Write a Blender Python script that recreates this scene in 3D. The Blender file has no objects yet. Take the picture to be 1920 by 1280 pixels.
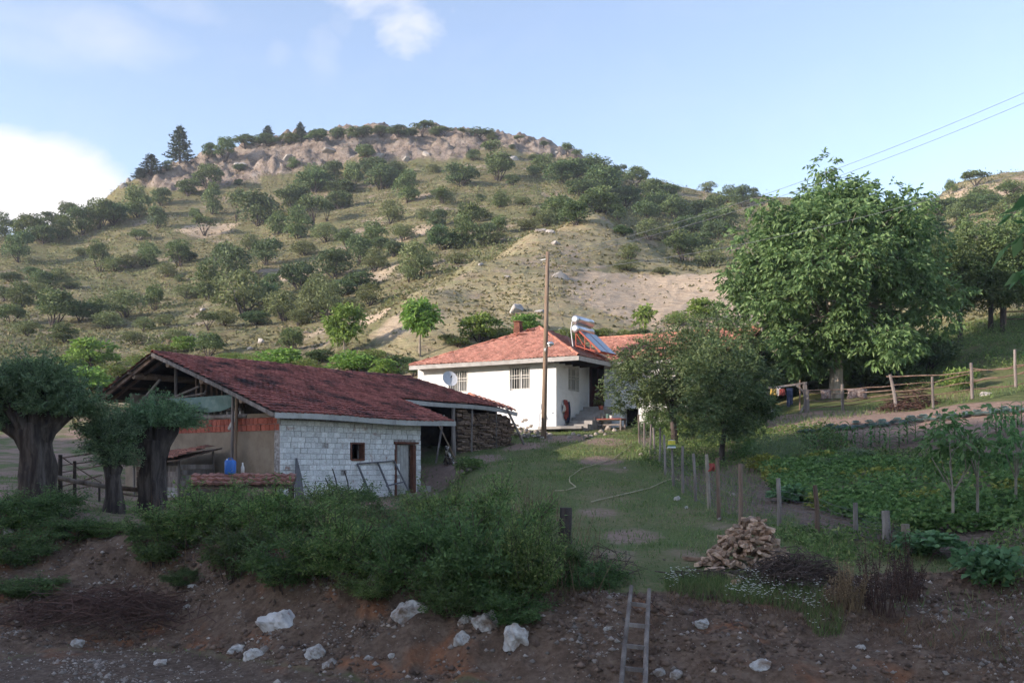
import bpy, math, random
import numpy as np
from mathutils import Vector, Matrix

SC = bpy.context.scene
COL = SC.collection
RS = np.random.default_rng(11)
random.seed(5)
F = 1867.0            # focal length in photo pixels, lens 35 mm on 36 mm
HOR = 870.0           # eye level in the photograph

# ------------------------------------------------------------------ camera
cam = bpy.data.cameras.new('camera')
cam.lens = 35.0
cam.sensor_width = 36.0
cam.shift_y = (HOR - 640.0) / 1920.0
cam.clip_start = 0.1
cam.clip_end = 3000
cam_o = bpy.data.objects.new('camera', cam)
cam_o.location = (0, 0, 0)
cam_o.rotation_euler = (math.radians(90), 0, 0)
COL.objects.link(cam_o)
SC.camera = cam_o

# ------------------------------------------------------------------ sky, sun, exposure
SUN_AZ = math.radians(-112.0)      # clockwise from +Y, seen from above
SUN_EL = math.radians(17.0)
TO_SUN = Vector((math.sin(SUN_AZ) * math.cos(SUN_EL), math.cos(SUN_AZ) * math.cos(SUN_EL), math.sin(SUN_EL)))
SKY_STRENGTH = 0.15
world = bpy.data.worlds.new('World')
SC.world = world
world.use_nodes = True
wn = world.node_tree.nodes
wl = world.node_tree.links
wn.clear()


def wnode(t, **kw):
    n = wn.new(t)
    for k, v in kw.items():
        setattr(n, k, v)
    return n


sky = wnode('ShaderNodeTexSky', sky_type='NISHITA')
sky.sun_disc = False
sky.sun_elevation = SUN_EL
sky.sun_rotation = SUN_AZ % (2 * math.pi)
sky.altitude = 900
sky.air_density = 1.0
sky.dust_density = 1.5
sky.ozone_density = 1.6
wout = wnode('ShaderNodeOutputWorld')
wbg = wnode('ShaderNodeBackground')
wbg.inputs['Strength'].default_value = SKY_STRENGTH
tc = wnode('ShaderNodeTexCoord')


def wmath(op, a, b=None, clamp=False):
    n = wnode('ShaderNodeMath', operation=op, use_clamp=clamp)
    for i, v in enumerate((a, b)):
        if v is None:
            continue
        if isinstance(v, (int, float)):
            n.inputs[i].default_value = v
        else:
            wl.new(v, n.inputs[i])
    return n.outputs[0]


def cloud_dir(px, py):
    return Vector(((px - 960) / F, 1.0, (HOR - py) / F)).normalized()


noise = wnode('ShaderNodeTexNoise')
noise.inputs['Scale'].default_value = 9.0
noise.inputs['Detail'].default_value = 8.0
noise.inputs['Roughness'].default_value = 0.58
noise.inputs['Distortion'].default_value = 0.35
wmap = wnode('ShaderNodeMapping')
wmap.inputs['Scale'].default_value = (1.0, 1.0, 1.7)
wl.new(tc.outputs['Generated'], wmap.inputs['Vector'])
wl.new(wmap.outputs['Vector'], noise.inputs['Vector'])
nf = noise.outputs['Fac']
total = None
# banks of cloud: centre direction, angular half sizes (horizontal, vertical), density
for (px, py, rx, ry, dens) in [(0, 345, 0.115, 0.046, 1.2), (130, 372, 0.068, 0.026, 0.9), (185, 55, 0.085, 0.026, 0.45),
                               (60, 88, 0.05, 0.02, 0.36), (715, 8, 0.066, 0.034, 1.0), (612, 80, 0.020, 0.038, 0.42), (640, 45, 0.022, 0.02, 0.4),
                               (522, 98, 0.012, 0.013, 0.32), (330, 12, 0.04, 0.016, 0.42)]:
    c = cloud_dir(px, py)
    sub = wnode('ShaderNodeVectorMath', operation='SUBTRACT')
    wl.new(tc.outputs['Generated'], sub.inputs[0])
    sub.inputs[1].default_value = c
    scl = wnode('ShaderNodeVectorMath', operation='MULTIPLY')
    wl.new(sub.outputs[0], scl.inputs[0])
    scl.inputs[1].default_value = (1 / rx, 1 / rx, 1 / ry)
    ln = wnode('ShaderNodeVectorMath', operation='LENGTH')
    wl.new(scl.outputs[0], ln.inputs[0])
    fall = wmath('SUBTRACT', 1.35 if rx < 0.1 else 1.2, ln.outputs['Value'], True)
    shaped = wmath('ADD', wmath('MULTIPLY', fall, 0.9 if rx < 0.1 else 1.6), wmath('MULTIPLY', wmath('SUBTRACT', nf, 0.62), 2.5 if rx < 0.1 else 1.5))
    m = wmath('MULTIPLY', wmath('MULTIPLY', shaped, dens * 1.3, True), min(1.0, dens * 1.15))
    inside = wmath('GREATER_THAN', fall, 0.001)
    m = wmath('MULTIPLY', m, inside, True)
    total = m if total is None else wmath('MAXIMUM', total, m)
# thin high cloud over the whole sky
veil = wmath('MULTIPLY', wmath('SUBTRACT', nf, 0.5), 0.18, True)
total = wmath('MAXIMUM', total, veil)
wmix = wnode('ShaderNodeMixRGB')
wl.new(total, wmix.inputs['Fac'])
hsv = wnode('ShaderNodeHueSaturation')
hsv.inputs['Saturation'].default_value = 0.84
hsv.inputs['Hue'].default_value = 0.506
hsv.inputs['Value'].default_value = 1.0
wl.new(sky.outputs['Color'], hsv.inputs['Color'])
wl.new(hsv.outputs['Color'], wmix.inputs['Color1'])
wmix.inputs['Color2'].default_value = (3.4, 3.27, 3.31, 1)
wl.new(wmix.outputs['Color'], wbg.inputs['Color'])
wl.new(wbg.outputs['Background'], wout.inputs['Surface'])

sun = bpy.data.lights.new('sun', 'SUN')
sun.energy = 3.2
sun.angle = math.radians(0.5)
sun.color = (1.0, 0.87, 0.74)
sun_o = bpy.data.objects.new('sun', sun)
sun_o.rotation_euler = (-TO_SUN).to_track_quat('-Z', 'Y').to_euler()
sun_o.location = TO_SUN * 200
COL.objects.link(sun_o)

SC.view_settings.view_transform = 'Standard'
SC.view_settings.look = 'None'
SC.view_settings.gamma = 1.0
SC.view_settings.use_curve_mapping = False
SC.view_settings.exposure = 1.26
SC.cycles.max_bounces = 5
SC.cycles.diffuse_bounces = 2
SC.cycles.glossy_bounces = 2
SC.cycles.transmission_bounces = 3
SC.cycles.transparent_max_bounces = 8
SC.cycles.use_adaptive_sampling = True
SC.cycles.adaptive_threshold = 0.03

# ------------------------------------------------------------------ helpers: noise


_TABLES = {}


def _hash(ix, iy, seed):
    t = _TABLES.get(seed)
    if t is None:
        t = np.random.default_rng(9000 + seed).random((256, 256))
        _TABLES[seed] = t
    return t[ix & 255, iy & 255]


def vnoise(x, y, seed=0):
    x = np.asarray(x, float)
    y = np.asarray(y, float)
    ix = np.floor(x).astype(np.int64)
    iy = np.floor(y).astype(np.int64)
    fx = x - ix
    fy = y - iy
    fx = fx * fx * fx * (fx * (fx * 6 - 15) + 10)
    fy = fy * fy * fy * (fy * (fy * 6 - 15) + 10)
    a = _hash(ix, iy, seed)
    b = _hash(ix + 1, iy, seed)
    c = _hash(ix, iy + 1, seed)
    d = _hash(ix + 1, iy + 1, seed)
    return (a + (b - a) * fx) * (1 - fy) + (c + (d - c) * fx) * fy


def fbm(x, y, seed=0, oct=4, gain=0.5):
    s = 0.0
    amp = 1.0
    tot = 0.0
    for o in range(oct):
        s = s + amp * (vnoise(x * 2 ** o + o * 17.3, y * 2 ** o - o * 9.1, seed + o) * 2 - 1)
        tot += amp
        amp *= gain
    return s / tot


def sstep(a, b, x):
    t = np.clip((np.asarray(x, float) - a) / (b - a), 0, 1)
    return t * t * (3 - 2 * t)


# ------------------------------------------------------------------ helpers: materials


def nmat(name):
    m = bpy.data.materials.new(name)
    m.use_nodes = True
    nt = m.node_tree
    nt.nodes.clear()
    return m, nt


class NT:
    """small node helper"""

    def __init__(s, nt):
        s.nt = nt

    def n(s, t, ins=None, **kw):
        nd = s.nt.nodes.new(t)
        for k, v in kw.items():
            setattr(nd, k, v)
        for k, v in (ins or {}).items():
            s.put(nd.inputs[k], v)
        return nd

    def put(s, sock, v):
        if hasattr(v, 'is_output'):
            s.nt.links.new(v, sock)
        else:
            if isinstance(v, (tuple, list)) and len(v) == 3 and sock.type == 'RGBA':
                v = (*v, 1)
            sock.default_value = v

    def math(s, op, a, b=0.0, clamp=False):
        return s.n('ShaderNodeMath', {0: a, 1: b}, operation=op, use_clamp=clamp).outputs[0]

    def mix(s, f, a, b, blend='MIX'):
        return s.n('ShaderNodeMixRGB', {'Fac': f, 'Color1': a, 'Color2': b}, blend_type=blend).outputs[0]

    def ramp(s, f, stops):
        nd = s.n('ShaderNodeValToRGB', {'Fac': f})
        el = nd.color_ramp.elements
        while len(el) < len(stops):
            el.new(0.5)
        for e, (p, c) in zip(el, stops):
            e.position = p
            e.color = (*c, 1) if len(c) == 3 else c
        return nd.outputs['Color']

    def noise(s, vec, scale, detail=5.0, rough=0.6, dist=0.0):
        return s.n('ShaderNodeTexNoise', {'Vector': vec, 'Scale': scale, 'Detail': detail, 'Roughness': rough, 'Distortion': dist}).outputs['Fac']

    def sharp(s, v, lo, hi):
        return s.n('ShaderNodeMapRange', {'Value': v, 'From Min': lo, 'From Max': hi}, clamp=True).outputs['Result']


def surf(name, stops, scale=3.0, rough=0.9, bump=0.25, bscale=None, stretch=(1, 1, 1), rnd=0.25, spec=0.25, coord='Object', stain=None, metal=0.0):
    """noise-coloured surface; every island and object a shade of its own; optional stain (colour, scale, low, high)"""
    m, nt = nmat(name)
    k = NT(nt)
    t = k.n('ShaderNodeTexCoord')
    geo = k.n('ShaderNodeNewGeometry')
    oi = k.n('ShaderNodeObjectInfo')
    src = t.outputs['Object'] if coord == 'Object' else geo.outputs['Position']
    off = k.n('ShaderNodeVectorMath', {0: src}, operation='ADD')
    rv = k.math('MULTIPLY', k.math('ADD', oi.outputs['Random'], geo.outputs['Random Per Island']), 37.0)
    cmb = k.n('ShaderNodeCombineXYZ', {0: rv, 1: rv, 2: rv})
    if coord == 'Object':
        nt.links.new(cmb.outputs[0], off.inputs[1])
    mp = k.n('ShaderNodeMapping', {'Vector': off.outputs[0], 'Scale': stretch})
    v = mp.outputs['Vector']
    f = k.noise(v, scale, 6, 0.62)
    f = k.sharp(f, 0.28, 0.72)
    col = k.ramp(f, stops)
    if stain:
        sc, ssc, lo, hi = stain
        sf = k.sharp(k.noise(geo.outputs['Position'], ssc, 6, 0.65, 0.3), lo, hi)
        col = k.mix(sf, col, sc)
    r = k.n('ShaderNodeMath', {0: k.math('ADD', oi.outputs['Random'], geo.outputs['Random Per Island'])}, operation='FRACT').outputs[0]
    val = k.math('ADD', k.math('MULTIPLY', r, rnd * 2), 1.0 - rnd)
    hs = k.n('ShaderNodeHueSaturation', {'Color': col, 'Value': val})
    p = k.n('ShaderNodeBsdfPrincipled', {'Base Color': hs.outputs[0], 'Roughness': rough, 'Metallic': metal})
    p.inputs['Specular IOR Level'].default_value = spec
    if bump:
        bf = k.noise(v, bscale or scale * 4, 5, 0.65)
        b = k.n('ShaderNodeBump', {'Height': bf, 'Strength': bump, 'Distance': 0.03})
        nt.links.new(b.outputs[0], p.inputs['Normal'])
    o = k.n('ShaderNodeOutputMaterial')
    nt.links.new(p.outputs[0], o.inputs['Surface'])
    return m


def leafmat(name, dark, light, trans=0.3, third=None, rough=0.6, patch=0.35):
    m, nt = nmat(name)
    k = NT(nt)
    geo = k.n('ShaderNodeNewGeometry')
    oi = k.n('ShaderNodeObjectInfo')
    stops = [(0.0, dark), (1.0, light)] if third is None else [(0.0, dark), (0.85, light), (1.0, third)]
    col = k.ramp(geo.outputs['Random Per Island'], stops)
    pn = k.sharp(k.noise(geo.outputs['Position'], 0.9, 3, 0.6), 0.3, 0.7)
    val = k.math('ADD', k.math('MULTIPLY', pn, patch), k.math('ADD', k.math('MULTIPLY', oi.outputs['Random'], 0.3), 0.85 - patch * 0.5))
    hue = k.math('ADD', k.math('MULTIPLY', oi.outputs['Random'], 0.03), 0.485)
    hs = k.n('ShaderNodeHueSaturation', {'Color': col, 'Value': val, 'Hue': hue})
    p = k.n('ShaderNodeBsdfPrincipled', {'Base Color': hs.outputs[0], 'Roughness': rough})
    p.inputs['Specular IOR Level'].default_value = 0.3
    tr = k.n('ShaderNodeBsdfTranslucent', {'Color': hs.outputs[0]})
    mx = k.n('ShaderNodeMixShader', {0: trans})
    nt.links.new(p.outputs[0], mx.inputs[1])
    nt.links.new(tr.outputs[0], mx.inputs[2])
    o = k.n('ShaderNodeOutputMaterial')
    nt.links.new(mx.outputs[0], o.inputs['Surface'])
    return m


M = {}
M['plaster'] = surf('white_plaster', [(0, (0.66, 0.63, 0.61)), (0.4, (0.78, 0.77, 0.76)), (1, (0.85, 0.84, 0.83))], 1.3, 0.95, 0.8, 5, rnd=0.0, stain=((0.60, 0.55, 0.50), 0.8, 0.58, 0.8))
M['whiteblock'] = surf('whitewashed_block', [(0, (0.48, 0.40, 0.38)), (0.25, (0.66, 0.62, 0.61)), (0.6, (0.80, 0.79, 0.78)), (1, (0.86, 0.85, 0.84))], 3.5, 0.95, 0.6, 18, rnd=0.15,
                       stain=((0.40, 0.24, 0.19), 1.9, 0.60, 0.70))
M['mortar'] = surf('whitewashed_mortar', [(0, (0.09, 0.075, 0.068)), (0.45, (0.30, 0.27, 0.255)), (1, (0.56, 0.54, 0.53))], 9, 0.98, 0.5, rnd=0.0)
M['mud'] = surf('mud_plaster', [(0, (0.20, 0.155, 0.11)), (0.5, (0.27, 0.21, 0.155)), (1, (0.33, 0.27, 0.20))], 2.2, 0.98, 0.5, 14, rnd=0.0)
M['brick'] = surf('hollow_red_brick', [(0, (0.24, 0.06, 0.045)), (0.6, (0.40, 0.115, 0.075)), (1, (0.46, 0.17, 0.11))], 5, 0.9, 0.4, 30, rnd=0.25)
M['mudbrick'] = surf('mud_brick', [(0, (0.22, 0.13, 0.10)), (1, (0.38, 0.25, 0.19))], 5, 0.95, 0.4, 30, rnd=0.22)
M['tile'] = surf('red_roof_tile', [(0, (0.15, 0.048, 0.040)), (0.5, (0.25, 0.083, 0.068)), (1, (0.35, 0.145, 0.118))], 7, 0.85, 0.3, 30, rnd=0.38,
                 stain=((0.05, 0.03, 0.03), 0.95, 0.50, 0.66))
M['tile_house'] = surf('orange_roof_tile', [(0, (0.235, 0.105, 0.082)), (0.5, (0.335, 0.155, 0.12)), (1, (0.43, 0.24, 0.19))], 7, 0.85, 0.3, 30, rnd=0.28,
                       stain=((0.22, 0.10, 0.075), 1.3, 0.58, 0.75))
M['ridge_tile'] = surf('pale_ridge_tile', [(0, (0.34, 0.12, 0.08)), (0.6, (0.50, 0.21, 0.14)), (1, (0.58, 0.32, 0.23))], 8, 0.85, 0.4, 25, rnd=0.25)
M['wood_grey'] = surf('weathered_grey_wood', [(0, (0.09, 0.072, 0.062)), (0.5, (0.19, 0.16, 0.145)), (1, (0.32, 0.285, 0.26))], 5, 0.9, 0.6, 20, stretch=(1, 1, 0.18), rnd=0.25)
M['wood_pale'] = surf('pale_fascia_wood', [(0, (0.30, 0.28, 0.26)), (0.5, (0.42, 0.40, 0.38)), (1, (0.50, 0.48, 0.46))], 3, 0.9, 0.4, 20, rnd=0.12)
M['wood_brown'] = surf('brown_wood', [(0, (0.07, 0.045, 0.035)), (0.5, (0.15, 0.10, 0.075)), (1, (0.25, 0.18, 0.14))], 5, 0.9, 0.6, 20, stretch=(1, 1, 0.2), rnd=0.3)
M['wood_dark'] = surf('dark_rafter_wood', [(0, (0.022, 0.017, 0.015)), (1, (0.07, 0.052, 0.043))], 5, 0.95, 0.4, 20, rnd=0.3)
M['pole_wood'] = surf('pole_wood', [(0, (0.15, 0.095, 0.065)), (0.5, (0.26, 0.18, 0.125)), (1, (0.35, 0.26, 0.19))], 6, 0.85, 0.5, 22, stretch=(1, 1, 0.08), rnd=0.1)
M['split_wood'] = surf('fresh_split_wood', [(0, (0.16, 0.09, 0.06)), (0.45, (0.37, 0.24, 0.165)), (1, (0.60, 0.46, 0.35))], 8, 0.9, 0.5, 30, rnd=0.45)
M['old_log'] = surf('old_stacked_log', [(0, (0.09, 0.058, 0.045)), (0.5, (0.17, 0.115, 0.085)), (1, (0.36, 0.25, 0.18))], 6, 0.95, 0.5, 30, rnd=0.5)
M['bark'] = surf('bark', [(0, (0.022, 0.017, 0.016)), (0.5, (0.058, 0.045, 0.042)), (1, (0.12, 0.098, 0.09))], 6, 0.95, 1.0, 14, stretch=(1, 1, 0.3), rnd=0.1)
M['willow_bark'] = surf('willow_bark', [(0, (0.012, 0.009, 0.009)), (0.45, (0.05, 0.038, 0.034)), (1, (0.14, 0.115, 0.10))], 5, 0.95, 1.0, 9, stretch=(1.6, 1.6, 0.22), rnd=0.0)
M['bark_pale'] = surf('pale_bark', [(0, (0.16, 0.13, 0.10)), (0.5, (0.28, 0.235, 0.19)), (1, (0.40, 0.35, 0.29))], 5, 0.95, 0.6, 18, stretch=(1, 1, 0.4), rnd=0.1)
M['twig'] = surf('dead_twig', [(0, (0.05, 0.036, 0.03)), (1, (0.14, 0.10, 0.085))], 5, 0.95, 0.0, rnd=0.4)
M['twig_red'] = surf('reddish_dead_stem', [(0, (0.06, 0.032, 0.028)), (1, (0.13, 0.075, 0.06))], 5, 0.95, 0.0, rnd=0.4)
M['stone'] = surf('limestone', [(0, (0.27, 0.225, 0.195)), (0.4, (0.50, 0.46, 0.425)), (1, (0.70, 0.67, 0.64))], 4.5, 0.95, 1.0, 9, rnd=0.15,
                  stain=((0.25, 0.17, 0.12), 3.2, 0.50, 0.66))
M['rubble'] = surf('field_stone', [(0, (0.17, 0.14, 0.12)), (0.5, (0.30, 0.255, 0.22)), (1, (0.44, 0.39, 0.345))], 5, 0.95, 0.8, 14, rnd=0.3)
M['hillrock'] = surf('grey_hill_rock', [(0, (0.22, 0.19, 0.17)), (0.5, (0.36, 0.325, 0.30)), (1, (0.48, 0.445, 0.42))], 0.9, 0.95, 1.0, 4, rnd=0.15)
M['pebble'] = surf('pebble', [(0, (0.13, 0.10, 0.085)), (1, (0.42, 0.365, 0.32))], 0.3, 0.95, 0.0, rnd=0.55)
M['concrete'] = surf('grey_concrete', [(0, (0.23, 0.21, 0.195)), (1, (0.40, 0.375, 0.35))], 3, 0.95, 0.5, 18, rnd=0.12)
M['white_paint'] = surf('white_paint', [(0, (0.66, 0.65, 0.64)), (1, (0.80, 0.80, 0.80))], 5, 0.6, 0.0, rnd=0.05)
M['bar_paint'] = surf('cream_bar_paint', [(0, (0.52, 0.48, 0.43)), (1, (0.68, 0.65, 0.60))], 9, 0.6, 0.0, rnd=0.05)
M['curtain'] = surf('white_net_curtain', [(0, (0.48, 0.45, 0.42)), (1, (0.70, 0.68, 0.66))], 2, 0.95, 0.0, stretch=(6, 6, 0.3), rnd=0.1)
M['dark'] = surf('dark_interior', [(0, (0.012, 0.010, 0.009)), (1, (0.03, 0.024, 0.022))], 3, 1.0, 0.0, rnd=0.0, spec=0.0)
M['door_red'] = surf('oxblood_door_paint', [(0, (0.035, 0.008, 0.009)), (1, (0.06, 0.013, 0.013))], 4, 0.55, 0.1, rnd=0.05)
M['red_cloth'] = surf('red_cloth', [(0, (0.25, 0.05, 0.042)), (1, (0.40, 0.10, 0.08))], 6, 0.95, 0.3, 14, rnd=0.1)
M['blue_cloth'] = surf('navy_cloth', [(0, (0.018, 0.025, 0.055)), (1, (0.045, 0.06, 0.11))], 6, 0.95, 0.3, 14, rnd=0.1)
M['pale_cloth'] = surf('pale_cloth', [(0, (0.48, 0.44, 0.40)), (1, (0.68, 0.64, 0.60))], 6, 0.95, 0.3, 14, rnd=0.1)
M['yellow_cloth'] = surf('yellow_cloth', [(0, (0.34, 0.22, 0.05)), (1, (0.50, 0.34, 0.10))], 6, 0.95, 0.3, 14, rnd=0.1)
M['brown_cloth'] = surf('patterned_rug', [(0, (0.10, 0.06, 0.05)), (0.5, (0.22, 0.16, 0.14)), (1, (0.40, 0.34, 0.31))], 14, 0.95, 0.3, 14, rnd=0.1)
M['tarp'] = surf('grey_green_tarp', [(0, (0.075, 0.135, 0.12)), (0.6, (0.12, 0.19, 0.165)), (1, (0.20, 0.26, 0.235))], 2.2, 0.6, 0.5, 5, rnd=0.0)
M['blue_plastic'] = surf('blue_plastic', [(0, (0.02, 0.11, 0.42)), (1, (0.035, 0.17, 0.55))], 4, 0.45, 0.0, rnd=0.0, spec=0.5)
M['white_plastic'] = surf('white_plastic', [(0, (0.70, 0.70, 0.70)), (1, (0.80, 0.80, 0.80))], 4, 0.45, 0.0, rnd=0.0, spec=0.5)
M['yellow_label'] = surf('yellow_label', [(0, (0.50, 0.42, 0.03)), (1, (0.72, 0.62, 0.10))], 16, 0.5, 0.0, rnd=0.0)
M['green_label'] = surf('green_label', [(0, (0.05, 0.16, 0.08)), (1, (0.12, 0.26, 0.14))], 14, 0.5, 0.0, rnd=0.0)
M['dish'] = surf('dish_grey', [(0, (0.46, 0.47, 0.49)), (1, (0.56, 0.57, 0.59))], 3, 0.5, 0.0, rnd=0.0)
M['metal'] = surf('galvanised_metal', [(0, (0.50, 0.50, 0.51)), (1, (0.70, 0.70, 0.71))], 4, 0.3, 0.0, rnd=0.0, metal=0.9)
M['steel_dark'] = surf('dark_steel', [(0, (0.05, 0.047, 0.05)), (1, (0.11, 0.10, 0.105))], 8, 0.6, 0.1, rnd=0.1, metal=0.4)
M['frame_red'] = surf('red_oxide_paint', [(0, (0.33, 0.06, 0.03)), (1, (0.48, 0.11, 0.06))], 8, 0.6, 0.0, rnd=0.05)
M['rust'] = surf('rusty_brown_paint', [(0, (0.09, 0.035, 0.025)), (1, (0.20, 0.085, 0.055))], 6, 0.9, 0.3, rnd=0.1)
M['grey_metal'] = surf('grey_painted_frame', [(0, (0.10, 0.095, 0.105)), (1, (0.17, 0.16, 0.17))], 6, 0.8, 0.2, rnd=0.1)
M['wire'] = surf('wire', [(0, (0.09, 0.09, 0.095)), (1, (0.18, 0.18, 0.19))], 6, 0.6, 0.0, rnd=0.0, metal=0.3)
M['cable'] = surf('cable', [(0, (0.13, 0.14, 0.16)), (1, (0.18, 0.19, 0.21))], 6, 0.6, 0.0, rnd=0.0)
M['hose'] = surf('faded_hose', [(0, (0.34, 0.29, 0.18)), (1, (0.46, 0.40, 0.27))], 6, 0.7, 0.0, rnd=0.0)
M['soil_orange'] = surf('orange_clay', [(0, (0.17, 0.07, 0.035)), (1, (0.30, 0.14, 0.07))], 3, 1.0, 0.5, rnd=0.1)
M['fur_dark'] = surf('dark_fur', [(0, (0.03, 0.022, 0.018)), (1, (0.09, 0.065, 0.05))], 6, 0.95, 0.4, 40, rnd=0.0,
                     stain=((0.50, 0.47, 0.43), 4.5, 0.50, 0.56))


def solar_glass():
    m, nt = nmat('solar_collector_glass')
    k = NT(nt)
    p = k.n('ShaderNodeBsdfPrincipled', {'Base Color': (0.06, 0.10, 0.17), 'Roughness': 0.18})
    p.inputs['Specular IOR Level'].default_value = 0.9
    o = k.n('ShaderNodeOutputMaterial')
    nt.links.new(p.outputs[0], o.inputs['Surface'])
    return m


M['solar'] = solar_glass()


def window_glass():
    m, nt = nmat('window_pane_glass')
    k = NT(nt)
    p = k.n('ShaderNodeBsdfGlossy', {'Color': (0.8, 0.85, 0.9), 'Roughness': 0.06})
    t = k.n('ShaderNodeBsdfTransparent', {'Color': (0.82, 0.83, 0.83)})
    mx = k.n('ShaderNodeMixShader', {0: 0.12})
    nt.links.new(t.outputs[0], mx.inputs[1])
    nt.links.new(p.outputs[0], mx.inputs[2])
    o = k.n('ShaderNodeOutputMaterial')
    nt.links.new(mx.outputs[0], o.inputs['Surface'])
    return m


M['glass'] = window_glass()
M['leaf_walnut'] = leafmat('walnut_leaf', (0.085, 0.165, 0.06), (0.20, 0.315, 0.12), 0.36, (0.29, 0.40, 0.18))
M['leaf_oak'] = leafmat('oak_bush_leaf', (0.075, 0.115, 0.042), (0.18, 0.23, 0.09), 0.28, patch=0.45)
M['leaf_oak_b'] = leafmat('dark_oak_leaf', (0.06, 0.10, 0.042), (0.14, 0.195, 0.08), 0.26, patch=0.45)
M['leaf_olive'] = leafmat('olive_bush_leaf', (0.11, 0.135, 0.055), (0.22, 0.25, 0.105), 0.28, patch=0.45)
M['leaf_pine'] = leafmat('pine_needle', (0.018, 0.035, 0.022), (0.05, 0.075, 0.045), 0.1)
M['leaf_bright'] = leafmat('young_bright_leaf', (0.13, 0.22, 0.045), (0.26, 0.38, 0.085), 0.35)
M['leaf_bramble'] = leafmat('bramble_leaf', (0.12, 0.18, 0.045), (0.22, 0.29, 0.08), 0.3, (0.30, 0.20, 0.09))
M['leaf_fruit'] = leafmat('fruit_tree_leaf', (0.065, 0.11, 0.044), (0.165, 0.225, 0.092), 0.25, (0.22, 0.25, 0.12))
M['leaf_willow'] = leafmat('willow_leaf', (0.085, 0.15, 0.07), (0.20, 0.285, 0.14), 0.25)
M['leaf_bank'] = leafmat('bank_shrub_leaf', (0.08, 0.14, 0.042), (0.20, 0.29, 0.09), 0.4, (0.36, 0.40, 0.14))
M['leaf_bank_c'] = leafmat('light_bank_leaf', (0.09, 0.15, 0.045), (0.22, 0.30, 0.10), 0.4, (0.36, 0.38, 0.16))
M['leaf_bank_b'] = leafmat('dark_bank_leaf', (0.062, 0.11, 0.038), (0.16, 0.235, 0.08), 0.38)
M['leaf_dry'] = leafmat('dry_grass', (0.11, 0.065, 0.04), (0.30, 0.20, 0.12), 0.2)
M['leaf_dock'] = leafmat('dead_dock_seed', (0.035, 0.02, 0.018), (0.095, 0.055, 0.045), 0.1)
M['grass'] = leafmat('lawn_grass', (0.085, 0.135, 0.042), (0.19, 0.25, 0.085), 0.3, (0.29, 0.25, 0.13))
M['hillgrass'] = leafmat('hill_tuft', (0.12, 0.115, 0.05), (0.24, 0.215, 0.105), 0.2, (0.30, 0.24, 0.14))
M['potato'] = leafmat('potato_leaf', (0.08, 0.175, 0.05), (0.18, 0.33, 0.095), 0.38, (0.28, 0.40, 0.13))
M['bean_yellow'] = leafmat('yellowing_leaf', (0.18, 0.20, 0.04), (0.36, 0.36, 0.08), 0.3)
M['cabbage'] = leafmat('cabbage_leaf', (0.17, 0.26, 0.24), (0.36, 0.46, 0.44), 0.15)
M['corn'] = leafmat('maize_leaf', (0.075, 0.16, 0.05), (0.17, 0.29, 0.10), 0.35)
M['dill'] = leafmat('dill_frond', (0.13, 0.19, 0.10), (0.22, 0.30, 0.16), 0.3)
M['squash'] = leafmat('squash_leaf', (0.07, 0.15, 0.06), (0.16, 0.27, 0.12), 0.25)
M['petal'] = leafmat('chamomile_petal', (0.62, 0.60, 0.52), (0.78, 0.77, 0.72), 0.2)

# ------------------------------------------------------------------ helpers: objects


def tag(o, label=None, cat=None, group=None, kind=None):
    if label:
        o['label'] = label
    if cat:
        o['category'] = cat
    if group:
        o['group'] = group
    if kind:
        o['kind'] = kind
    return o


def obj(name, mesh, parent=None, loc=None, rz=None):
    o = bpy.data.objects.new(name, mesh)
    COL.objects.link(o)
    if parent is not None:
        o.parent = parent
    if loc is not None:
        o.location = loc
    if rz is not None:
        o.rotation_euler = (0, 0, rz)
    return o


def thing(name, label, cat, loc=(0, 0, 0), rz=0.0, group=None):
    o = obj(name, None, None, loc, rz)
    o.empty_display_size = 0.2
    return tag(o, label, cat, group)


def fast_mesh(name, V, faces, mat, smooth=False):
    """V (n,3); faces (m,3) or (m,4) int array"""
    V = np.ascontiguousarray(V, np.float32)
    faces = np.ascontiguousarray(faces, np.int32)
    me = bpy.data.meshes.new(name)
    nf, w = faces.shape
    me.vertices.add(len(V))
    me.vertices.foreach_set('co', V.ravel())
    me.loops.add(nf * w)
    me.loops.foreach_set('vertex_index', faces.ravel())
    me.polygons.add(nf)
    me.polygons.foreach_set('loop_start', np.arange(0, nf * w, w, dtype=np.int32))
    me.polygons.foreach_set('loop_total', np.full(nf, w, np.int32))
    if smooth:
        me.polygons.foreach_set('use_smooth', np.ones(nf, bool))
    me.materials.append(mat)
    me.update()
    return me


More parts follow.
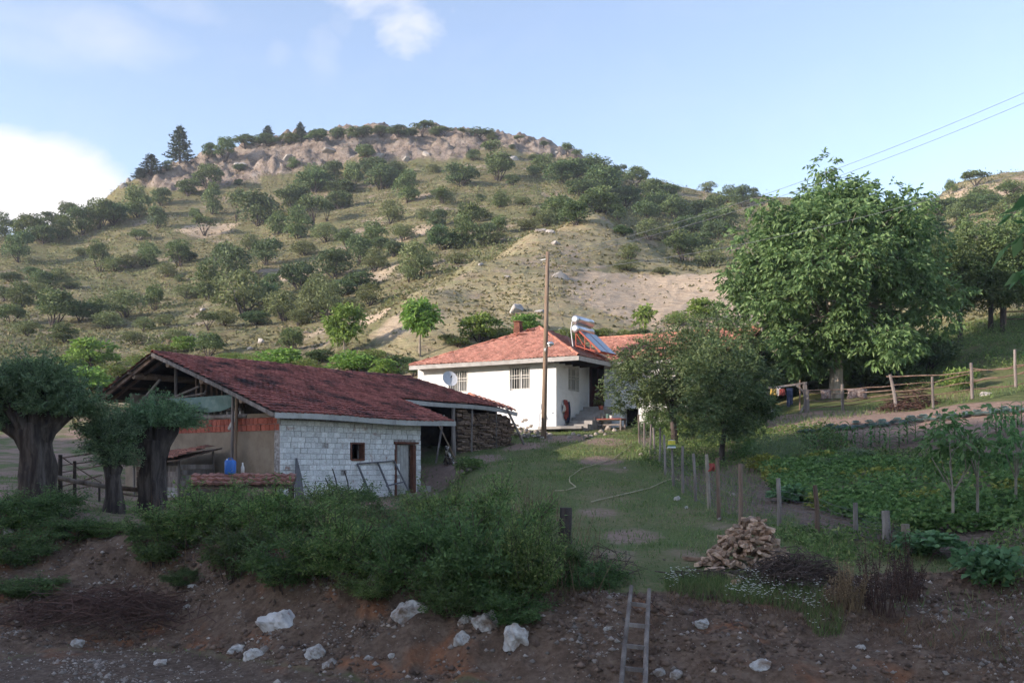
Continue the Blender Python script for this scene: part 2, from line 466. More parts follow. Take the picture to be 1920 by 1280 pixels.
class MB:
    """collects plain shapes; build() links them as one mesh"""

    def __init__(s):
        s.v = []
        s.f = []

    def add(s, vs, fs):
        b = len(s.v)
        s.v.extend([tuple(p) for p in vs])
        s.f.extend([tuple(i + b for i in f) for f in fs])
        return s

    def box(s, c, size, ax=None):
        """centre, full sizes, optional 3 unit axes"""
        c = Vector(c)
        ax = ax or (Vector((1, 0, 0)), Vector((0, 1, 0)), Vector((0, 0, 1)))
        h = [Vector(a) * (d * 0.5) for a, d in zip(ax, size)]
        vs = [c + h[0] * i + h[1] * j + h[2] * k for k in (-1, 1) for j in (-1, 1) for i in (-1, 1)]
        return s.add(vs, [(0, 2, 3, 1), (4, 5, 7, 6), (0, 1, 5, 4), (2, 6, 7, 3), (0, 4, 6, 2), (1, 3, 7, 5)])

    def bar(s, a, b, w, h=None, up=(0, 0, 1)):
        a, b = Vector(a), Vector(b)
        z = (b - a)
        L = z.length
        z.normalize()
        u = Vector(up)
        if abs(z.dot(u)) > 0.97:
            u = Vector((0, 1, 0))
        x = z.cross(u).normalized()
        y = x.cross(z).normalized()
        return s.box((a + b) / 2, (w, h or w, L), (x, y, z))

    def tube(s, pts, radii, n=7, cap=True, wob=0.0):
        pts = [Vector(p) for p in pts]
        if isinstance(radii, (int, float)):
            radii = [radii] * len(pts)
        rings = []
        ref = Vector((0.3, 0.9, 0.1)).normalized()
        for i, p in enumerate(pts):
            d = (pts[min(i + 1, len(pts) - 1)] - pts[max(i - 1, 0)])
            if d.length < 1e-9:
                d = Vector((0, 0, 1))
            d.normalize()
            r0 = ref if abs(d.dot(ref)) < 0.95 else Vector((1, 0, 0))
            x = d.cross(r0).normalized()
            y = d.cross(x).normalized()
            ring = []
            for k in range(n):
                t = 2 * math.pi * k / n
                r = radii[i] * (1 + (random.uniform(-wob, wob) if wob else 0))
                ring.append(p + x * (r * math.cos(t)) + y * (r * math.sin(t)))
            rings.append(ring)
        vs = [q for r in rings for q in r]
        fs = []
        for i in range(len(pts) - 1):
            for k in range(n):
                a = i * n + k
                b = i * n + (k + 1) % n
                fs.append((a, b, b + n, a + n))
        if cap:
            fs.append(tuple(range(n))[::-1])
            fs.append(tuple(range((len(pts) - 1) * n, len(pts) * n)))
        return s.add(vs, fs)

    def poly(s, pts, thick):
        """flat polygon extruded by vector thick"""
        n = len(pts)
        t = Vector(thick)
        vs = [Vector(p) for p in pts] + [Vector(p) + t for p in pts]
        fs = [tuple(range(n))[::-1], tuple(range(n, 2 * n))]
        for i in range(n):
            j = (i + 1) % n
            fs.append((i, j, j + n, i + n))
        return s.add(vs, fs)

    def mesh(s, name, mat, smooth=False):
        me = bpy.data.meshes.new(name)
        me.from_pydata(s.v, [], s.f)
        me.materials.append(mat)
        if smooth:
            me.polygons.foreach_set('use_smooth', np.ones(len(me.polygons), bool))
        me.update()
        return me

    def build(s, name, mat, parent=None, smooth=False, loc=None, rz=None):
        return obj(name, s.mesh(name, mat, smooth), parent, loc, rz)


def leaf_quads(P, D, L, W, fold=0.25, droop=0.0, rs=RS):
    """diamond leaves: base P, direction D, lengths L, widths W -> (4N,3) verts"""
    N = len(P)
    D = D / (np.linalg.norm(D, axis=1, keepdims=True) + 1e-9)
    R = rs.normal(size=(N, 3))
    S = np.cross(D, R)
    S /= (np.linalg.norm(S, axis=1, keepdims=True) + 1e-9)
    U = np.cross(S, D)
    L = np.broadcast_to(np.asarray(L, float), (N,))[:, None]
    W = np.broadcast_to(np.asarray(W, float), (N,))[:, None]
    mid = P + D * L * 0.45
    V = np.empty((N, 4, 3))
    V[:, 0] = P
    V[:, 1] = mid + S * W * 0.5 + U * W * fold
    V[:, 2] = P + D * L
    V[:, 2, 2] -= droop * L[:, 0]
    V[:, 3] = mid - S * W * 0.5 + U * W * fold
    return V.reshape(-1, 3)


def quads_mesh(name, V, mat):
    n = len(V) // 4
    return fast_mesh(name, V, np.arange(n * 4).reshape(n, 4), mat)


def tris_mesh(name, V, mat):
    n = len(V) // 3
    return fast_mesh(name, V, np.arange(n * 3).reshape(n, 3), mat)


def rnd_dirs(n, rs=RS):
    d = rs.normal(size=(n, 3))
    return d / np.linalg.norm(d, axis=1, keepdims=True)


def blades(P, h, w, lean=0.5, rs=RS):
    """grass blades (triangles) standing on points P"""
    n = len(P)
    a = rs.uniform(0, 2 * np.pi, n)
    S = np.stack([np.cos(a), np.sin(a), np.zeros(n)], 1)
    h = np.broadcast_to(np.asarray(h, float), (n,))[:, None]
    w = np.broadcast_to(np.asarray(w, float), (n,))[:, None]
    b = rs.uniform(0, 2 * np.pi, n)
    T = np.stack([np.cos(b) * lean, np.sin(b) * lean, np.ones(n)], 1)
    T[:, :2] *= rs.uniform(0, 1.4, (n, 1))
    V = np.empty((n, 3, 3))
    V[:, 0] = P - S * w * 0.5
    V[:, 1] = P + S * w * 0.5
    V[:, 2] = P + T * h
    return V.reshape(-1, 3)


def rock_mesh(name, seed, mat, sub=2, rough=0.25, flat=0.75, smooth=False):
    """angular stone: a ball cut by many planes, then roughened"""
    import bmesh
    bm = bmesh.new()
    bmesh.ops.create_icosphere(bm, subdivisions=sub, radius=0.5)
    r = np.random.default_rng(seed)
    planes = [(Vector(d), r.uniform(0.27, 0.45)) for d in rnd_dirs(16, r)]
    co = np.array([v.co[:] for v in bm.verts])
    for d, h in planes:
        e = co @ np.array(d) - h
        co = co - np.outer(np.maximum(e, 0), np.array(d))
    q = co * 4.2
    nz = fbm(q[:, 0] + q[:, 2] * 0.7, q[:, 1] - q[:, 2] * 0.9, seed, 4, .55)
    co *= (1 + rough * .45 * nz)[:, None]
    co[:, 2] *= flat
    for v, c in zip(bm.verts, co):
        v.co = c
    me = bpy.data.meshes.new(name)
    bm.to_mesh(me)
    bm.free()
    me.materials.append(mat)
    if smooth:
        me.polygons.foreach_set('use_smooth', np.ones(len(me.polygons), bool))
    return me


ORD = ['first', 'second', 'third', 'fourth', 'fifth', 'sixth', 'seventh', 'eighth', 'ninth', 'tenth', 'eleventh', 'twelfth', 'thirteenth', 'fourteenth', 'fifteenth', 'sixteenth', 'seventeenth',
       'eighteenth', 'nineteenth', 'twentieth', 'twenty-first', 'twenty-second', 'twenty-third', 'twenty-fourth', 'twenty-fifth', 'twenty-sixth', 'twenty-seventh', 'twenty-eighth', 'twenty-ninth', 'thirtieth',
       'thirty-first', 'thirty-second', 'thirty-third', 'thirty-fourth', 'thirty-fifth', 'thirty-sixth', 'thirty-seventh', 'thirty-eighth']


def number_labels(items):
    """items: (object, bearing, look, place). Where several share look and place, say which one counting from the left"""
    by = {}
    for it in items:
        by.setdefault((it[2], it[3]), []).append(it)
    for (look, place), its in by.items():
        its.sort(key=lambda q: q[1])
        for i, (o, x, l, p) in enumerate(its):
            if len(its) == 1:
                o['label'] = '%s %s' % (look, place)
            elif i == 0:
                o['label'] = 'leftmost %s %s' % (look, place)
            elif i == len(its) - 1:
                o['label'] = 'rightmost %s %s' % (look, place)
            else:
                o['label'] = '%s %s, %s from the left' % (look, place, ORD[i])


def dup(root, loc, rz=0.0, scale=None, label=None, group=None):
    """copy of a thing with copies of its parts and sub-parts"""
    r = root.copy()
    COL.objects.link(r)
    r.location = loc
    r.rotation_euler = (0, 0, rz)
    if scale is not None:
        r.scale = scale if hasattr(scale, '__len__') else (scale,) * 3
    if label:
        r['label'] = label
    if group:
        r['group'] = group
    for ch in list(root.children):
        c = ch.copy()
        COL.objects.link(c)
        c.parent = r
        for g in list(ch.children):
            d = g.copy()
            COL.objects.link(d)
            d.parent = c
    return r
# ------------------------------------------------------------------ terrain
# columns of ground profile: bearing (photo pixel) -> near list of (distance, height) and far list of (distance, eye-line pixel)
PROF = {
    -1500: ([(8, -3), (16, -2.95), (20, -2.0), (24, -1.2), (32, -.8)], [(48, 850), (70, 760), (120, 690), (170, 650)]),
    -400: ([(8, -3), (15, -3), (17, -2.8), (20, -1.9), (22, -1.2), (26, -.8), (32, -.5)], [(48, 830), (70, 730), (120, 620), (170, 560)]),
    0: ([(8, -3), (14, -3), (16, -2.95), (18, -2.55), (20.5, -1.6), (22, -1.0), (26, -.7), (32, -.4), (40, .2)],
        [(48, 835), (58, 775), (70, 712), (90, 640), (120, 560), (150, 490), (175, 448)]),
    130: ([(8, -3), (15, -3), (16.5, -2.9), (18.5, -2.4), (20.5, -1.5), (22, -1.1), (26, -.9), (32, -.6), (40, -.2)],
          [(48, 838), (58, 780), (70, 715), (90, 645), (120, 555), (150, 490), (170, 440), (185, 410)]),
    250: ([(8, -3), (15, -3), (16.5, -2.9), (18.5, -2.4), (20.2, -1.5), (21.5, -1.25), (25, -1.15), (30, -1.05), (40, -.4)],
          [(48, 828), (58, 765), (70, 705), (90, 640), (120, 560), (150, 475), (175, 410), (190, 372), (202, 338)]),
    400: ([(8, -3), (14.6, -3), (15.8, -2.85), (17.2, -2.4), (18.6, -1.6), (20, -1.25), (25, -1.1), (36, -.9), (40, -.5)],
          [(48, 818), (58, 752), (70, 692), (85, 640), (110, 575), (140, 490), (170, 420), (195, 352), (205, 312), (215, 290)]),
    550: ([(8, -3), (13.6, -3), (14.6, -2.8), (15.8, -2.4), (17, -1.75), (18.2, -1.45), (22, -1.25), (30, -1.1), (36, -.8), (40, -.2)],
          [(50, 800), (58, 742), (68, 688), (80, 640), (100, 585), (130, 500), (160, 430), (195, 342), (208, 290), (226, 262)]),
    680: ([(8, -3), (13.2, -3), (14.2, -2.8), (15.3, -2.3), (16.3, -1.8), (17.5, -1.55), (22, -1.4), (30, -1.15), (34, -1.05), (38, -.3), (42, .4)],
          [(50, 792), (58, 725), (65, 672), (72, 625), (90, 580), (115, 520), (140, 455), (165, 400), (195, 335), (208, 283), (230, 252)]),
    800: ([(8, -3), (12.8, -3), (13.7, -2.8), (14.8, -2.3), (15.7, -1.95), (17, -1.75), (22, -1.5), (30, -1.2), (33.8, -1.1), (37.5, -.15), (42, .7)],
          [(50, 780), (57, 705), (63, 645), (70, 588), (76, 542), (84, 548), (95, 527), (115, 480), (140, 425), (165, 375), (197, 318), (210, 280), (232, 251)]),
    900: ([(8, -3), (12.6, -3), (13.5, -2.75), (14.6, -2.25), (15.4, -1.95), (17, -1.75), (22, -1.4), (30, -.7), (35, -.1), (39, .35), (43, .8)],
          [(50, 785), (57, 695), (63, 632), (72, 575), (80, 530), (88, 487), (96, 500), (108, 484), (125, 445), (150, 390), (175, 345), (198, 306), (212, 276), (230, 256)]),
    1020: ([(8, -3), (12.3, -3), (13.2, -2.75), (14.2, -2.2), (15, -1.95), (16.5, -1.8), (20.5, -1.45), (26, -.9), (30, -.45), (38, .35), (43, .95)],
           [(48, 808), (53, 795), (58, 695), (62, 642), (68, 592), (82, 506), (92, 462), (100, 430), (110, 445), (120, 434), (135, 410), (160, 365), (190, 325), (207, 297), (226, 278)]),
    1110: ([(8, -3), (12.1, -3), (13, -2.8), (13.9, -2.3), (14.8, -1.95), (16, -1.84), (20.5, -1.44), (26, -.9), (30, -.46), (38, .4), (43, 1.05)],
           [(48, 806), (53, 800), (58, 705), (62, 648), (70, 585), (84, 510), (98, 445), (112, 402), (122, 416), (135, 404), (160, 372), (185, 340), (207, 315), (222, 305)]),
    1200: ([(8, -3), (12, -3), (12.8, -2.8), (13.6, -2.4), (14.4, -1.97), (15.3, -1.86), (20.5, -1.43), (30, -.48), (38, .4), (43, 1.1)],
           [(48, 808), (54, 770), (60, 682), (66, 620), (76, 565), (86, 515), (96, 475), (105, 452), (115, 472), (130, 457), (150, 425), (180, 385), (200, 355), (218, 333)]),
    1310: ([(8, -3), (11.8, -3), (12.7, -2.8), (13.6, -2.3), (14.4, -1.95), (16, -1.8), (20.5, -1.4), (25, -1), (30, -.45), (36, .4), (42, 1.3)],
           [(50, 780), (58, 700), (66, 630), (72, 580), (78, 540), (84, 515), (95, 500), (105, 517), (125, 490), (150, 450), (180, 405), (200, 378), (214, 358)]),
    1400: ([(8, -3), (11.5, -3), (12.5, -2.8), (13.5, -2.3), (14.5, -1.95), (16, -1.75), (20, -1.35), (25, -.85), (30, -.25), (36, .75), (42, 1.75)],
           [(50, 765), (58, 700), (66, 630), (72, 575), (78, 530), (88, 504), (98, 522), (120, 490), (150, 450), (180, 410), (212, 372)]),
    1550: ([(8, -3), (11, -3), (12, -2.75), (13.5, -2.3), (15, -1.9), (16.5, -1.65), (20, -1.25), (25, -.7), (30, .05), (32, .4), (37, 1.5), (41, 2.2)],
           [(47, 740), (55, 690), (70, 610), (100, 540), (150, 450), (212, 385)]),
    1700: ([(8, -3), (11, -2.95), (12.5, -2.6), (14, -2.2), (16, -1.75), (18, -1.4), (22, -.9), (26, -.4), (30, .3), (34, 1.2), (38, 1.95)],
           [(42, 752), (48, 715), (55, 665), (70, 590), (100, 520), (140, 450), (180, 412), (200, 400)]),
    1800: ([(8, -3), (11, -2.9), (12.5, -2.5), (15, -2.0), (18, -1.4), (22, -.8), (26, -.2), (30, .6), (33, 1.35), (36, 2.0)],
           [(40, 742), (46, 690), (52, 640), (60, 602), (80, 540), (110, 480), (150, 400), (185, 352)]),
    1920: ([(8, -3), (11, -2.85), (12.5, -2.4), (15, -1.85), (18, -1.25), (22, -.6), (26, .1), (30, 1.0), (34, 1.9)],
           [(38, 733), (44, 682), (50, 632), (60, 580), (80, 520), (110, 450), (150, 370), (180, 327)]),
    2400: ([(8, -3), (11, -2.6), (15, -1.5), (22, .2), (30, 2.2)], [(38, 700), (50, 610), (80, 500), (110, 420), (170, 285)]),
    3400: ([(8, -3), (11, -2.4), (15, -1.0), (22, 1.2), (30, 3.5)], [(50, 560), (80, 460), (170, 260)]),
}


def pchip(xs, ys, q):
    xs = np.asarray(xs, float)
    ys = np.asarray(ys, float)
    h = np.diff(xs)
    d = np.diff(ys) / h
    m = np.zeros(len(xs))
    m[0], m[-1] = d[0], d[-1]
    for i in range(1, len(xs) - 1):
        if d[i - 1] * d[i] > 0:
            w1, w2 = 2 * h[i] + h[i - 1], h[i] + 2 * h[i - 1]
            m[i] = (w1 + w2) / (w1 / d[i - 1] + w2 / d[i])
    q = np.clip(q, xs[0], xs[-1])
    k = np.clip(np.searchsorted(xs, q) - 1, 0, len(h) - 1)
    t = (q - xs[k]) / h[k]
    return ((1 + 2 * t) * (1 - t) ** 2 * ys[k] + t * (1 - t) ** 2 * h[k] * m[k] + t * t * (3 - 2 * t) * ys[k + 1] + t * t * (t - 1) * h[k] * m[k + 1])


CX = sorted(PROF)
YT = np.exp(np.linspace(math.log(8.0), math.log(700.0), 1800))
XT = np.linspace(-1500, 3400, 981)
CRESTY = {}
_cols = []
for cx in CX:
    near, far = PROF[cx]
    pts = list(near) + [(y, (HOR - p) / F * y) for y, p in far]
    cy, cz = pts[-1]
    CRESTY[cx] = cy
    pts += [(cy + 12, cz + 0.5), (cy + 60, cz - 8), (cy + 200, cz * 0.55), (700, cz * 0.2)]
    _cols.append(pchip([p[0] for p in pts], [p[1] for p in pts], YT))
_cols = np.array(_cols)
TAB = np.empty((len(XT), len(YT)))
for j in range(len(YT)):
    TAB[:, j] = pchip(CX, _cols[:, j], XT)


def base_h(px, Y):
    u = np.clip((px - XT[0]) / (XT[1] - XT[0]), 0, len(XT) - 1.001)
    v = np.clip((np.log(np.clip(Y, 8.0, 699)) - math.log(8.0)) / (math.log(700 / 8.0) / (len(YT) - 1)), 0, len(YT) - 1.001)
    i = u.astype(int)
    j = v.astype(int)
    a = u - i
    b = v - j
    return (TAB[i, j] * (1 - a) + TAB[i + 1, j] * a) * (1 - b) + (TAB[i, j + 1] * (1 - a) + TAB[i + 1, j + 1] * a) * b


BX = [-1500, 0, 250, 400, 550, 680, 800, 900, 1020, 1200, 1400, 1550, 1700, 1920, 3400]
BTOP = [22, 21.6, 21, 19.4, 18, 17.2, 16.2, 15.7, 15.3, 14.7, 14.7, 15.2, 16.0, 16.0, 16]
BFOOT = [16, 15.6, 16.2, 15.4, 14.2, 13.8, 13.3, 13.1, 12.8, 12.5, 12.2, 11.8, 11.3, 10.6, 9]


def zones(X, Y):
    px = 960 + F * X / np.maximum(Y, 10.0)
    top = np.interp(px, BX, BTOP)
    foot = np.interp(px, BX, BFOOT)
    wob = fbm(X * 0.45, Y * 0.45, 3, 3) * 0.5
    bank = (1 - sstep(-0.25, 0.35, Y + wob - top)) * sstep(-0.6, 0.5, Y + wob - foot)
    road = 1 - sstep(-0.6, 0.5, Y + wob - foot)
    far = sstep(54, 62, Y)
    cy = np.interp(px, CX, [CRESTY[c] for c in CX])
    rk = np.interp(px, [240, 300, 420, 560, 700, 800, 900, 1020, 1100, 1150], [0, 13, 20, 24, 26, 24, 22, 18, 10, 0])
    wob2 = fbm(X * 0.06, Y * 0.06, 9, 3) * 6
    rock = sstep(-5, 1, Y + wob2 - (cy - rk)) * (1 - sstep(-2, 5, Y - cy)) * sstep(0.5, 6, rk)
    return px, bank, road, far, rock, cy


def height(X, Y):
    X = np.asarray(X, float)
    Y = np.asarray(Y, float)
    px, bank, road, far, rock, cy = zones(X, Y)
    z = base_h(px, Y)
    near = 1 - far
    z = z + near * (1 - bank) * (0.035 * fbm(X * 0.9, Y * 0.9, 1, 3) + 0.012 * fbm(X * 4, Y * 4, 2, 2))
    rill = 1 - np.abs(fbm(X * 1.1, Y * 0.35, 5, 3))
    z = z + bank * (0.22 * fbm(X * 0.8, Y * 0.8, 4, 4, 0.55) + 0.20 * (rill - 0.75) + 0.06 * fbm(X * 3.2, Y * 3.2, 6, 4, .6))
    z = z + far * (1 - rock) * (0.45 * fbm(X * 0.09, Y * 0.09, 7, 4) + 0.22 * fbm(X * 0.35, z * 1.7, 8, 2) + 0.10 * fbm(X * 1.3, Y * 1.3, 12, 2))
    # bare gullies running down the hillside
    g = np.abs(fbm(X * 0.045, Y * 0.012, 21, 3))
    z = z - far * (1 - rock) * sstep(95, 120, Y) * 0.5 * (1 - sstep(0.0, 0.14, g))
    rid = 1 - np.abs(fbm(X * 0.11, Y * 0.11, 10, 4, 0.6))
    z = z + rock * (4.2 * (rid - 0.72) + 1.6 * fbm(X * 0.4, z * 0.45 + Y * .2, 11, 3) + .7 * np.abs(fbm(X * 1.1, Y * .8, 14, 2)))
    return z


def gp(px, py, lo=9.5, hi=250.0):
    """where the line of sight through a photo pixel meets the ground"""
    l0, l1 = math.log(lo), math.log(hi)
    for step in range(3):
        Ys = np.exp(np.linspace(l0, l1, 420 if step == 0 else 24))
        Xs = (px - 960) / F * Ys
        zs = (HOR - py) / F * Ys
        d = height(Xs, Ys) - zs
        k = int(np.argmax(d >= 0))
        if d[k] < 0:
            k = int(np.argmax(d / Ys))
            break
        if k == 0:
            break
        l0, l1 = math.log(Ys[k - 1]), math.log(Ys[k])
    return Vector((Xs[k], Ys[k], float(height(Xs[k:k + 1], Ys[k:k + 1])[0])))


def on(X, Y, dz=0.0):
    return Vector((X, Y, float(height(np.array([X]), np.array([Y]))[0]) + dz))


def at(px, py, Y):
    return Vector(((px - 960) / F * Y, Y, (HOR - py) / F * Y))


# garden fence posts: pixel of foot and of top (the posts themselves are built further down)
POSTS = [(1199, 832, 1197, 777), (1209, 847, 1208, 792), (1219, 861, 1221, 795), (1228, 862, 1225, 801), (1236, 874, 1238, 801),
         (1248, 890, 1245, 815), (1264, 911, 1260, 836), (1281, 924, 1280, 836), (1305, 939, 1300, 850), (1331, 954, 1325, 851),
         (1348, 972, 1345, 858), (1388, 984, 1388, 869), (1461, 985, 1459, 896), (1533, 1000, 1528, 909), (1607, 1012, 1604, 942),
         (1663, 1018, 1660, 957), (1700, 1030, 1697, 982)]
POST_W = [gp(p[0], p[1]) for p in POSTS]
FX = [p[0] for p in POSTS] + [1920, 3400]
FY = [w.y for w in POST_W] + [POST_W[-1].y - 1.2, POST_W[-1].y - 2]
HEDGE_X = [1200, 1300, 1400, 1440, 1520, 1580, 1680, 1750, 1850, 1920, 3400]
HEDGE_Y = [50, 47, 43.5, 42, 41.5, 40.6, 38.8, 38.0, 36.5, 35.5, 30]


def ground_masks(X, Y):
    px, bank, road, far, rock, cy = zones(X, Y)
    fy = np.interp(px, FX, FY)
    hy = np.interp(px, HEDGE_X, HEDGE_Y)
    garden = sstep(1196, 1203, px) * sstep(-0.2, 0.25, Y - fy) * (1 - sstep(-0.2, 0.3, Y - hy)) * (1 - far)
    garden = garden * np.where(px < 1500, sstep(.7, 2.0, Y - fy), 1.0)
    # bare path inside the garden and ploughed strip below the pole fence
    strip = sstep(-6.2, -5.4, Y - hy) * (1 - sstep(-0.2, 0.3, Y - hy)) * sstep(1400, 1470, px)
    yard = (1 - sstep(770, 830, px)) * (1 - bank) * (1 - road) * (1 - sstep(60, 66, Y)) * (1 - far)
    pathn = fbm(X * 0.35, Y * 0.35, 31, 4)
    dirt = np.zeros_like(X)
    # trodden earth in front of the shed and the house steps
    for (cxp, cyp, r, s) in [(845, 882, 2.2, 1.0), (905, 862, 1.8, .8), (985, 836, 1.6, .9), (1060, 822, 1.7, .9), (1130, 828, 1.6, .7), (1125, 865, 1.3, .8),
                             (1150, 880, 1.2, .5), (1120, 960, 1.0, .6), (1180, 1005, 1.4, .65), (1290, 1040, 1.2, .45), (1160, 1040, 1.0, .5), (1345, 985, .8, .5), (800, 910, 1.2, .9)]:
        w = GPC[(cxp, cyp)]
        d = np.hypot(X - w.x, (Y - w.y) * 0.6)
        dirt = np.maximum(dirt, s * (1 - sstep(0.3, 1.0, d / r + pathn * 0.45)))
    # hillside: bare pink soil, sand face
    sand = np.zeros_like(X)
    for (cxp, cyp, r, s) in [(1300, 555, 11, 1.0), (1200, 575, 8, .8), (1340, 590, 9, .9), (700, 602, 5, .9), (620, 615, 4, .7), (760, 600, 4, .6), (1790, 440, 8, .6), (1850, 365, 14, .7), (1880, 425, 8, .7),
                             (395, 430, 6, .8), (780, 430, 5, .7), (540, 520, 6, .7), (690, 520, 5, .6), (1350, 540, 7, .9)]:
        w = GPC[(cxp, cyp)]
        d = np.hypot(X - w.x, (Y - w.y) * 0.7)
        sand = np.maximum(sand, s * (1 - sstep(0.35, 1.0, d / r + fbm(X * 0.12, Y * 0.12, 33, 4) * 0.6)))
    sand = sand * far
    return px, bank, road, far, rock, garden, strip, yard, dirt, sand


GPC = {}
for c in [(845, 882), (905, 862), (985, 836), (1060, 822), (1130, 828), (1125, 865), (1150, 880), (1120, 960), (1180, 1005), (1290, 1040), (1160, 1040), (1345, 985), (800, 910),
          (1300, 555), (1200, 575), (1340, 590), (700, 602), (620, 615), (760, 600), (1790, 440), (1850, 365), (1880, 425), (395, 430), (780, 430), (540, 520), (690, 520), (1350, 540)]:
    GPC[c] = gp(*c)


def ground_material():
    m, nt = nmat('ground')
    k = NT(nt)
    geo = k.n('ShaderNodeNewGeometry')
    P = geo.outputs['Position']

    def attr(nm):
        n = k.n('ShaderNodeAttribute', attribute_name=nm)
        sp = k.n('ShaderNodeSeparateColor')
        nt.links.new(n.outputs['Color'], sp.inputs[0])
        return list(sp.outputs) + [n.outputs['Alpha']]
    A = attr('zone_a')     # bank, road, far
    B = attr('zone_b')     # rock, garden, strip
    C = attr('zone_c')     # yard, dirt, sand
    n1 = k.noise(P, 0.55, 6, 0.62)
    n2 = k.noise(P, 2.6, 6, 0.65)
    n3 = k.noise(P, 11, 5, 0.65)
    nbig = k.noise(P, 0.055, 5, 0.6)
    grass = k.ramp(k.sharp(k.math('ADD', k.math('MULTIPLY', n1, 0.6), k.math('MULTIPLY', n3, 0.4)), 0.32, 0.68),
                   [(0, (0.24, 0.185, 0.125)), (0.30, (0.175, 0.16, 0.08)), (0.6, (0.11, 0.135, 0.052)), (1, (0.15, 0.18, 0.068))])
    soil = k.ramp(k.sharp(k.math('ADD', k.math('MULTIPLY', n2, 0.5), k.math('MULTIPLY', n3, 0.5)), 0.3, 0.7),
                  [(0, (0.055, 0.035, 0.025)), (0.45, (0.135, 0.09, 0.064)), (1, (0.245, 0.176, 0.13))])
    clay = k.ramp(n3, [(0.3, (0.17, 0.075, 0.042)), (0.7, (0.30, 0.145, 0.08))])
    soil = k.mix(k.sharp(k.noise(P, 0.75, 4, 0.6, 0.4), 0.56, 0.66), soil, clay)
    gravel = k.ramp(k.sharp(n3, 0.3, 0.7), [(0, (0.05, 0.038, 0.031)), (0.6, (0.105, 0.085, 0.072)), (1, (0.22, 0.19, 0.17))])
    dirtc = k.ramp(k.sharp(k.math('ADD', k.math('MULTIPLY', n2, 0.5), k.math('MULTIPLY', n3, 0.5)), 0.3, 0.7), [(0, (0.20, 0.13, 0.10)), (1, (0.36, 0.26, 0.21))])
    gsoil = k.ramp(k.sharp(n3, 0.3, 0.7), [(0, (0.085, 0.062, 0.048)), (0.5, (0.16, 0.115, 0.09)), (1, (0.25, 0.185, 0.15))])
    # hillside: contour-stretched tufts of dry and green grass over pinkish soil
    mp = k.n('ShaderNodeMapping', {'Vector': P, 'Scale': (0.32, 0.32, 1.9)})
    nt1 = k.noise(mp.outputs[0], 1.0, 5, 0.62, 0.3)
    mp2 = k.n('ShaderNodeMapping', {'Vector': P, 'Scale': (1.1, 1.1, 5.0)})
    nt2 = k.noise(mp2.outputs[0], 1.0, 4, 0.65)
    hill = k.ramp(k.sharp(k.math('ADD', k.math('MULTIPLY', nt1, 0.5), k.math('MULTIPLY', nt2, 0.5)), 0.34, 0.66),
                  [(0, (0.17, 0.13, 0.082)), (0.3, (0.295, 0.235, 0.145)), (0.62, (0.335, 0.285, 0.175)), (1, (0.225, 0.22, 0.11))])
    green = k.ramp(nt2, [(0.3, (0.10, 0.112, 0.048)), (0.7, (0.16, 0.172, 0.075))])
    dark = k.ramp(k.sharp(k.math('ADD', k.math('MULTIPLY', nt1, 0.5), k.math('MULTIPLY', nt2, 0.5)), 0.34, 0.66),
                  [(0, (0.11, 0.08, 0.05)), (0.3, (0.175, 0.142, 0.083)), (0.62, (0.185, 0.172, 0.088)), (1, (0.125, 0.145, 0.06))])  # scrub ramp: greener growth, with weak grazing light painted in as darker tones
    hill = k.mix(A[3], hill, dark)
    hill = k.mix(k.math('MULTIPLY', k.sharp(nbig, 0.42, 0.62), 0.6), hill, green)
    bare = k.ramp(nt2, [(0.3, (0.29, 0.215, 0.165)), (0.7, (0.40, 0.315, 0.255))])
    hill = k.mix(k.math('MULTIPLY', k.sharp(k.noise(P, 0.11, 5, 0.68), 0.54, 0.62), 0.75), hill, bare)
    rockc = k.ramp(k.sharp(k.noise(P, 0.5, 8, 0.72), 0.3, 0.7), [(0, (0.11, 0.083, 0.068)), (0.45, (0.265, 0.21, 0.175)), (1, (0.41, 0.345, 0.30))])
    sandc = k.ramp(nt2, [(0.3, (0.38, 0.285, 0.20)), (0.7, (0.50, 0.40, 0.30))])
    col = k.mix(A[2], grass, hill)
    edge = k.math('MULTIPLY', k.math('SUBTRACT', n2, 0.5), 0.9)

    def soft(mask):
        return k.sharp(k.math('ADD', mask, k.math('MULTIPLY', edge, 0.6)), 0.35, 0.65)
    yardc = k.mix(k.sharp(n1, 0.45, 0.6), dirtc, grass)
    col = k.mix(C[0], col, yardc)
    col = k.mix(soft(C[1]), col, dirtc)
    col = k.mix(B[1], col, gsoil)
    col = k.mix(B[2], col, dirtc)
    col = k.mix(soft(k.math('MAXIMUM', A[0], A[1])), col, soil)
    col = k.mix(k.math('MULTIPLY', soft(A[1]), 0.3), col, gravel)
    col = k.mix(soft(C[2]), col, sandc)
    col = k.mix(soft(B[0]), col, rockc)
    p = k.n('ShaderNodeBsdfPrincipled', {'Base Color': col, 'Roughness': 0.97})
    p.inputs['Specular IOR Level'].default_value = 0.1
    hgt = k.math('ADD', k.math('MULTIPLY', n3, 0.05), k.math('ADD', k.math('MULTIPLY', n2, 0.06), k.math('MULTIPLY', k.math('MULTIPLY', nt2, A[2]), 0.35)))
    hgt = k.math('ADD', hgt, k.math('MULTIPLY', k.math('MULTIPLY', k.noise(P, 1.1, 8, 0.7), B[0]), 1.2))
    b = k.n('ShaderNodeBump', {'Height': hgt, 'Strength': 0.9, 'Distance': 1.0})
    nt.links.new(b.outputs[0], p.inputs['Normal'])
    o = k.n('ShaderNodeOutputMaterial')
    nt.links.new(p.outputs[0], o.inputs['Surface'])
    return m


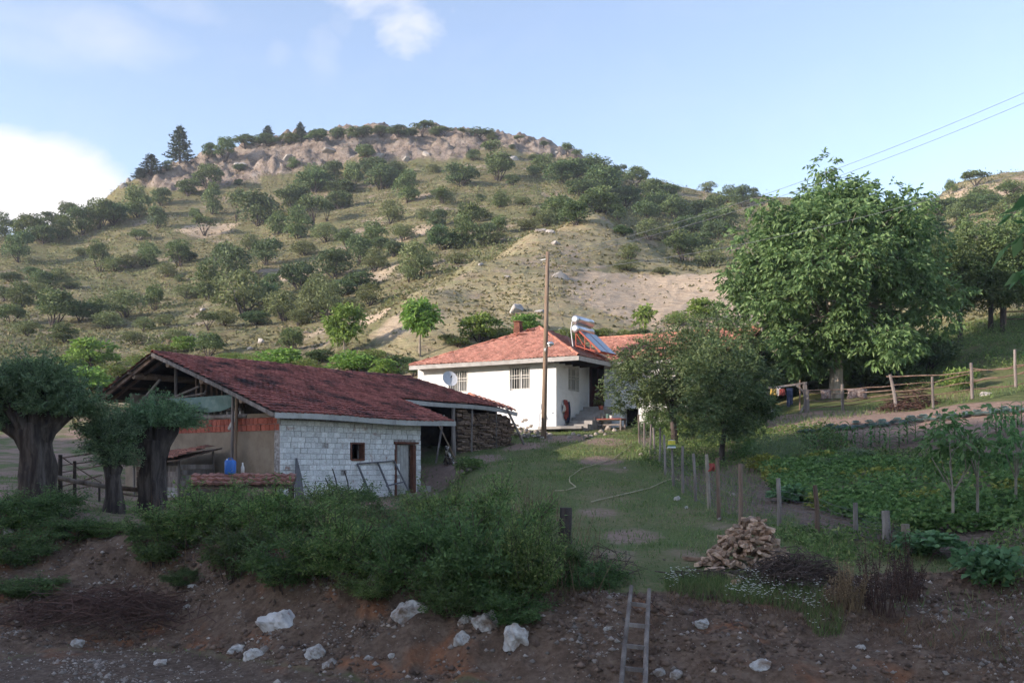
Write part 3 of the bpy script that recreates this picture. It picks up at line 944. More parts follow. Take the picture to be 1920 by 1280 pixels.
def build_ground():
    cols = np.concatenate([np.linspace(-1500, -160, 24)[:-1], np.linspace(-160, 2100, 620), np.linspace(2100, 3400, 24)[1:]])
    rows = np.concatenate([np.linspace(7.5, 22, 210)[:-1], np.linspace(22, 60, 150)[:-1], np.linspace(60, 240, 215)[:-1], np.linspace(240, 690, 14)])
    CXg, RY = np.meshgrid(cols, rows)
    X = (CXg - 960) / F * np.maximum(RY, 10.0)
    Y = RY
    Z = height(X.ravel(), Y.ravel())
    V = np.stack([X.ravel(), Y.ravel(), Z], 1)
    nr, nc = CXg.shape
    idx = np.arange(nr * nc).reshape(nr, nc)
    fc = np.stack([idx[:-1, :-1].ravel(), idx[:-1, 1:].ravel(), idx[1:, 1:].ravel(), idx[1:, :-1].ravel()], 1)
    me = fast_mesh('ground', V, fc, ground_material(), True)
    px, bank, road, far, rock, garden, strip, yard, dirt, sand = ground_masks(X.ravel(), Y.ravel())
    # the dry spur behind the house is barer than the scrubby hill behind it, which is also painted darker for its grazing light
    spur_y = np.interp(px, [640, 700, 800, 900, 1020, 1110, 1200, 1310, 1400], [62, 66, 80, 92, 105, 116, 110, 100, 93])
    scrub = far * np.clip(sstep(-3, 4, Y.ravel() - spur_y) + (px < 690), 0, 1) * (1 - .6 * sstep(1700, 1800, px))
    for nm, trio in (('zone_a', (bank, road, far)), ('zone_b', (rock, garden, strip)), ('zone_c', (yard, dirt, sand))):
        at_ = me.color_attributes.new(nm, 'FLOAT_COLOR', 'POINT')
        buf = np.ones((len(V), 4), np.float32)
        for i, t in enumerate(trio):
            buf[:, i] = t
        if nm == 'zone_a':
            buf[:, 3] = scrub
        at_.data.foreach_set('color', buf.ravel())
    o = obj('ground', me)
    return tag(o, 'sloping ground of the valley with bank, lawn, garden and dry hillside', None, None, 'structure')


build_ground()


def build_shade_hill():
    """unseen hill left of the view, shaped to keep the low sun off the near ground"""
    xs = np.concatenate([np.linspace(-45, -180, 70), np.linspace(-190, -420, 20)])
    ys = np.linspace(-220, 75, 148)
    Xg, Yg = np.meshgrid(xs, ys)
    H = np.interp(Yg, [-220, -120, -60, -25, -15, -11, -8, -5, 0, 10, 20, 35, 50, 75], [70, 66, 58, 46, 42, 38.7, 36.9, 36, 35, 33, 28, 18, 5, -6])  # crest heights shaped to set where the shadow edge falls
    H = H + 0.7 * fbm(Xg * 0.07, Yg * 0.16, 41, 4)
    prof = np.interp(-Xg, [45, 60, 85, 110, 140, 200, 420], [0, .12, .62, 1.0, .98, .9, .5])
    Z = -3.2 + (H + 3.2) * prof
    V = np.stack([Xg.ravel(), Yg.ravel(), Z.ravel()], 1)
    nr, nc = Xg.shape
    idx = np.arange(nr * nc).reshape(nr, nc)
    fc = np.stack([idx[:-1, :-1].ravel(), idx[1:, :-1].ravel(), idx[1:, 1:].ravel(), idx[:-1, 1:].ravel()], 1)
    mt = surf('side_hill', [(0, (0.10, 0.11, 0.05)), (0.5, (0.20, 0.18, 0.10)), (1, (0.30, 0.25, 0.16))], 0.08, 0.97, 0.0, rnd=0.0, coord='Position')
    tag(obj('hill', fast_mesh('hill', V, fc, mt, True)), 'grassy hill left of the farm', None, None, 'structure')
    W = MB().add([(-600, -600, -3.25), (600, -600, -3.25), (600, 7.6, -3.25), (-600, 7.6, -3.25)], [(0, 1, 2, 3)])
    tag(W.build('valley_floor', mt), 'valley floor behind the viewer', None, None, 'structure')


build_shade_hill()
# ------------------------------------------------------------------ buildings


def wall_holes(x0, x1, z0, z1, holes, thick, step=None):
    """wall in the local xz plane, front face at y=0 looking to -y, thickness along +y; holes (xa, xb, za, zb)"""
    xs = sorted({x0, x1, *[h[0] for h in holes], *[h[1] for h in holes]})
    zs = sorted({z0, z1, *[h[2] for h in holes], *[h[3] for h in holes]})
    mb = MB()

    def inside(x, z):
        if not (x0 < x < x1 and z0 < z < z1):
            return True
        return any(h[0] < x < h[1] and h[2] < z < h[3] for h in holes)
    for i in range(len(xs) - 1):
        for j in range(len(zs) - 1):
            a, b, c, d = xs[i], xs[i + 1], zs[j], zs[j + 1]
            mx, mz = (a + b) / 2, (c + d) / 2
            if inside(mx, mz):
                continue
            mb.add([(a, 0, c), (b, 0, c), (b, 0, d), (a, 0, d)], [(0, 1, 2, 3)])
            mb.add([(a, thick, c), (b, thick, c), (b, thick, d), (a, thick, d)], [(3, 2, 1, 0)])
            e = 1e-4
            if inside(a - e, mz):
                mb.add([(a, 0, c), (a, 0, d), (a, thick, d), (a, thick, c)], [(0, 1, 2, 3)])
            if inside(b + e, mz):
                mb.add([(b, 0, c), (b, thick, c), (b, thick, d), (b, 0, d)], [(0, 1, 2, 3)])
            if inside(mx, c - e):
                mb.add([(a, 0, c), (a, thick, c), (b, thick, c), (b, 0, c)], [(0, 1, 2, 3)])
            if inside(mx, d + e):
                mb.add([(a, 0, d), (b, 0, d), (b, thick, d), (a, thick, d)], [(0, 1, 2, 3)])
    return mb


TILE_PROFILE = [(-0.115, 0.004), (-0.075, 0.030), (-0.03, 0.034), (0.02, 0.010), (0.075, 0.004), (0.115, 0.012)]
TILE_L = 0.37


def tile_shape():
    """one interlocking clay tile lying in local xy, y up the slope, lower end at y=0"""
    n = len(TILE_PROFILE)
    vs = []
    for y, dz in ((0.0, 0.075), (TILE_L, 0.012)):
        for x, z in TILE_PROFILE:
            vs.append((x, y, z + dz))
    for x, z in TILE_PROFILE:
        vs.append((x, 0.0, z + 0.015))
    fs = []
    for i in range(n - 1):
        fs.append((i, i + 1, n + i + 1, n + i))
        fs.append((2 * n + i, 2 * n + i + 1, i + 1, i))
    return vs, fs


def tile_frame(origin, across, up):
    a = Vector(across).normalized()
    u = Vector(up).normalized()
    w = a.cross(u).normalized()
    return Matrix(((a.x, u.x, w.x, origin[0]), (a.y, u.y, w.y, origin[1]), (a.z, u.z, w.z, origin[2]), (0, 0, 0, 1)))


TVS, TFS = tile_shape()


def tiles_joined(mats):
    V = np.array(TVS)
    out = []
    for mt in mats:
        A = np.array(mt)
        out.append(V @ A[:3, :3].T + A[:3, 3])
    n = len(TVS)
    q = np.array(TFS)
    fs = np.concatenate([q + i * n for i in range(len(mats))])
    return np.concatenate(out), fs


def jitter(mt, s=0.02):
    e = Matrix.Rotation(random.uniform(-s, s), 4, 'Z') @ Matrix.Rotation(random.uniform(-s, s), 4, 'X') @ Matrix.Rotation(random.uniform(-s, s), 4, 'Y')
    return mt @ Matrix.Translation((random.uniform(-.006, .006), random.uniform(-.012, .012), random.uniform(0, .012))) @ e


def half_round(L=0.38, r0=0.11, r1=0.09, n=6):
    mb = MB()
    vs = []
    for rr, y in ((r0, 0), (r1, L)):
        for k in range(n + 1):
            t = math.pi * k / n
            vs.append((rr * math.cos(t), y, rr * math.sin(t)))
    for rr, y in ((r0 - .018, 0), (r1 - .018, L)):
        for k in range(n + 1):
            t = math.pi * k / n
            vs.append((rr * math.cos(t), y, rr * math.sin(t)))
    m = n + 1
    fs = []
    for k in range(n):
        fs.append((k, k + 1, m + k + 1, m + k))
        fs.append((2 * m + k + 1, 2 * m + k, 3 * m + k, 3 * m + k + 1))
        fs.append((k + 1, k, 2 * m + k, 2 * m + k + 1))
        fs.append((m + k, m + k + 1, 3 * m + k + 1, 3 * m + k))
    mb.add(vs, fs)
    return mb


RIDGE_ME = half_round().mesh('ridge_tile', M['ridge_tile'])
RIDGE_BARN_ME = half_round(0.36, 0.10, 0.085).mesh('ridge_tile', M['tile'])


def ridge_run(parent, a, b, me, step=0.30, jit=0.08, lift=0.03):
    a, b = Vector(a), Vector(b)
    d = b - a
    n = max(1, int(d.length / step))
    for i in range(n):
        o = obj('ridge_tile', me, parent)
        p = a + d * (i / n)
        mt = tile_frame(p + Vector((0, 0, lift)), d.cross(Vector((0, 0, 1))), d)
        mt = mt @ Matrix.Rotation(random.uniform(-jit, jit), 4, 'Z') @ Matrix.Rotation(0.06 + random.uniform(-jit, jit) * .6, 4, 'X') @ Matrix.Rotation(random.uniform(-jit, jit), 4, 'Y')
        o.matrix_local = mt


# ---- the white house; local x runs along the front to the right, local y into the house
HZ = 1.45
HR = math.radians(-30)
house = thing('white_house', 'whitewashed house with a hipped red tile roof standing above the lawn', 'house', (2.13, 48.0, HZ), HR)
Z0 = -0.9
WT = 3.72
FW = wall_holes(-7.75, -0.4, Z0, WT, [(-2.61, -1.46, 2.2, 3.36), (-6.25, -5.09, 2.2, 3.36)], 0.4)
FW.build('front_wall', M['plaster'], house)
o = wall_holes(0.0, 3.57, Z0, WT, [(1.32, 2.45, 2.2, 3.36)], 0.4).build('side_wall', M['plaster'], house)
o.rotation_euler = (0, 0, math.radians(90))
o.location = (0, 0, 0)
o = wall_holes(0.0, 7.2, Z0, WT, [(0.03, 0.90, 1.5, 3.6), (1.98, 2.75, 0.05, 1.35), (4.2, 5.2, 2.2, 3.3)], 0.4).build('wing_wall', M['plaster'], house, loc=(0, 3.57, 0))
MB().box((-7.95, 5.0, (WT + Z0) / 2), (0.4, 9.99, WT - Z0)).build('back_side_wall', M['plaster'], house)
MB().box((-.4, 10.2, (WT + Z0) / 2), (15.3, 0.4, WT - Z0)).build('rear_wall', M['plaster'], house)
MB().box((7.41, 6.9, (WT + Z0) / 2), (0.4, 6.2, WT - Z0)).build('gable_wall', M['plaster'], house)


def window(parent, x0, x1, z0, z1, y=0.0, rot=0.0, origin=(0, 0, 0), open_part=0.3):
    w = obj('window', None, parent, origin, rot)
    f = MB()
    t = 0.06
    for a, b in (((x0 + t / 2, z0), (x0 + t / 2, z1)), ((x1 - t / 2, z0), (x1 - t / 2, z1)), (((x0 + x1) / 2, z0), ((x0 + x1) / 2, z1))):
        f.box(((a[0] + b[0]) / 2, y + .17, (a[1] + b[1]) / 2), (t, .06, z1 - z0 - .005))
    for zz in (z0 + t / 2, z1 - t / 2):
        f.box(((x0 + x1) / 2, y + .17, zz), (x1 - x0 - 2 * t, .055, t))
    f.build('frame', M['white_paint'], w)
    MB().box(((x0 + x1) / 2, y + .19, (z0 + z1) / 2), (x1 - x0 - .08, .012, z1 - z0 - .08)).build('pane', M['glass'], w)
    c = MB()
    n = 26
    xa, xb = x0 + (x1 - x0) * open_part, x1 - 0.05
    for i in range(n):
        u0 = xa + (xb - xa) * i / n
        u1 = xa + (xb - xa) * (i + 1) / n
        d0 = .27 + .022 * math.sin(i * 1.9)
        d1 = .27 + .022 * math.sin((i + 1) * 1.9)
        c.add([(u0, y + d0, z0 + .02), (u1, y + d1, z0 + .02), (u1, y + d1, z1 - .03), (u0, y + d0, z1 - .03)], [(0, 1, 2, 3)])
    c.build('curtain', M['curtain'], w)
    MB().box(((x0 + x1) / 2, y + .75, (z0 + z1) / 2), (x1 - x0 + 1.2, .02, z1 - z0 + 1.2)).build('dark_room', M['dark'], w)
    g = MB()
    nb = 9
    for i in range(nb):
        xx = x0 + .03 + (x1 - x0 - .06) * i / (nb - 1)
        g.box((xx, y - .02, (z0 + z1) / 2), (.02, .02, z1 - z0 + .04))
    for zz in (z0 + .06, z0 + (z1 - z0) * .62, z0 + (z1 - z0) * .5, z1 - .05):
        g.box(((x0 + x1) / 2, y - .032, zz), (x1 - x0 + .06, .012, .028))
    g.build('grille', M['bar_paint'], w)
    return w


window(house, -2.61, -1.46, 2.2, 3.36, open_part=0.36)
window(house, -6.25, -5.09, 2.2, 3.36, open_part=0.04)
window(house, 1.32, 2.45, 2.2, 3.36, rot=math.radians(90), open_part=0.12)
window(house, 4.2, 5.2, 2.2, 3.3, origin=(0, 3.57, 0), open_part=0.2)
# door of the house, dark red below, dark glass above
d = obj('door', None, house, (0, 3.57, 0))
f = MB()
f.box((.06, .12, 2.55), (.06, .10, 2.1)).box((.87, .12, 2.55), (.06, .10, 2.1)).box((.465, .12, 3.57), (.75, .10, .06))
f.build('frame', M['door_red'], d)
f = MB()
f.box((.465, .16, 2.0), (.75, .05, 1.0)).box((.465, .135, 2.03), (.55, .02, .7)).box((.465, .16, 2.52), (.75, .05, .05)).box((.465, .16, 3.5), (.75, .05, .08))
f.box((.115, .16, 3.0), (.05, .05, .92)).box((.815, .16, 3.0), (.05, .05, .92)).box((.465, .16, 3.0), (.04, .045, .92))
f.build('leaf', M['door_red'], d)
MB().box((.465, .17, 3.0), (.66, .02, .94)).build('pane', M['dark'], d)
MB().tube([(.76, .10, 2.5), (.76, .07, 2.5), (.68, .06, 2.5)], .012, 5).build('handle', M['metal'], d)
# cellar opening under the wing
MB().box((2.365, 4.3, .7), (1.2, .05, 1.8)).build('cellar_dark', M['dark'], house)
# stone steps down from the door along the side wall
for i in range(7):
    zt = 1.45 - i * 0.19
    y1 = 3.50 - i * 0.44
    MB().box((.68 + random.uniform(-.04, .04), y1 - .30, zt - .40), (1.25 + random.uniform(-.05, .08), .62 if i == 0 else .52, .80 - i * .003)).build('step', M['concrete'], house)

# roof of the house
E = 3.62          # eave height above the house base
AP = (-3.4, 4.6, 5.86)
LB, RB, FB, KB = -8.24, 1.5, -0.6, 10.6
roof = obj('roof', None, house)
deck = MB()
c0, c1, c2, c3 = (LB, FB, E), (RB, FB, E), (RB, KB, E), (LB, KB, E)
for tri in ((c0, c1, AP), (c1, c2, AP), (c2, c3, AP), (c3, c0, AP)):
    deck.poly(tri, (0, 0, -0.05))
deck.build('roof_boarding', M['wood_brown'], roof)
wing = MB()
WE0, WR, WE1 = (3.0, E + .03), (7.0, 5.38), (11.0, E + .03)
wing.poly([(0.5, WE0[0], WE0[1]), (7.9, WE0[0], WE0[1]), (7.9, WR[0], WR[1]), (-1.0, WR[0], WR[1])], (0, 0, -.05))
wing.poly([(0.5, WE1[0], WE1[1]), (-1.0, WR[0], WR[1]), (7.9, WR[0], WR[1]), (7.9, WE1[0], WE1[1])], (0, 0, -.05))
wing.build('wing_boarding', M['wood_brown'], roof)
MB().box(((LB + RB) / 2, FB + 1.0, E - .075), (RB - LB - .1, 1.9, .03)).box((RB - 0.75, 1.55, E - .074), (1.4, 2.9, .03)).build('soffit', M['wood_brown'], roof)
MB().box(((LB + RB) / 2, FB - .015, E - .085), (RB - LB + .04, .035, .21)).build('fascia_board', M['wood_pale'], roof)
MB().box((RB + .015, 1.2, E - .085), (.035, 3.56, .21)).build('fascia_board', M['wood_pale'], roof)
MB().box((4.75, 2.985, E - .06), (6.3, .035, .17)).build('fascia_board', M['wood_pale'], roof)
b = MB()
for yy in (-.3, .25, .9, 1.7, 2.5):
    b.bar((0.05, yy, E - .16), (1.42, yy, E - .13), .09, .11)
b.build('eave_rafter', M['wood_dark'], roof)


def in_tri(p, tri):
    def sg(a, b):
        return (p[0] - b[0]) * (a[1] - b[1]) - (a[0] - b[0]) * (p[1] - b[1])
    d1, d2, d3 = sg(tri[0], tri[1]), sg(tri[1], tri[2]), sg(tri[2], tri[0])
    return not ((d1 < 0 or d2 < 0 or d3 < 0) and (d1 > 0 or d2 > 0 or d3 > 0))


def tile_face(p0, across, up_xy, rise, width, run, test, pitch_w=0.215, pitch_l=0.30):
    """tile frames on a sloping face: p0 lower left corner, across and up_xy unit vectors in plan"""
    a = Vector((across[0], across[1], 0))
    slope = math.hypot(run, rise)
    u = Vector((up_xy[0] * run, up_xy[1] * run, rise)) / slope
    res = []
    for r in range(int(slope / pitch_l) + 1):
        sag = 0.02 * math.sin(r * 1.3)
        for c in range(int(width / pitch_w) + 1):
            p = Vector(p0) + a * ((c + .5) * pitch_w) + u * (r * pitch_l - .04) + Vector((0, 0, .012 + 0.02 * math.sin(c * .21 + r * .1)))
            m = p + u * 0.15
            if test((m.x, m.y)):
                res.append(jitter(tile_frame(p, a, u)))
    return res


tl = tile_face(c0, (1, 0), (0, 1), AP[2] - E, RB - LB, AP[1] - FB, lambda p: in_tri(p, (c0, c1, AP)))
tl += tile_face(c1, (0, 1), (-1, 0), AP[2] - E, KB - FB, RB - AP[0], lambda p: in_tri(p, (c1, c2, AP)) and p[1] < 3.1 + max(0, (RB - p[0])) * 0.75)
tl += tile_face((-1.0, WE0[0], WE0[1]), (1, 0), (0, 1), WR[1] - WE0[1], 8.9, 4.0, lambda p: p[0] > 1.55 - (p[1] - 3.0) * 0.62 and p[1] < 7.0)
V_, F_ = tiles_joined(tl)
tag(obj('roof_tiles', fast_mesh('roof_tiles', V_, F_, M['tile_house']), roof), kind='stuff')
# tiles of the two roof slopes that turn away from the viewer
tl = tile_face(c3, (0, -1), (1, 0), AP[2] - E, KB - FB, AP[0] - LB, lambda p: in_tri(p, (c3, c0, AP)))
V_, F_ = tiles_joined(tl)
tag(obj('roof_tiles', fast_mesh('roof_tiles', V_, F_, M['tile_house']), roof), kind='stuff')
ridge_run(roof, c0, AP, RIDGE_ME, 0.33, 0.10)
ridge_run(roof, c1, AP, RIDGE_ME, 0.30, 0.12)
ridge_run(roof, (-1.0, WR[0], WR[1]), (7.9, WR[0], WR[1]), RIDGE_ME, 0.33, 0.10)
ch = MB()
for i in range(7):
    ch.box((-4.25 + random.uniform(-.015, .015), 3.75 + random.uniform(-.015, .015), 5.35 + i * .12), (.40 - .01 * i, .40 - .01 * i, .115))
ch.box((-4.25, 3.75, 6.18), (.42, .42, .05))
ch.build('chimney', M['rust'], roof)
for i, (dx, dy) in enumerate(((-.25, -.1), (.1, -.3), (.3, .1), (.55, .25), (-.05, -.55), (.35, -.3))):
    t = obj('ridge_tile', RIDGE_ME, roof)
    t.matrix_local = Matrix.Translation((-4.0 + dx, 3.75 + dy, 5.52 + dx * .1 + dy * .4)) @ Matrix.Rotation(random.uniform(0, 3), 4, 'Z')

# bare stones of the footing where the whitewash has come off
PS = [rock_mesh('plinth_stone', 660 + i, M['rubble'], 2, .25, .75) for i in range(4)]
for i in range(64):
    x_ = -random.uniform(0, 1) ** 1.3 * 4.6
    z_ = random.uniform(-.35, .15) + (.75 * random.random() if x_ < -1.2 else .15 * random.random())
    o = obj('plinth_stone', PS[i % 4], house, (x_, .03, z_))
    s_ = random.uniform(.2, .42)
    o.scale = (s_, .16, s_ * .85)
    o.rotation_euler = (0, random.uniform(-.4, .4), 0)
for i in range(12):
    o = obj('plinth_stone', PS[i % 4], house, (-.03, random.uniform(.1, 2.2), random.uniform(-.3, .15)))
    s_ = random.uniform(.2, .36)
    o.scale = (.14, s_, s_ * .8)

# ---- solar water heater on the roof
sw = thing('solar_water_heater', 'solar water heater with two silver tanks on the house roof', 'solar heater', (2.13, 48.0, HZ), HR)


def tank(z, a):
    k = MB()
    n = 14
    pts = [(a, 1.50, z), (a, 1.53, z), (a, 1.56, z), (a, 3.34, z), (a, 3.37, z), (a, 3.40, z)]
    k.tube(pts, [.12, .19, .215, .215, .19, .12], n)
    return k


t1 = tank(5.70, .26).build('tank', M['metal'], sw, True)
t2 = tank(5.24, .26).build('tank', M['metal'], sw, True)
MB().tube([(.26, 1.488, 5.70), (.26, 1.497, 5.70)], [.09, .11], 12).build('end_cap', M['white_paint'], t1)
MB().tube([(.26, 1.488, 5.24), (.26, 1.497, 5.24)], [.09, .11], 12).build('end_cap', M['white_paint'], t2)
pa, pb = Vector((.48, 0, 5.10)), Vector((1.62, 0, 4.02))
ax = (pb - pa).normalized()
nrm = Vector((-ax.z, 0, ax.x))
for y0 in (1.55, 2.50):
    c = (pa + pb) / 2 + Vector((0, y0 + .45, 0))
    MB().box(c, ((pb - pa).length, .90, .07), (ax, Vector((0, 1, 0)), nrm)).build('collector_frame', M['frame_red'], sw)
    MB().box(c + nrm * .042, ((pb - pa).length - .06, .84, .02), (ax, Vector((0, 1, 0)), nrm)).build('collector_glass', M['solar'], sw)
fr = MB()
for yy in (1.62, 3.28):
    fr.bar((.26, yy, 4.15), (.26, yy, 5.50), .035)
    fr.bar((.26, yy, 4.42), (1.3, yy, 4.05), .035)
    fr.bar((.26, yy, 5.05), (.75, yy, 4.3), .03)
    fr.bar((.75, yy, 4.15), (.75, yy, 4.85), .03)
fr.bar((.26, 1.62, 4.3), (.26, 3.28, 4.9), .03).bar((.26, 1.62, 4.9), (.26, 3.28, 4.3), .03).bar((1.3, 1.62, 4.05), (1.3, 3.28, 4.05), .03)
fr.build('stand', M['frame_red'], sw)
MB().tube([(.10, 1.52, 5.62), (.05, 1.48, 5.2), (.12, 1.5, 4.6), (.2, 1.5, 4.15)], .025, 6).build('pipe', M['white_paint'], sw)

# ---- the barn; local x along its length away from the viewer, local y to the left
BZ = -1.12
BR = math.atan2(.791, .611)
barn = thing('barn', 'long low barn of whitewashed blocks and mud under a red tile roof', 'barn', (-7.0, 30.0, BZ), BR)


def bz(z):
    return z - BZ


WL, WTOP = 6.2, bz(1.40)
WIN = (2.91, 3.43, bz(.17), bz(.66))
DOOR = (4.97, 5.84, 0.0, bz(.70))
wall_holes(0.0, WL, -0.5, WTOP, [WIN, (DOOR[0], DOOR[1], -0.3, DOOR[3])], 0.25).build('block_wall', M['mortar'], barn)
bw = [o for o in barn.children if o.name.startswith('block_wall')][0]
BLK = []
for s_ in range(4):
    r = np.random.default_rng(s_)
    k = MB()
    hx, hz_ = .5, .5
    pts = [(-hx, 0, -hz_), (hx, 0, -hz_), (hx, 0, hz_), (-hx, 0, hz_)]
    fr_ = [(p[0] * (0.97 + r.uniform(-.02, .02)), -1.0, p[2] * (0.95 + r.uniform(-.03, .03))) for p in pts]
    k.add(pts + fr_, [(0, 1, 5, 4), (1, 2, 6, 5), (2, 3, 7, 6), (3, 0, 4, 7), (4, 5, 6, 7)])
    BLK.append(k.mesh('block', M['whiteblock']))
course = 0.172
nrow = int((WTOP + .12) / course)
for r in range(nrow):
    zc = -.10 + course * (r + .5)
    if zc + course / 2 > WTOP:
        break
    x = 0.0 if r % 2 else -0.14
    while x < WL - .02:
        w = random.choice((.265, .27, .28, .25, .18, .27))
        a, b = max(x, 0.0), min(x + w, WL)
        x += w
        if b - a < .06:
            continue
        segs = [(a, b)]
        for h in (WIN, DOOR):
            if h[2] - .04 < zc < h[3] + .06:
                ns = []
                for (p, q) in segs:
                    if q <= h[0] - .06 or p >= h[1] + .06:
                        ns.append((p, q))
                    else:
                        if h[0] - .06 - p > .07:
                            ns.append((p, h[0] - .06))
                        if q - h[1] - .06 > .07:
                            ns.append((h[1] + .06, q))
                segs = ns
        for (p, q) in segs:
            if random.random() < .012:
                continue
            o = obj('block', random.choice(BLK), bw)
            o.location = ((p + q) / 2, 0.0, zc + random.uniform(-.003, .003))
            o.scale = ((q - p) - random.choice((.006, .010, .026, .008)), random.uniform(.008, .03), course - random.uniform(.006, .018))
# small window opening and plank door in the block wall
w = obj('window', None, barn)
x0, x1, z0, z1 = WIN
k = MB()
k.box((x0 - .02, .06, (z0 + z1) / 2), (.05, .2, z1 - z0 + .1)).box((x1 + .02, .06, (z0 + z1) / 2), (.06, .22, z1 - z0 + .1)).box(((x0 + x1) / 2, .06, z1 + .025), (x1 - x0 - .01, .2, .05)).box(((x0 + x1) / 2, .05, z0 - .03), (x1 - x0 - .01, .22, .06))
k.build('frame', M['rust'], w)
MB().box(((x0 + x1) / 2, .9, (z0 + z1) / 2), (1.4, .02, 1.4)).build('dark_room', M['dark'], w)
d = obj('door', None, barn)
x0, x1, z0, z1 = DOOR
k = MB()
k.box((x0 - .02, .05, z1 / 2), (.07, .18, z1)).box((x1 - .05, -.03, z1 / 2 - .06), (.14, .16, z1 + .05)).box(((x0 + x1) / 2 + .05, .02, z1 + .035), (x1 - x0 + .3, .2, .07))
k.build('frame', M['rust'], d)
n = 5
for i in range(n):
    a = x0 + .03 + (x1 - x0 - .17) * i / n
    MB().box((a + (x1 - x0 - .17) / n / 2, .10 + random.uniform(-.006, .006), z1 / 2), ((x1 - x0 - .17) / n - .012, .03, z1 - .05)).build('plank', M['wood_pale'], d)
MB().box((x0 + .17, .075, .95), (.22, .012, .38)).box((x0 + .17, .075, .52), (.20, .012, .22)).build('patch', M['white_paint'], d)
# gable wall: mud plaster, brick band, beam
GL = 8.4
gw = MB().box((.12, GL / 2 + .13, 1.03), (.24, GL - .26, 2.42 + .6), None)
gw = MB().box((.125, GL / 2 + .126, (bz(1.02) - .5) / 2), (.25, GL - .26, bz(1.02) + .5))
mw = gw.build('gable_wall', M['mud'], barn)
BRK = []
k = MB()
k.box((0, 0, 0), (.10, .9, .95))
BRK = k.mesh('brick', M['brick'])
MB().box((.14, GL / 2 + .12, bz(1.23)), (.20, GL - .25, .42)).build('brick_bed', M['mortar'], barn)
bb = [o for o in barn.children if o.name.startswith('brick_bed')][0]
for r in range(2):
    yy = 0.02 + (0.1 if r else 0)
    while yy < GL - .2:
        w_ = random.uniform(.19, .25)
        o = obj('brick', BRK, bb)
        o.location = (.04 + random.uniform(-.008, .008), yy + w_ / 2, bz(1.02) + .105 + r * .205)
        o.scale = (1.0, w_, .20)
        yy += w_
MB().tube([(.06, 1.6, bz(1.50)), (.03, 4.0, bz(1.52)), (.05, 6.0, bz(1.48)), (.06, 8.4, bz(1.5))], [.075, .085, .08, .075], 8).build('beam', M['wood_grey'], barn)
k = MB()
k.box((.12, .8, bz(1.50)), (.2, 1.6, .12))
k.build('wall_plate', M['mud'], barn)
k = MB()
for yy in np.arange(2.0, 8.0, .33):
    k.box((.12, yy, bz(1.60) + random.uniform(0, .02)), (.12, .10, .12 + random.uniform(-.03, .04)))
k.build('rafter_end', M['wood_pale'], barn)
MB().tube([(-.05, 1.8, bz(1.72)), (-.02, 3.4, bz(1.76)), (-.06, 5.2, bz(1.75)), (-.02, 7.8, bz(1.80))], .03, 6).build('rail', M['wood_grey'], barn)
# far end wall, back wall, walls of the open shed
MB().box((WL - .126, 2.0, (bz(1.55) - .5) / 2), (.25, 3.74, bz(1.55) + .5)).build('end_wall', M['mudbrick'], barn)
MB().box((6.1, GL - .1, 1.55), (11.8, .25, 4.1)).build('back_wall', M['mud'], barn)
MB().box((3.0, 4.2, bz(1.35)), (5.6, 7.6, .06)).build('loft_floor', M['wood_dark'], barn)
MB().box((7.0, 2.75, 1.2), (1.55, .18, 2.3)).build('shed_front_wall', M['mudbrick'], barn)

# roof of the barn
S_R, S_L, S_STEP = 6.3, 9.76, 2.67
T_STEP = 8.07


def roof_pt(t, s):
    """t along the roof from its near end, s up from the near eave"""
    if s <= S_R:
        z = 1.49 + .349 * s
    else:
        z = 1.49 + .349 * S_R - .38 * (s - S_R)
    z -= .0136 * max(0.0, t - 11.0) ** 2
    z += .03 * math.sin(t * .9 + s * .5) - .04 * math.sin(math.pi * min(1, max(0, t / 12))) * (1 if s > 2 else .4)
    return Vector((t - .6, s - .5, bz(z)))


def t_end(s):
    if s < S_STEP:
        return T_STEP
    if s <= S_R:
        return 15.25 + (12.4 - 15.25) * (s - S_STEP) / (S_R - S_STEP)
    return 12.4


broof = obj('roof', None, barn)
k = MB()


def strip(s0, s1, n=14):
    for i in range(n):
        for (a, b) in ((i / n, (i + 1) / n),):
            p = [roof_pt(t_end((s0 + .001)) * a, s0), roof_pt(t_end(s0 + .001) * b, s0), roof_pt(t_end(s1 - .001) * b, s1), roof_pt(t_end(s1 - .001) * a, s1)]
            k.poly(p, (0, 0, -.04))


strip(0, S_STEP)
strip(S_STEP + .001, S_R)
k.build('roof_boarding', M['wood_dark'], broof)
k = MB()
for i in range(10):
    p = [roof_pt(12.4 * i / 10, S_R), roof_pt(12.4 * (i + 1) / 10, S_R), roof_pt(12.4 * (i + 1) / 10, S_L), roof_pt(12.4 * i / 10, S_L)]
    k.poly(p, (0, 0, -.04))
k.build('left_slope_boarding', M['wood_dark'], broof)
# fascia boards: along the near eave, the shed eave and the gable edge
k = MB()
for i in range(8):
    a = roof_pt(T_STEP * i / 8, 0)
    b = roof_pt(T_STEP * (i + 1) / 8, 0)
    k.bar(a + Vector((0, -.02, -.05)), b + Vector((0, -.02, -.05)), .03, .17)
k.build('fascia_board', M['wood_pale'], broof)
k = MB()
for i in range(8):
    a = roof_pt(T_STEP - .1 + (15.3 - T_STEP) * i / 8, S_STEP)
    b = roof_pt(T_STEP - .1 + (15.3 - T_STEP) * (i + 1) / 8, S_STEP)
    k.bar(a + Vector((0, -.02, -.06)), b + Vector((0, -.02, -.06)), .035, .16)
k.build('fascia_board', M['wood_pale'], broof)
k = MB()
for i in range(9):
    a = roof_pt(0, S_R * i / 9)
    b = roof_pt(0, S_R * (i + 1) / 9)
    k.bar(a + Vector((-.02, 0, -.05)), b + Vector((-.02, 0, -.05)), .03, .12)
k.build('barge_board', M['wood_grey'], broof)
k = MB()
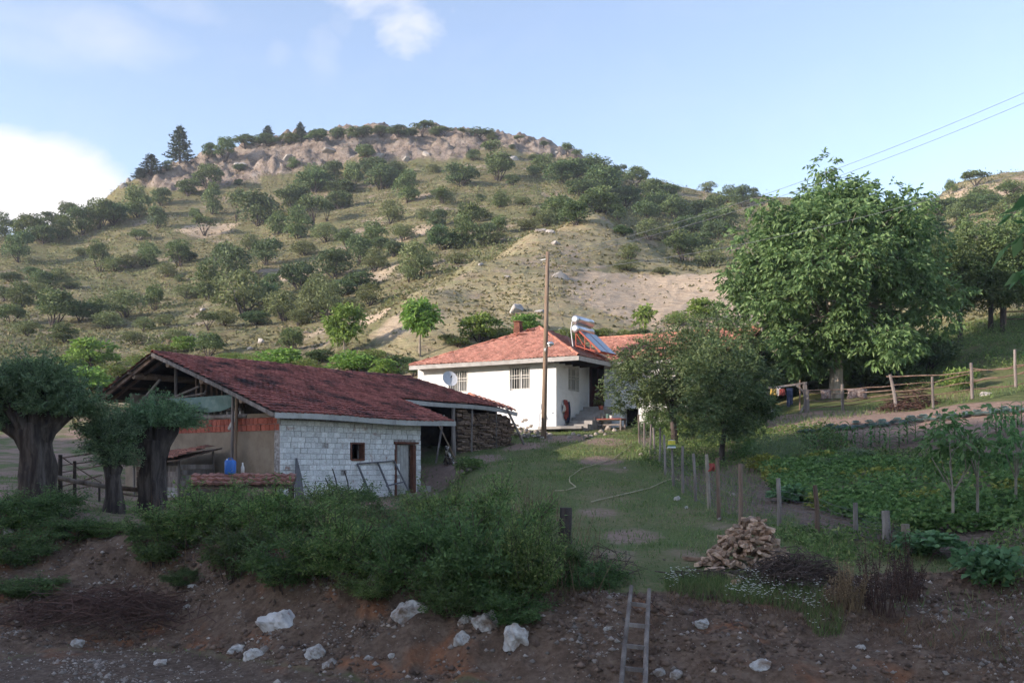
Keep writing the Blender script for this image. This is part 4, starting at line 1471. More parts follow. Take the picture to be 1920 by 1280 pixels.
for s in np.linspace(S_R + .2, S_L, 4):
    a, b = roof_pt(-.1, s), roof_pt(2.5, s)
    k.bar(a + Vector((0, 0, -.09)), b + Vector((0, 0, -.09)), .07, .08)
a, b = roof_pt(.12, S_R), roof_pt(.12, S_L)
k.bar(a + Vector((0, 0, -.1)), b + Vector((0, 0, -.1)), .09, .12)
a, b = roof_pt(.5, S_R), roof_pt(.5, S_L)
k.bar(a + Vector((0, 0, -.12)), b + Vector((0, 0, -.12)), .08, .10)
k.build('batten', M['wood_brown'], broof)
for s, r in ((1.75, .10), (3.75, .115), (5.6, .11), (7.6, .10)):
    a = roof_pt(.12, s) + Vector((0, 0, -.17))
    b = roof_pt(7.5, s) + Vector((0, 0, -.17))
    MB().tube([a, a.lerp(b, .5), b], r, 9).build('purlin_log', M['pole_wood'], broof)
# crooked poles inside the open gable
for pts, r in (([(.1, 7.6, bz(1.6)), (.05, 6.2, bz(2.1)), (.1, 4.2, bz(2.55))], .04), ([(.05, 7.0, bz(1.75)), (.0, 5.4, bz(2.2)), (.05, 3.8, bz(2.3))], .035), ([(.3, 5.8, bz(1.5)), (.3, 5.8, bz(3.4))], .06),
               ([(.0, 8.6, bz(1.4)), (.1, 6.4, bz(2.9))], .05), ([(.1, 4.4, bz(1.8)), (.15, 3.9, bz(2.4))], .035)):
    MB().tube(pts, r, 6).build('brace_pole', M['wood_grey'], broof)
k = MB()
for yy in np.arange(2.4, 5.2, .28):
    k.bar((.5, yy, bz(1.6)), (.5, yy, bz(1.55 + .33 * yy)), .05, .05)
k.build('stud', M['wood_brown'], broof)

k = MB()
for a, b in zip([roof_pt(2.6, s) for s in (.6, 2.0, 4.0, S_R)], [roof_pt(2.6, s) for s in (2.0, 4.0, S_R)]):
    k.poly([(a.x, a.y, bz(1.38)), (b.x, b.y, bz(1.38)), (b.x, b.y, b.z - .06), (a.x, a.y, a.z - .06)], (.05, 0, 0))
a, b = roof_pt(2.6, S_R), roof_pt(2.6, S_L - .3)
k.poly([(a.x, a.y, bz(1.38)), (b.x, b.y, bz(1.38)), (b.x, b.y, b.z - .06), (a.x, a.y, a.z - .06)], (.05, 0, 0))
k.build('loft_shade_panel', M['wood_dark'], barn)  # added dark panel that makes the open gable look unlit inside

# tiles: the 300 nearest are pieces of their own, the rest one part
frames = []
pl, pw = .30, .215
for r in range(int(S_R / (pl * math.cos(.335))) + 1):
    s = r * pl * .944 - .03
    for c in range(int(15.4 / pw)):
        t = (c + .5) * pw
        if s > S_R - .05 or t > t_end(max(s, 0.0) + .08) - .05:
            continue
        if S_STEP - .12 < s < S_STEP + .02 and t > T_STEP:
            continue
        p = roof_pt(t, s)
        u = (roof_pt(t, s + .3) - p).normalized()
        a = (roof_pt(t + .2, s) - p).normalized()
        frames.append((t, s, jitter(tile_frame(p + Vector((0, 0, .01)), a, u), .03)))
bm_w = Matrix.Translation((-7.0, 30.0, BZ)) @ Matrix.Rotation(BR, 4, 'Z')
frames.sort(key=lambda f: (bm_w @ f[2].translation).length)
TILE_ME = bpy.data.meshes.new('roof_tile')
TILE_ME.from_pydata(TVS, [], TFS)
TILE_ME.materials.append(M['tile'])
for (t, s, mt) in frames[:300]:
    o = obj('roof_tile', TILE_ME, broof)
    o.matrix_local = mt
V_, F_ = tiles_joined([f[2] for f in frames[300:]])
tag(obj('roof_tiles', fast_mesh('roof_tiles', V_, F_, M['tile']), broof), kind='stuff')
lf = []
for r in range(12):
    s = S_L + .03 - r * .283
    for c in range(57):
        t = (c + .5) * pw
        if s < S_R + .1:
            continue
        p = roof_pt(t, s)
        lf.append(jitter(tile_frame(p + Vector((0, 0, .01)), (roof_pt(t, s) - roof_pt(t + .2, s)).normalized(), (roof_pt(t, s - .3) - p).normalized()), .03))
V_, F_ = tiles_joined(lf)
tag(obj('roof_tiles', fast_mesh('roof_tiles', V_, F_, M['tile']), broof), kind='stuff')
n = 12
for i in range(n):
    ridge_run(broof, roof_pt(12.4 * i / n, S_R), roof_pt(12.4 * (i + 1) / n, S_R), RIDGE_BARN_ME, .30, .10, .02)
# loose row of tiles lying along the ridge, and a run of cover tiles at the far end
for i in range(34):
    t = 2.6 + i * .25
    o = obj('ridge_tile', RIDGE_BARN_ME, broof)
    o.matrix_local = tile_frame(roof_pt(t, S_R - .42) + Vector((0, 0, .06)), Vector((0, 1, .35)), Vector((1, 0, .1))) @ Matrix.Rotation(random.uniform(-.3, .3), 4, 'Z')
for i in range(9):
    f_ = i / 8
    s = S_STEP + .05 + (1 - f_) * 1.3
    o = obj('cover_tile', RIDGE_ME, broof)
    p = roof_pt(t_end(s) - .15, s) + Vector((0, 0, .04))
    q = roof_pt(t_end(s) + .25, s + .75) + Vector((0, 0, .10))
    o.matrix_local = tile_frame(p, (q - p).cross(Vector((0, 0, 1))), q - p)
    o.scale = (1.0, 2.0, 1.0)
# posts of the open shed
for (t, s, lean, r) in ((8.5, 2.72, .0, .07), (9.1, 2.9, .25, .055), (11.1, 2.72, .05, .085), (12.25, 2.70, -.03, .04), (13.9, 2.75, .02, .03)):
    top = roof_pt(t, s) + Vector((0, 0, -.08))
    wx = bm_w @ Vector((top.x + lean, top.y, 0))
    g = on(wx.x, wx.y)
    MB().tube([(top.x + lean, top.y, g.z - BZ - .2), (top.x + lean * .4, top.y + .02, (g.z - BZ + top.z) / 2), top], [r * 1.1, r, r * .9], 8).build('shed_post', M['wood_grey'], barn)
# door jambs and a hollow-brick pier beside the dark doorway
k = MB()
k.box((8.15, 2.55, 1.35), (.10, .12, 2.2)).box((8.55, 2.55, 1.35), (.10, .12, 2.2))
k.build('doorway_jamb', M['wood_pale'], barn)
k = MB()
for i in range(11):
    k.box((8.35, 2.60, .42 + i * .2), (.28, .14, .17))
k.build('brick_pier', M['brick'], barn)
MB().tube([(-.25, 2.0, 0.0), (-.28, 1.95, 1.4), (-.22, 1.98, bz(2.1))], [.05, .05, .045], 7).build('prop_pole', M['wood_grey'], barn)
MB().tube([(-.30, 1.75, 0.0), (-.28, 1.78, 1.4), (-.25, 1.75, bz(2.05))], [.06, .055, .05], 7).build('prop_pole', M['pole_wood'], barn)
MB().bar((-.1, 1.95, bz(1.55)), (-.1, 2.35, bz(1.1)), .05, .09).build('brace_board', M['wood_pale'], barn)
# ------------------------------------------------------------------ vegetation: prototypes (each is first used as a plant itself)


def lobes_crown(seed, nl, nleaf, L, W, flat=0.85, spread=0.36, lobe=(0.16, 0.26), low=0.0, jag=0.3):
    """unit crown: width 1, from z=low to about 1; leaves set around many small lobes"""
    r = np.random.default_rng(seed)
    C = rnd_dirs(nl, r) * (r.uniform(0.25, 1, nl) ** 0.45)[:, None]
    C[:, 0] *= spread
    C[:, 1] *= spread
    C[:, 2] = low + 0.06 + (C[:, 2] * 0.5 + 0.5) * (flat - low - 0.18)
    # narrower towards the foot and the top
    h = (C[:, 2] - low) / (flat - low)
    nar = 1.08 - 0.45 * np.clip(h, 0, 1) ** 2.2
    C[:, :2] *= nar[:, None]
    R = r.uniform(lobe[0], lobe[1], nl)
    idx = r.integers(0, nl, nleaf)
    d = rnd_dirs(nleaf, r)
    d[:, 2] = np.abs(d[:, 2]) * 0.9 + d[:, 2] * 0.1
    d /= np.linalg.norm(d, axis=1, keepdims=True)
    rad = R[idx] * (1 - jag + jag * 1.5 * r.uniform(0, 1, nleaf) ** 0.7)
    P = C[idx] + d * rad[:, None] * np.array([1, 1, .8])
    D = d * 0.7 + r.normal(size=(nleaf, 3)) * 0.6
    V = leaf_quads(P, D, L * r.uniform(.6, 1.3, nleaf), W * r.uniform(.7, 1.3, nleaf), 0.2, 0.1, r)
    return V, C, R


def stems_mesh(name, C, seed, mat, base_r=0.02, n=7, twist=0.05):
    r = np.random.default_rng(seed)
    mb = MB()
    for i in r.choice(len(C), min(n, len(C)), replace=False):
        c = C[i]
        b = Vector((r.uniform(-.05, .05), r.uniform(-.05, .05), -0.08))
        e = Vector(c)
        m1 = b.lerp(e, .4) + Vector((r.uniform(-twist, twist), r.uniform(-twist, twist), .06))
        mb.tube([b, m1, e], [base_r, base_r * .7, base_r * .25], 5)
    return mb.mesh(name, mat)


PROTO = {}


def make_proto(key, name, crown_me, stem_me):
    PROTO[key] = (name, crown_me, stem_me)


for i in range(4):
    V, C, R = lobes_crown(100 + i, (26, 18, 30, 20)[i], 2600, .062, .042, flat=(.85, .95, .75, .9)[i], spread=(.36, .40, .42, .34)[i], lobe=((.16, .26), (.11, .22), (.10, .2), (.13, .27))[i], jag=(.3, .5, .45, .35)[i])
    make_proto('oak%d' % i, 'oak_bush', quads_mesh('crown', V, M['leaf_oak'] if i % 2 else M['leaf_oak_b']), stems_mesh('trunk', C, i, M['bark']))
for i in range(2):
    V, C, R = lobes_crown(140 + i, 22, 2000, .062, .040)
    make_proto('olive%d' % i, 'olive_green_bush', quads_mesh('crown', V, M['leaf_olive']), stems_mesh('trunk', C, 10 + i, M['bark']))
for i in range(2):
    V, C, R = lobes_crown(160 + i, 15, 1300, .075, .05, low=.38, lobe=(.13, .2))
    make_proto('tree%d' % i, 'small_oak_tree', quads_mesh('crown', V, M['leaf_oak']), stems_mesh('trunk', C, 20 + i, M['bark'], .022, 6, .09))
for i in range(2):
    V, C, R = lobes_crown(180 + i, 18, 1500, .095, .055, lobe=(.15, .24), jag=.4)
    make_proto('bright%d' % i, 'bright_green_bush', quads_mesh('crown', V, M['leaf_bright']), stems_mesh('trunk', C, 30 + i, M['bark']))
for i in range(2):
    V, C, R = lobes_crown(190 + i, 20, 1900, .07, .035, flat=.75, lobe=(.16, .28), jag=.45)
    make_proto('bramble%d' % i, 'bramble_bush', quads_mesh('crown', V, M['leaf_bramble']), stems_mesh('trunk', C, 34 + i, M['twig_red']))


def pine_proto(i):
    r = np.random.default_rng(200 + i)
    Ps, Ds, Ls = [], [], []
    mb = MB()
    mb.tube([(0, 0, -.05), (.01, 0, .5), (0, 0, .97)], [.03, .018, .004], 6)
    for lv in np.linspace(.12, .97, 16):
        reach = .36 * (1 - lv) ** .75 + .03
        nb = 7
        for b in range(nb):
            a = b * 2 * math.pi / nb + lv * 9 + r.uniform(-.2, .2)
            rr = reach * r.uniform(.65, 1.15)
            tip = np.array([math.cos(a) * rr, math.sin(a) * rr, lv + r.uniform(-.01, .05)])
            mb.tube([(0, 0, lv - .02), tuple(tip)], [.006, .002], 4, False)
            k = int(16 * (rr / .3) + 6)
            t = r.uniform(.2, 1.0, k)
            p = np.outer(t, tip) + np.outer(1 - t, [0, 0, lv - .02]) + r.normal(size=(k, 3)) * .014
            Ps.append(p)
            dd = np.tile(tip - np.array([0, 0, lv]), (k, 1)) * 1.2 + r.normal(size=(k, 3)) * .12
            dd[:, 2] += .08
            Ds.append(dd)
    P = np.concatenate(Ps)
    D = np.concatenate(Ds)
    V = leaf_quads(P, D, .07, .028, .3, 0.0, r)
    return quads_mesh('crown', V, M['leaf_pine']), mb.mesh('trunk', M['bark'])


for i in range(2):
    cr, tr = pine_proto(i)
    make_proto('pine%d' % i, 'pine_tree', cr, tr)


def bank_proto(seed, mat, n_shoot, leaf, nl=46, nleaf=7500, arch=.5):
    """leafy mass of many small clumps with long shoots standing out of it"""
    V1, C, R = lobes_crown(seed, nl, nleaf, leaf[0], leaf[1], flat=.78, spread=.46, lobe=(.09, .17), low=-.12, jag=.55)
    r = np.random.default_rng(seed + 7)
    Vs = [V1]
    mb = MB()
    for i in range(n_shoot):
        c = C[r.integers(0, len(C))]
        out = np.array([c[0], c[1], .25]) + r.normal(size=3) * .12
        out[2] = abs(out[2]) + .12
        out /= np.linalg.norm(out)
        L = r.uniform(.16, .42)
        b = np.array(c)
        e = b + out * L
        mb.tube([tuple(b), tuple(e)], [.005, .002], 3, False)
        k_ = int(95 * L)
        t_ = r.uniform(.1, 1, k_)[:, None]
        pos = b + (e - b) * t_ + r.normal(size=(k_, 3)) * .022
        D = out * .6 + r.normal(size=(k_, 3)) * .7
        Vs.append(leaf_quads(pos, D, leaf[0] * r.uniform(.6, 1.3, k_), leaf[1] * r.uniform(.7, 1.1, k_), .2, .12, r))
    for i in range(16):
        c = C[r.integers(0, len(C))]
        mb.tube([(c[0] * .4, c[1] * .4, -.15), tuple(c * .6), tuple(c)], [.010, .007, .004], 4, False)
    return quads_mesh('crown', np.concatenate(Vs), mat), mb.mesh('trunk', M['twig'])


BANK = [bank_proto(501, M['leaf_bank'], 110, (.050, .019)), bank_proto(502, M['leaf_bank_b'], 80, (.046, .022)), bank_proto(503, M['leaf_bank_c'], 170, (.062, .014), 40, 5600), bank_proto(504, M['leaf_bank_b'], 90, (.042, .021))]
for i, b in enumerate(BANK):
    make_proto('bank%d' % i, 'bank_shrub', b[0], b[1])


def plant(key, loc, w, h, label, cat, group, rz=None, name=None):
    nm, cr, st = PROTO[key]
    t = thing(name or nm, label, cat, loc, random.uniform(0, 6.28) if rz is None else rz, group)
    t.scale = (w * random.uniform(.85, 1.2), w * random.uniform(.85, 1.15), h * random.uniform(.9, 1.1))
    obj('crown', cr, t)
    obj('trunk', st, t)
    return t


# ---- hillside bushes read off the photograph: bearing, foot, width, height in photo pixels, kind
HILL = """
35 492 55 55 o|57 452 50 40 o|80 457 55 42 o|115 449 45 36 o|153 440 62 52 o|187 429 55 46 o|213 420 55 42 o|257 407 60 48 o|302 387 38 34 o|127 406 38 30 o|100 419 45 28 o|
313 319 20 16 o|392 297 25 25 o|422 302 36 38 o|450 322 25 15 o|550 316 25 17 o|447 348 18 12 o|390 354 55 40 o|353 367 45 36 o|398 402 35 48 o|295 429 32 38 o|365 414 28 22 o|383 442 45 35 t|
443 415 35 55 t|483 424 75 60 o|550 402 60 45 o|590 360 70 46 o|560 447 60 50 o|500 497 50 45 o|187 510 40 48 o|215 510 45 30 l|277 500 45 40 o|245 502 50 28 l|337 499 55 45 o|355 489 30 20 o|313 519 35 28 l|
80 545 50 40 o|110 527 35 22 l|20 529 35 25 o|37 577 55 42 o|7 565 30 30 o|100 612 75 60 o|150 602 50 45 o|180 599 40 35 o|233 595 65 55 l|290 582 45 45 o|203 617 50 35 l|
393 562 70 65 o|433 532 70 70 o|457 589 90 72 l|493 572 50 55 o|337 529 18 12 o|390 619 35 32 t|533 602 65 55 l|560 542 60 65 o|617 595 50 60 l|593 585 60 65 l|
683 302 45 28 o|863 349 62 50 o|923 300 42 34 t|887 302 25 22 o|933 339 60 45 o|960 349 25 25 o|587 359 52 42 o|623 345 42 38 o|660 355 45 45 o|717 355 62 52 o|763 379 50 55 o|697 329 60 28 o|
563 392 60 45 o|637 392 45 38 o|587 425 50 55 t|613 415 30 38 t|830 382 40 25 o|813 325 30 15 l|940 389 42 28 o|902 379 17 13 o|733 419 45 45 l|713 469 35 28 o|793 415 25 25 l|757 452 45 35 l|
877 429 60 45 o|830 469 62 58 o|870 465 50 50 o|907 462 40 45 o|937 442 30 32 o|930 459 35 22 l|857 495 40 18 l|673 495 45 50 o|780 522 60 72 l|767 529 35 30 l|703 509 45 40 l|627 522 65 55 o|
597 575 65 60 l|677 542 65 35 o|693 572 55 40 l|510 555 30 40 o|580 599 55 45 l|643 555 45 40 o|1020 325 50 32 o|1080 342 70 45 o|1117 335 55 40 o|1087 369 60 38 o|1047 415 75 45 o|1080 422 45 40 o|
1113 399 60 40 o|990 431 45 20 l|1023 425 50 30 l|1133 369 65 55 o|1190 349 40 30 o|1173 389 60 50 o|1130 399 60 45 o|1157 415 35 30 o|1220 375 55 35 o|1253 375 50 30 o|1233 402 60 40 o|
1210 412 45 35 o|1267 422 60 45 o|1290 442 60 45 o|1217 449 45 38 l|1250 455 40 35 l|1280 489 60 45 o|1313 469 60 40 o|1333 502 65 38 l|1310 409 55 30 o|1343 409 45 40 o|1327 358 35 20 l|
1370 379 45 25 o|1390 389 40 35 o|1363 435 50 45 o|1343 449 50 40 o|1413 371 25 15 o|1180 489 35 35 l|1177 509 45 22 l|1167 442 40 20 o|1240 514 35 12 l|1762 413 70 35 o|1794 420 55 35 o|
1729 395 30 30 o|1840 381 50 25 o|1876 413 50 30 l|1898 370 50 25 o|1765 463 60 22 l|1873 482 60 55 l|1837 492 50 40 l|1905 482 50 50 l|1780 395 50 30 o|1820 400 55 32 o|1860 395 50 28 o|1900 400 50 30 o|1750 440 60 34 o|1810 450 55 34 o|1850 450 50 36 l|1890 440 50 30 o|1915 430 40 30 o|1740 480 60 40 o|1780 500 60 40 o|1820 520 60 44 o|1860 530 60 50 o|1905 530 60 50 o|1880 560 60 50 o|1915 575 50 50 o|1700 420 40 30 o|1720 455 50 36 o|1000 330 30 18 o|1150 345 40 28 o|1210 392 45 32 o|1330 432 50 38 o|
1050 345 55 35 o|745 330 40 25 o|640 365 45 30 o|520 440 50 40 o|610 455 45 35 l|655 470 50 38 o|570 480 45 32 l|470 470 45 30 l|420 480 35 22 l|260 450 35 20 o|150 480 30 15 l|130 540 35 18 l|60 520 30 18 o|
800 500 35 30 l|740 480 40 35 o|700 460 45 38 o|820 430 40 38 o|900 415 40 25 o|980 385 30 16 l|1000 405 25 14 l|350 560 40 25 l|310 610 35 22 l|270 620 40 26 l|130 585 35 25 l|70 560 40 28 l|420 610 45 28 l|
480 610 50 35 o|660 590 45 32 l|560 610 45 28 l|20 605 45 30 o|50 630 50 30 l|120 640 50 30 o|330 640 45 25 l|400 650 40 22 l|250 645 45 25 l|1000 300 18 9 o|960 280 14 8 o
"""
SKYL = """
460 277 45 22 o|500 272 50 20 o|543 270 40 18 o|597 264 32 20 o|593 265 30 18 o|633 260 35 22 o|660 258 25 16 o|682 257 32 20 o|713 255 35 15 o|747 255 42 22 o|792 254 42 24 t|833 255 35 17 t|867 257 20 15 t|900 260 40 18 t|
923 263 25 12 o|973 268 18 13 t|1020 277 20 10 t|1063 294 22 22 t|1083 302 20 20 t|1168 326 15 17 t|1210 338 10 8 o|37 434 32 30 t|5 445 40 38 o|1830 350 45 28 t|1783 367 22 26 o|770 254 25 14 o|815 254 22 12 o|
"""
PINES = [(337, 305, 46, 66), (283, 328, 40, 40), (262, 336, 30, 20), (502, 260, 27, 30), (563, 262, 25, 32)]


def place_hill(x, y, w, h, k, n, sky=False):
    p = gp(x, y, 55.0)
    sc = p.y / F
    wm, hm = w * sc, h * sc
    kinds = {'o': ['oak%d' % (n % 4)], 'l': ['olive%d' % (n % 2)], 't': ['tree%d' % (n % 2)]}[k]
    p.z -= 0.03 * hm
    zone = 'above the willows' if x < 230 else ('above the barn gable' if x < 420 else ('above the barn roof' if x < 640 else ('left of the dry spur' if x < 860 else ('behind the dry spur' if x < 1120 else ('left of the walnut' if x < 1450 else 'right of the walnut')))))
    lev = 'top slope' if y < 345 else ('upper slope' if y < 400 else ('middle slope' if y < 470 else ('lower slope' if y < 550 else 'bottom slope')))
    size = 'large' if w >= 55 else ('medium' if w >= 40 else 'small')
    if sky:
        look = {'o': 'low dark bush', 'l': 'low bush', 't': 'small wind-shaped tree'}[k]
        t = plant(kinds[0], p, wm * 1.12, hm * 1.28, 'x', 'bush' if k != 't' else 'tree', 'bushes and trees along the skyline')
        HLAB.append((t, x, look, 'on the skyline ' + zone))
    else:
        look = size + {'o': ' dark bush', 'l': ' pale bush', 't': ' open-crowned tree'}[k]
        t = plant(kinds[0], p, wm * 1.12, hm * 1.28, 'x', 'bush' if k != 't' else 'tree', 'bushes scattered over the hillside')
        HLAB.append((t, x, look, 'on the %s %s' % (lev, zone)))


HLAB = []
n = 0
for src, sk in ((HILL, False), (SKYL, True)):
    for item in src.replace('\n', '').split('|'):
        it = item.split()
        if len(it) < 5:
            continue
        place_hill(float(it[0]), float(it[1]), float(it[2]), float(it[3]), it[4], n, sk)
        n += 1
number_labels(HLAB)
PL = ['tall dark pine standing on the rocky shoulder against the sky', 'dark pine leaning over the rocks just below the tall pine', 'low spreading pine beside the rock pinnacle on the shoulder',
      'small round-topped pine on the crest above the rock band', 'small thin pine on the crest right of the other small pine']
for i, (x, y, w, h) in enumerate(PINES):
    p = gp(x, y, 100.0)
    sc = p.y / F
    p.z -= .2
    plant('pine%d' % (i % 2), p, w * sc * 1.75, h * sc * 1.05, PL[i], 'pine', 'pines on the crest')

# ---- bright shrubs and brambles in the strip behind the barn
STRIP = [(175, 690, 80, 60, 'bright'), (130, 700, 60, 35, 'bright'), (215, 715, 70, 40, 'bramble'), (165, 735, 90, 45, 'bright'), (345, 660, 40, 30, 'bright'), (390, 668, 60, 42, 'oak'), (435, 680, 50, 22, 'bramble'),
         (480, 690, 70, 30, 'bramble'), (525, 695, 90, 45, 'bright'), (575, 700, 60, 30, 'bramble'), (600, 680, 50, 32, 'oak'), (665, 700, 80, 38, 'bright'), (720, 710, 60, 40, 'bright'), (700, 678, 60, 28, 'bramble'),
         (750, 690, 60, 30, 'oak'), (650, 690, 40, 30, 'bramble'), (775, 705, 40, 26, 'oak'), (900, 640, 75, 45, 'bright'), (860, 650, 40, 22, 'bramble'), (945, 638, 50, 26, 'bramble'), (985, 625, 50, 38, 'bright'), (60, 700, 60, 35, 'bramble'),
         (30, 720, 70, 40, 'oak'), (265, 690, 60, 28, 'bramble'), (300, 665, 50, 25, 'bramble'), (550, 660, 50, 40, 'oak'), (840, 640, 30, 16, 'bramble'), (1060, 640, 45, 25, 'bramble'), (1130, 635, 40, 22, 'bramble'), (1170, 640, 40, 25, 'bramble'),
         (1200, 635, 35, 26, 'oak'), (1105, 632, 30, 18, 'bright'), (1320, 600, 60, 40, 'bright'), (1270, 610, 50, 30, 'bramble')]
SLAB = []
for i, (x, y, w, h, kd) in enumerate(STRIP):
    p = gp(x, y, 44.0)
    sc = p.y / F
    key = kd + str(i % (4 if kd == 'oak' else 2))
    look = {'bright': 'bright yellow-green leafy shrub', 'bramble': 'low reddish green bramble thicket', 'oak': 'dark green shrub'}[kd]
    where = 'behind the left end of the barn' if x < 330 else ('behind the barn roof' if x < 780 else ('behind the house roof' if x < 1240 else 'beside the walnut tree'))
    p.z -= .05
    SLAB.append((plant(key, p, w * sc * 1.15, h * sc * 1.25, 'x', 'shrub', 'shrubs behind the buildings'), x, look, where))

for i, (x, Yd, w, h) in enumerate([(1455, 50, 3.0, 2.6), (1500, 51, 3.2, 3.2), (1545, 52, 3.2, 3.4), (1600, 51, 3.4, 3.4), (1650, 50, 3.2, 3.2), (1700, 49, 3.0, 2.8), (1745, 48, 2.8, 2.4), (1625, 47.5, 2.2, 2.0), (1680, 46.5, 2.2, 1.9)]):  # shrubs added as a dark backdrop to deepen the shade under the walnut
    SLAB.append((plant('oak%d' % (i * 2 % 4), on((x - 960) / F * Yd, Yd, -.1), w, h, 'x', 'shrub', 'dark shrubs under the walnut'), x, 'added dark backdrop shrub', 'behind the walnut trunk'))
for i, (x, Yd, w, h) in enumerate([(1225, 43.5, 1.6, 1.1), (1255, 44.5, 2.2, 1.7), (1290, 45, 2.4, 2.0), (1330, 45, 2.4, 2.2), (1365, 44.5, 2.2, 2.0), (1395, 44, 2.0, 1.8), (1415, 43, 1.6, 1.3), (1300, 42, 1.8, 1.2), (1385, 40.5, 1.6, 1.1)]):
    SLAB.append((plant('bank%d' % (1 + 2 * (i % 2)), on((x - 960) / F * Yd, Yd, -.05), w, h, 'x', 'shrub', 'dark shrubs in front of the house wing', name='dark_shrub'), x, 'dark leafy shrub', 'between the fruit trees and the house wing'))
number_labels(SLAB)


# ---- branching trees with real limbs
def grow_tree(seed, trunk_h, trunk_r, crown_c, crown_r, nlobe, lobe_r, sprays, leaf, mat, bark, per=6, droop=.35, limb_n=9, trunk_lean=(0, 0), low_cut=None, ragged=.22):
    """returns (crown mesh, trunk mesh). crown_c / crown_r: centre and radii of the crown in metres above the foot"""
    r = np.random.default_rng(seed)
    cc = np.array(crown_c, float)
    cr = np.array(crown_r, float)
    # lobe centres: most near the outside of an uneven crown
    d = rnd_dirs(nlobe, r)
    rad = r.uniform(.35, 1.0, nlobe) ** .5
    bump_ = 1 + ragged * np.array([math.sin(3 * x + seed) * math.cos(2.3 * y + z * 2) for x, y, z in d * 2])
    C = cc + d * cr * (rad * bump_)[:, None]
    if low_cut is not None:
        C[:, 2] = np.maximum(C[:, 2], low_cut + r.uniform(0, .5, nlobe))
    mb = MB()
    top = Vector((trunk_lean[0], trunk_lean[1], trunk_h))
    mb.tube([(0, 0, -.3), (trunk_lean[0] * .3, trunk_lean[1] * .3, trunk_h * .4), top], [trunk_r * 1.25, trunk_r, trunk_r * .85], 10, True, .04)
    limbs = []
    for i in range(limb_n):
        a = i * 2 * math.pi / limb_n + r.uniform(-.3, .3)
        el = r.uniform(.25, 1.2)
        e = Vector((cc[0] + math.cos(a) * cr[0] * .55 * math.cos(el), cc[1] + math.sin(a) * cr[1] * .55 * math.cos(el), cc[2] + cr[2] * (.7 * math.sin(el) - .15)))
        m1 = top.lerp(e, .45) + Vector((r.uniform(-.3, .3), r.uniform(-.3, .3), r.uniform(.0, .4)))
        mb.tube([top - Vector((0, 0, .15)), m1, e], [trunk_r * .5, trunk_r * .3, trunk_r * .12], 7)
        limbs.append((m1, e))
    pts = [p for l in limbs for p in (l[0], l[0].lerp(l[1], .5), l[1])]
    PA = np.array([tuple(p) for p in pts])
    for c in C:
        k = int(np.argmin(((PA - c) ** 2).sum(1)))
        a = pts[k]
        b = Vector(c)
        mb.tube([a, a.lerp(b, .5) + Vector((r.uniform(-.15, .15), r.uniform(-.15, .15), .1)), b], [trunk_r * .09, trunk_r * .06, trunk_r * .03], 4, False)
    Vs = []
    for c in C:
        ns = int(sprays * r.uniform(.6, 1.3))
        lr = r.uniform(*lobe_r)
        dd = rnd_dirs(ns, r)
        dd[:, 2] = dd[:, 2] * .75 + .12
        base = c + dd * lr * (r.uniform(.35, 1, ns) ** .6)[:, None]
        out = dd + r.normal(size=(ns, 3)) * .35
        out[:, 2] -= droop
        out /= np.linalg.norm(out, axis=1, keepdims=True)
        side = np.cross(out, np.array([0, 0, 1.0]) + r.normal(size=(ns, 3)) * .3)
        side /= np.linalg.norm(side, axis=1, keepdims=True) + 1e-9
        L, W = leaf
        for q in range(per):
            f_ = (q // 2 + .3) / (per / 2)
            sg = 1 if q % 2 else -1
            P = base + out * (L * 1.5 * f_)
            D = out * .6 + side * sg * .9 + r.normal(size=(ns, 3)) * .25
            if q == per - 1:
                D = out
            D[:, 2] -= droop * .6
            Vs.append(leaf_quads(P, D, L * r.uniform(.7, 1.25, ns), W * r.uniform(.75, 1.2, ns), .18, .12, r))
    return quads_mesh('crown', np.concatenate(Vs), mat), mb.mesh('trunk', bark)


def tree(name, loc, label, cat, group=None, **kw):
    cr, tr = grow_tree(**kw)
    t = thing(name, label, cat, loc, 0, group)
    obj('crown', cr, t)
    obj('trunk', tr, t)
    return t


# the big walnut: foot near (1568, 745)
wf = on((1568 - 960) / F * 45.5, 45.5)
WALNUT = tree('walnut_tree', wf, 'huge round-crowned walnut tree with drooping leaves behind the pole fence', 'tree', None,
              seed=301, trunk_h=2.1, trunk_r=.30, crown_c=(.05, .3, 5.35), crown_r=(4.8, 4.5, 4.45), nlobe=300, lobe_r=(.45, 1.05), sprays=40, leaf=(.25, .11), mat=M['leaf_walnut'], bark=M['bark_pale'], per=6, droop=.45, low_cut=1.2, limb_n=11)
# two fruit trees inside the garden fence
f1 = gp(1266, 838)
tree('fruit_tree', f1, 'dark broad fruit tree with a leaning trunk between the house door and garden fence', 'tree', None,
     seed=311, trunk_h=1.35, trunk_r=.13, crown_c=(.1, 0, 2.85), crown_r=(2.55, 1.9, 1.55), nlobe=140, lobe_r=(.22, .5), sprays=54, leaf=(.10, .055), mat=M['leaf_fruit'], bark=M['bark'], per=5, droop=.1, trunk_lean=(-.12, 0), low_cut=.95, ragged=.4)
f2 = gp(1352, 868)
tree('fruit_tree', f2, 'second fruit tree, crown hanging low beside the red rag on the fence', 'tree', None,
     seed=312, trunk_h=1.2, trunk_r=.085, crown_c=(.25, .2, 2.2), crown_r=(1.6, 1.3, 1.75), nlobe=95, lobe_r=(.2, .45), sprays=54, leaf=(.10, .05), mat=M['leaf_fruit'], bark=M['bark'], per=5, droop=.2, trunk_lean=(.12, 0), low_cut=.45, ragged=.4)
f3 = gp(1330, 800)
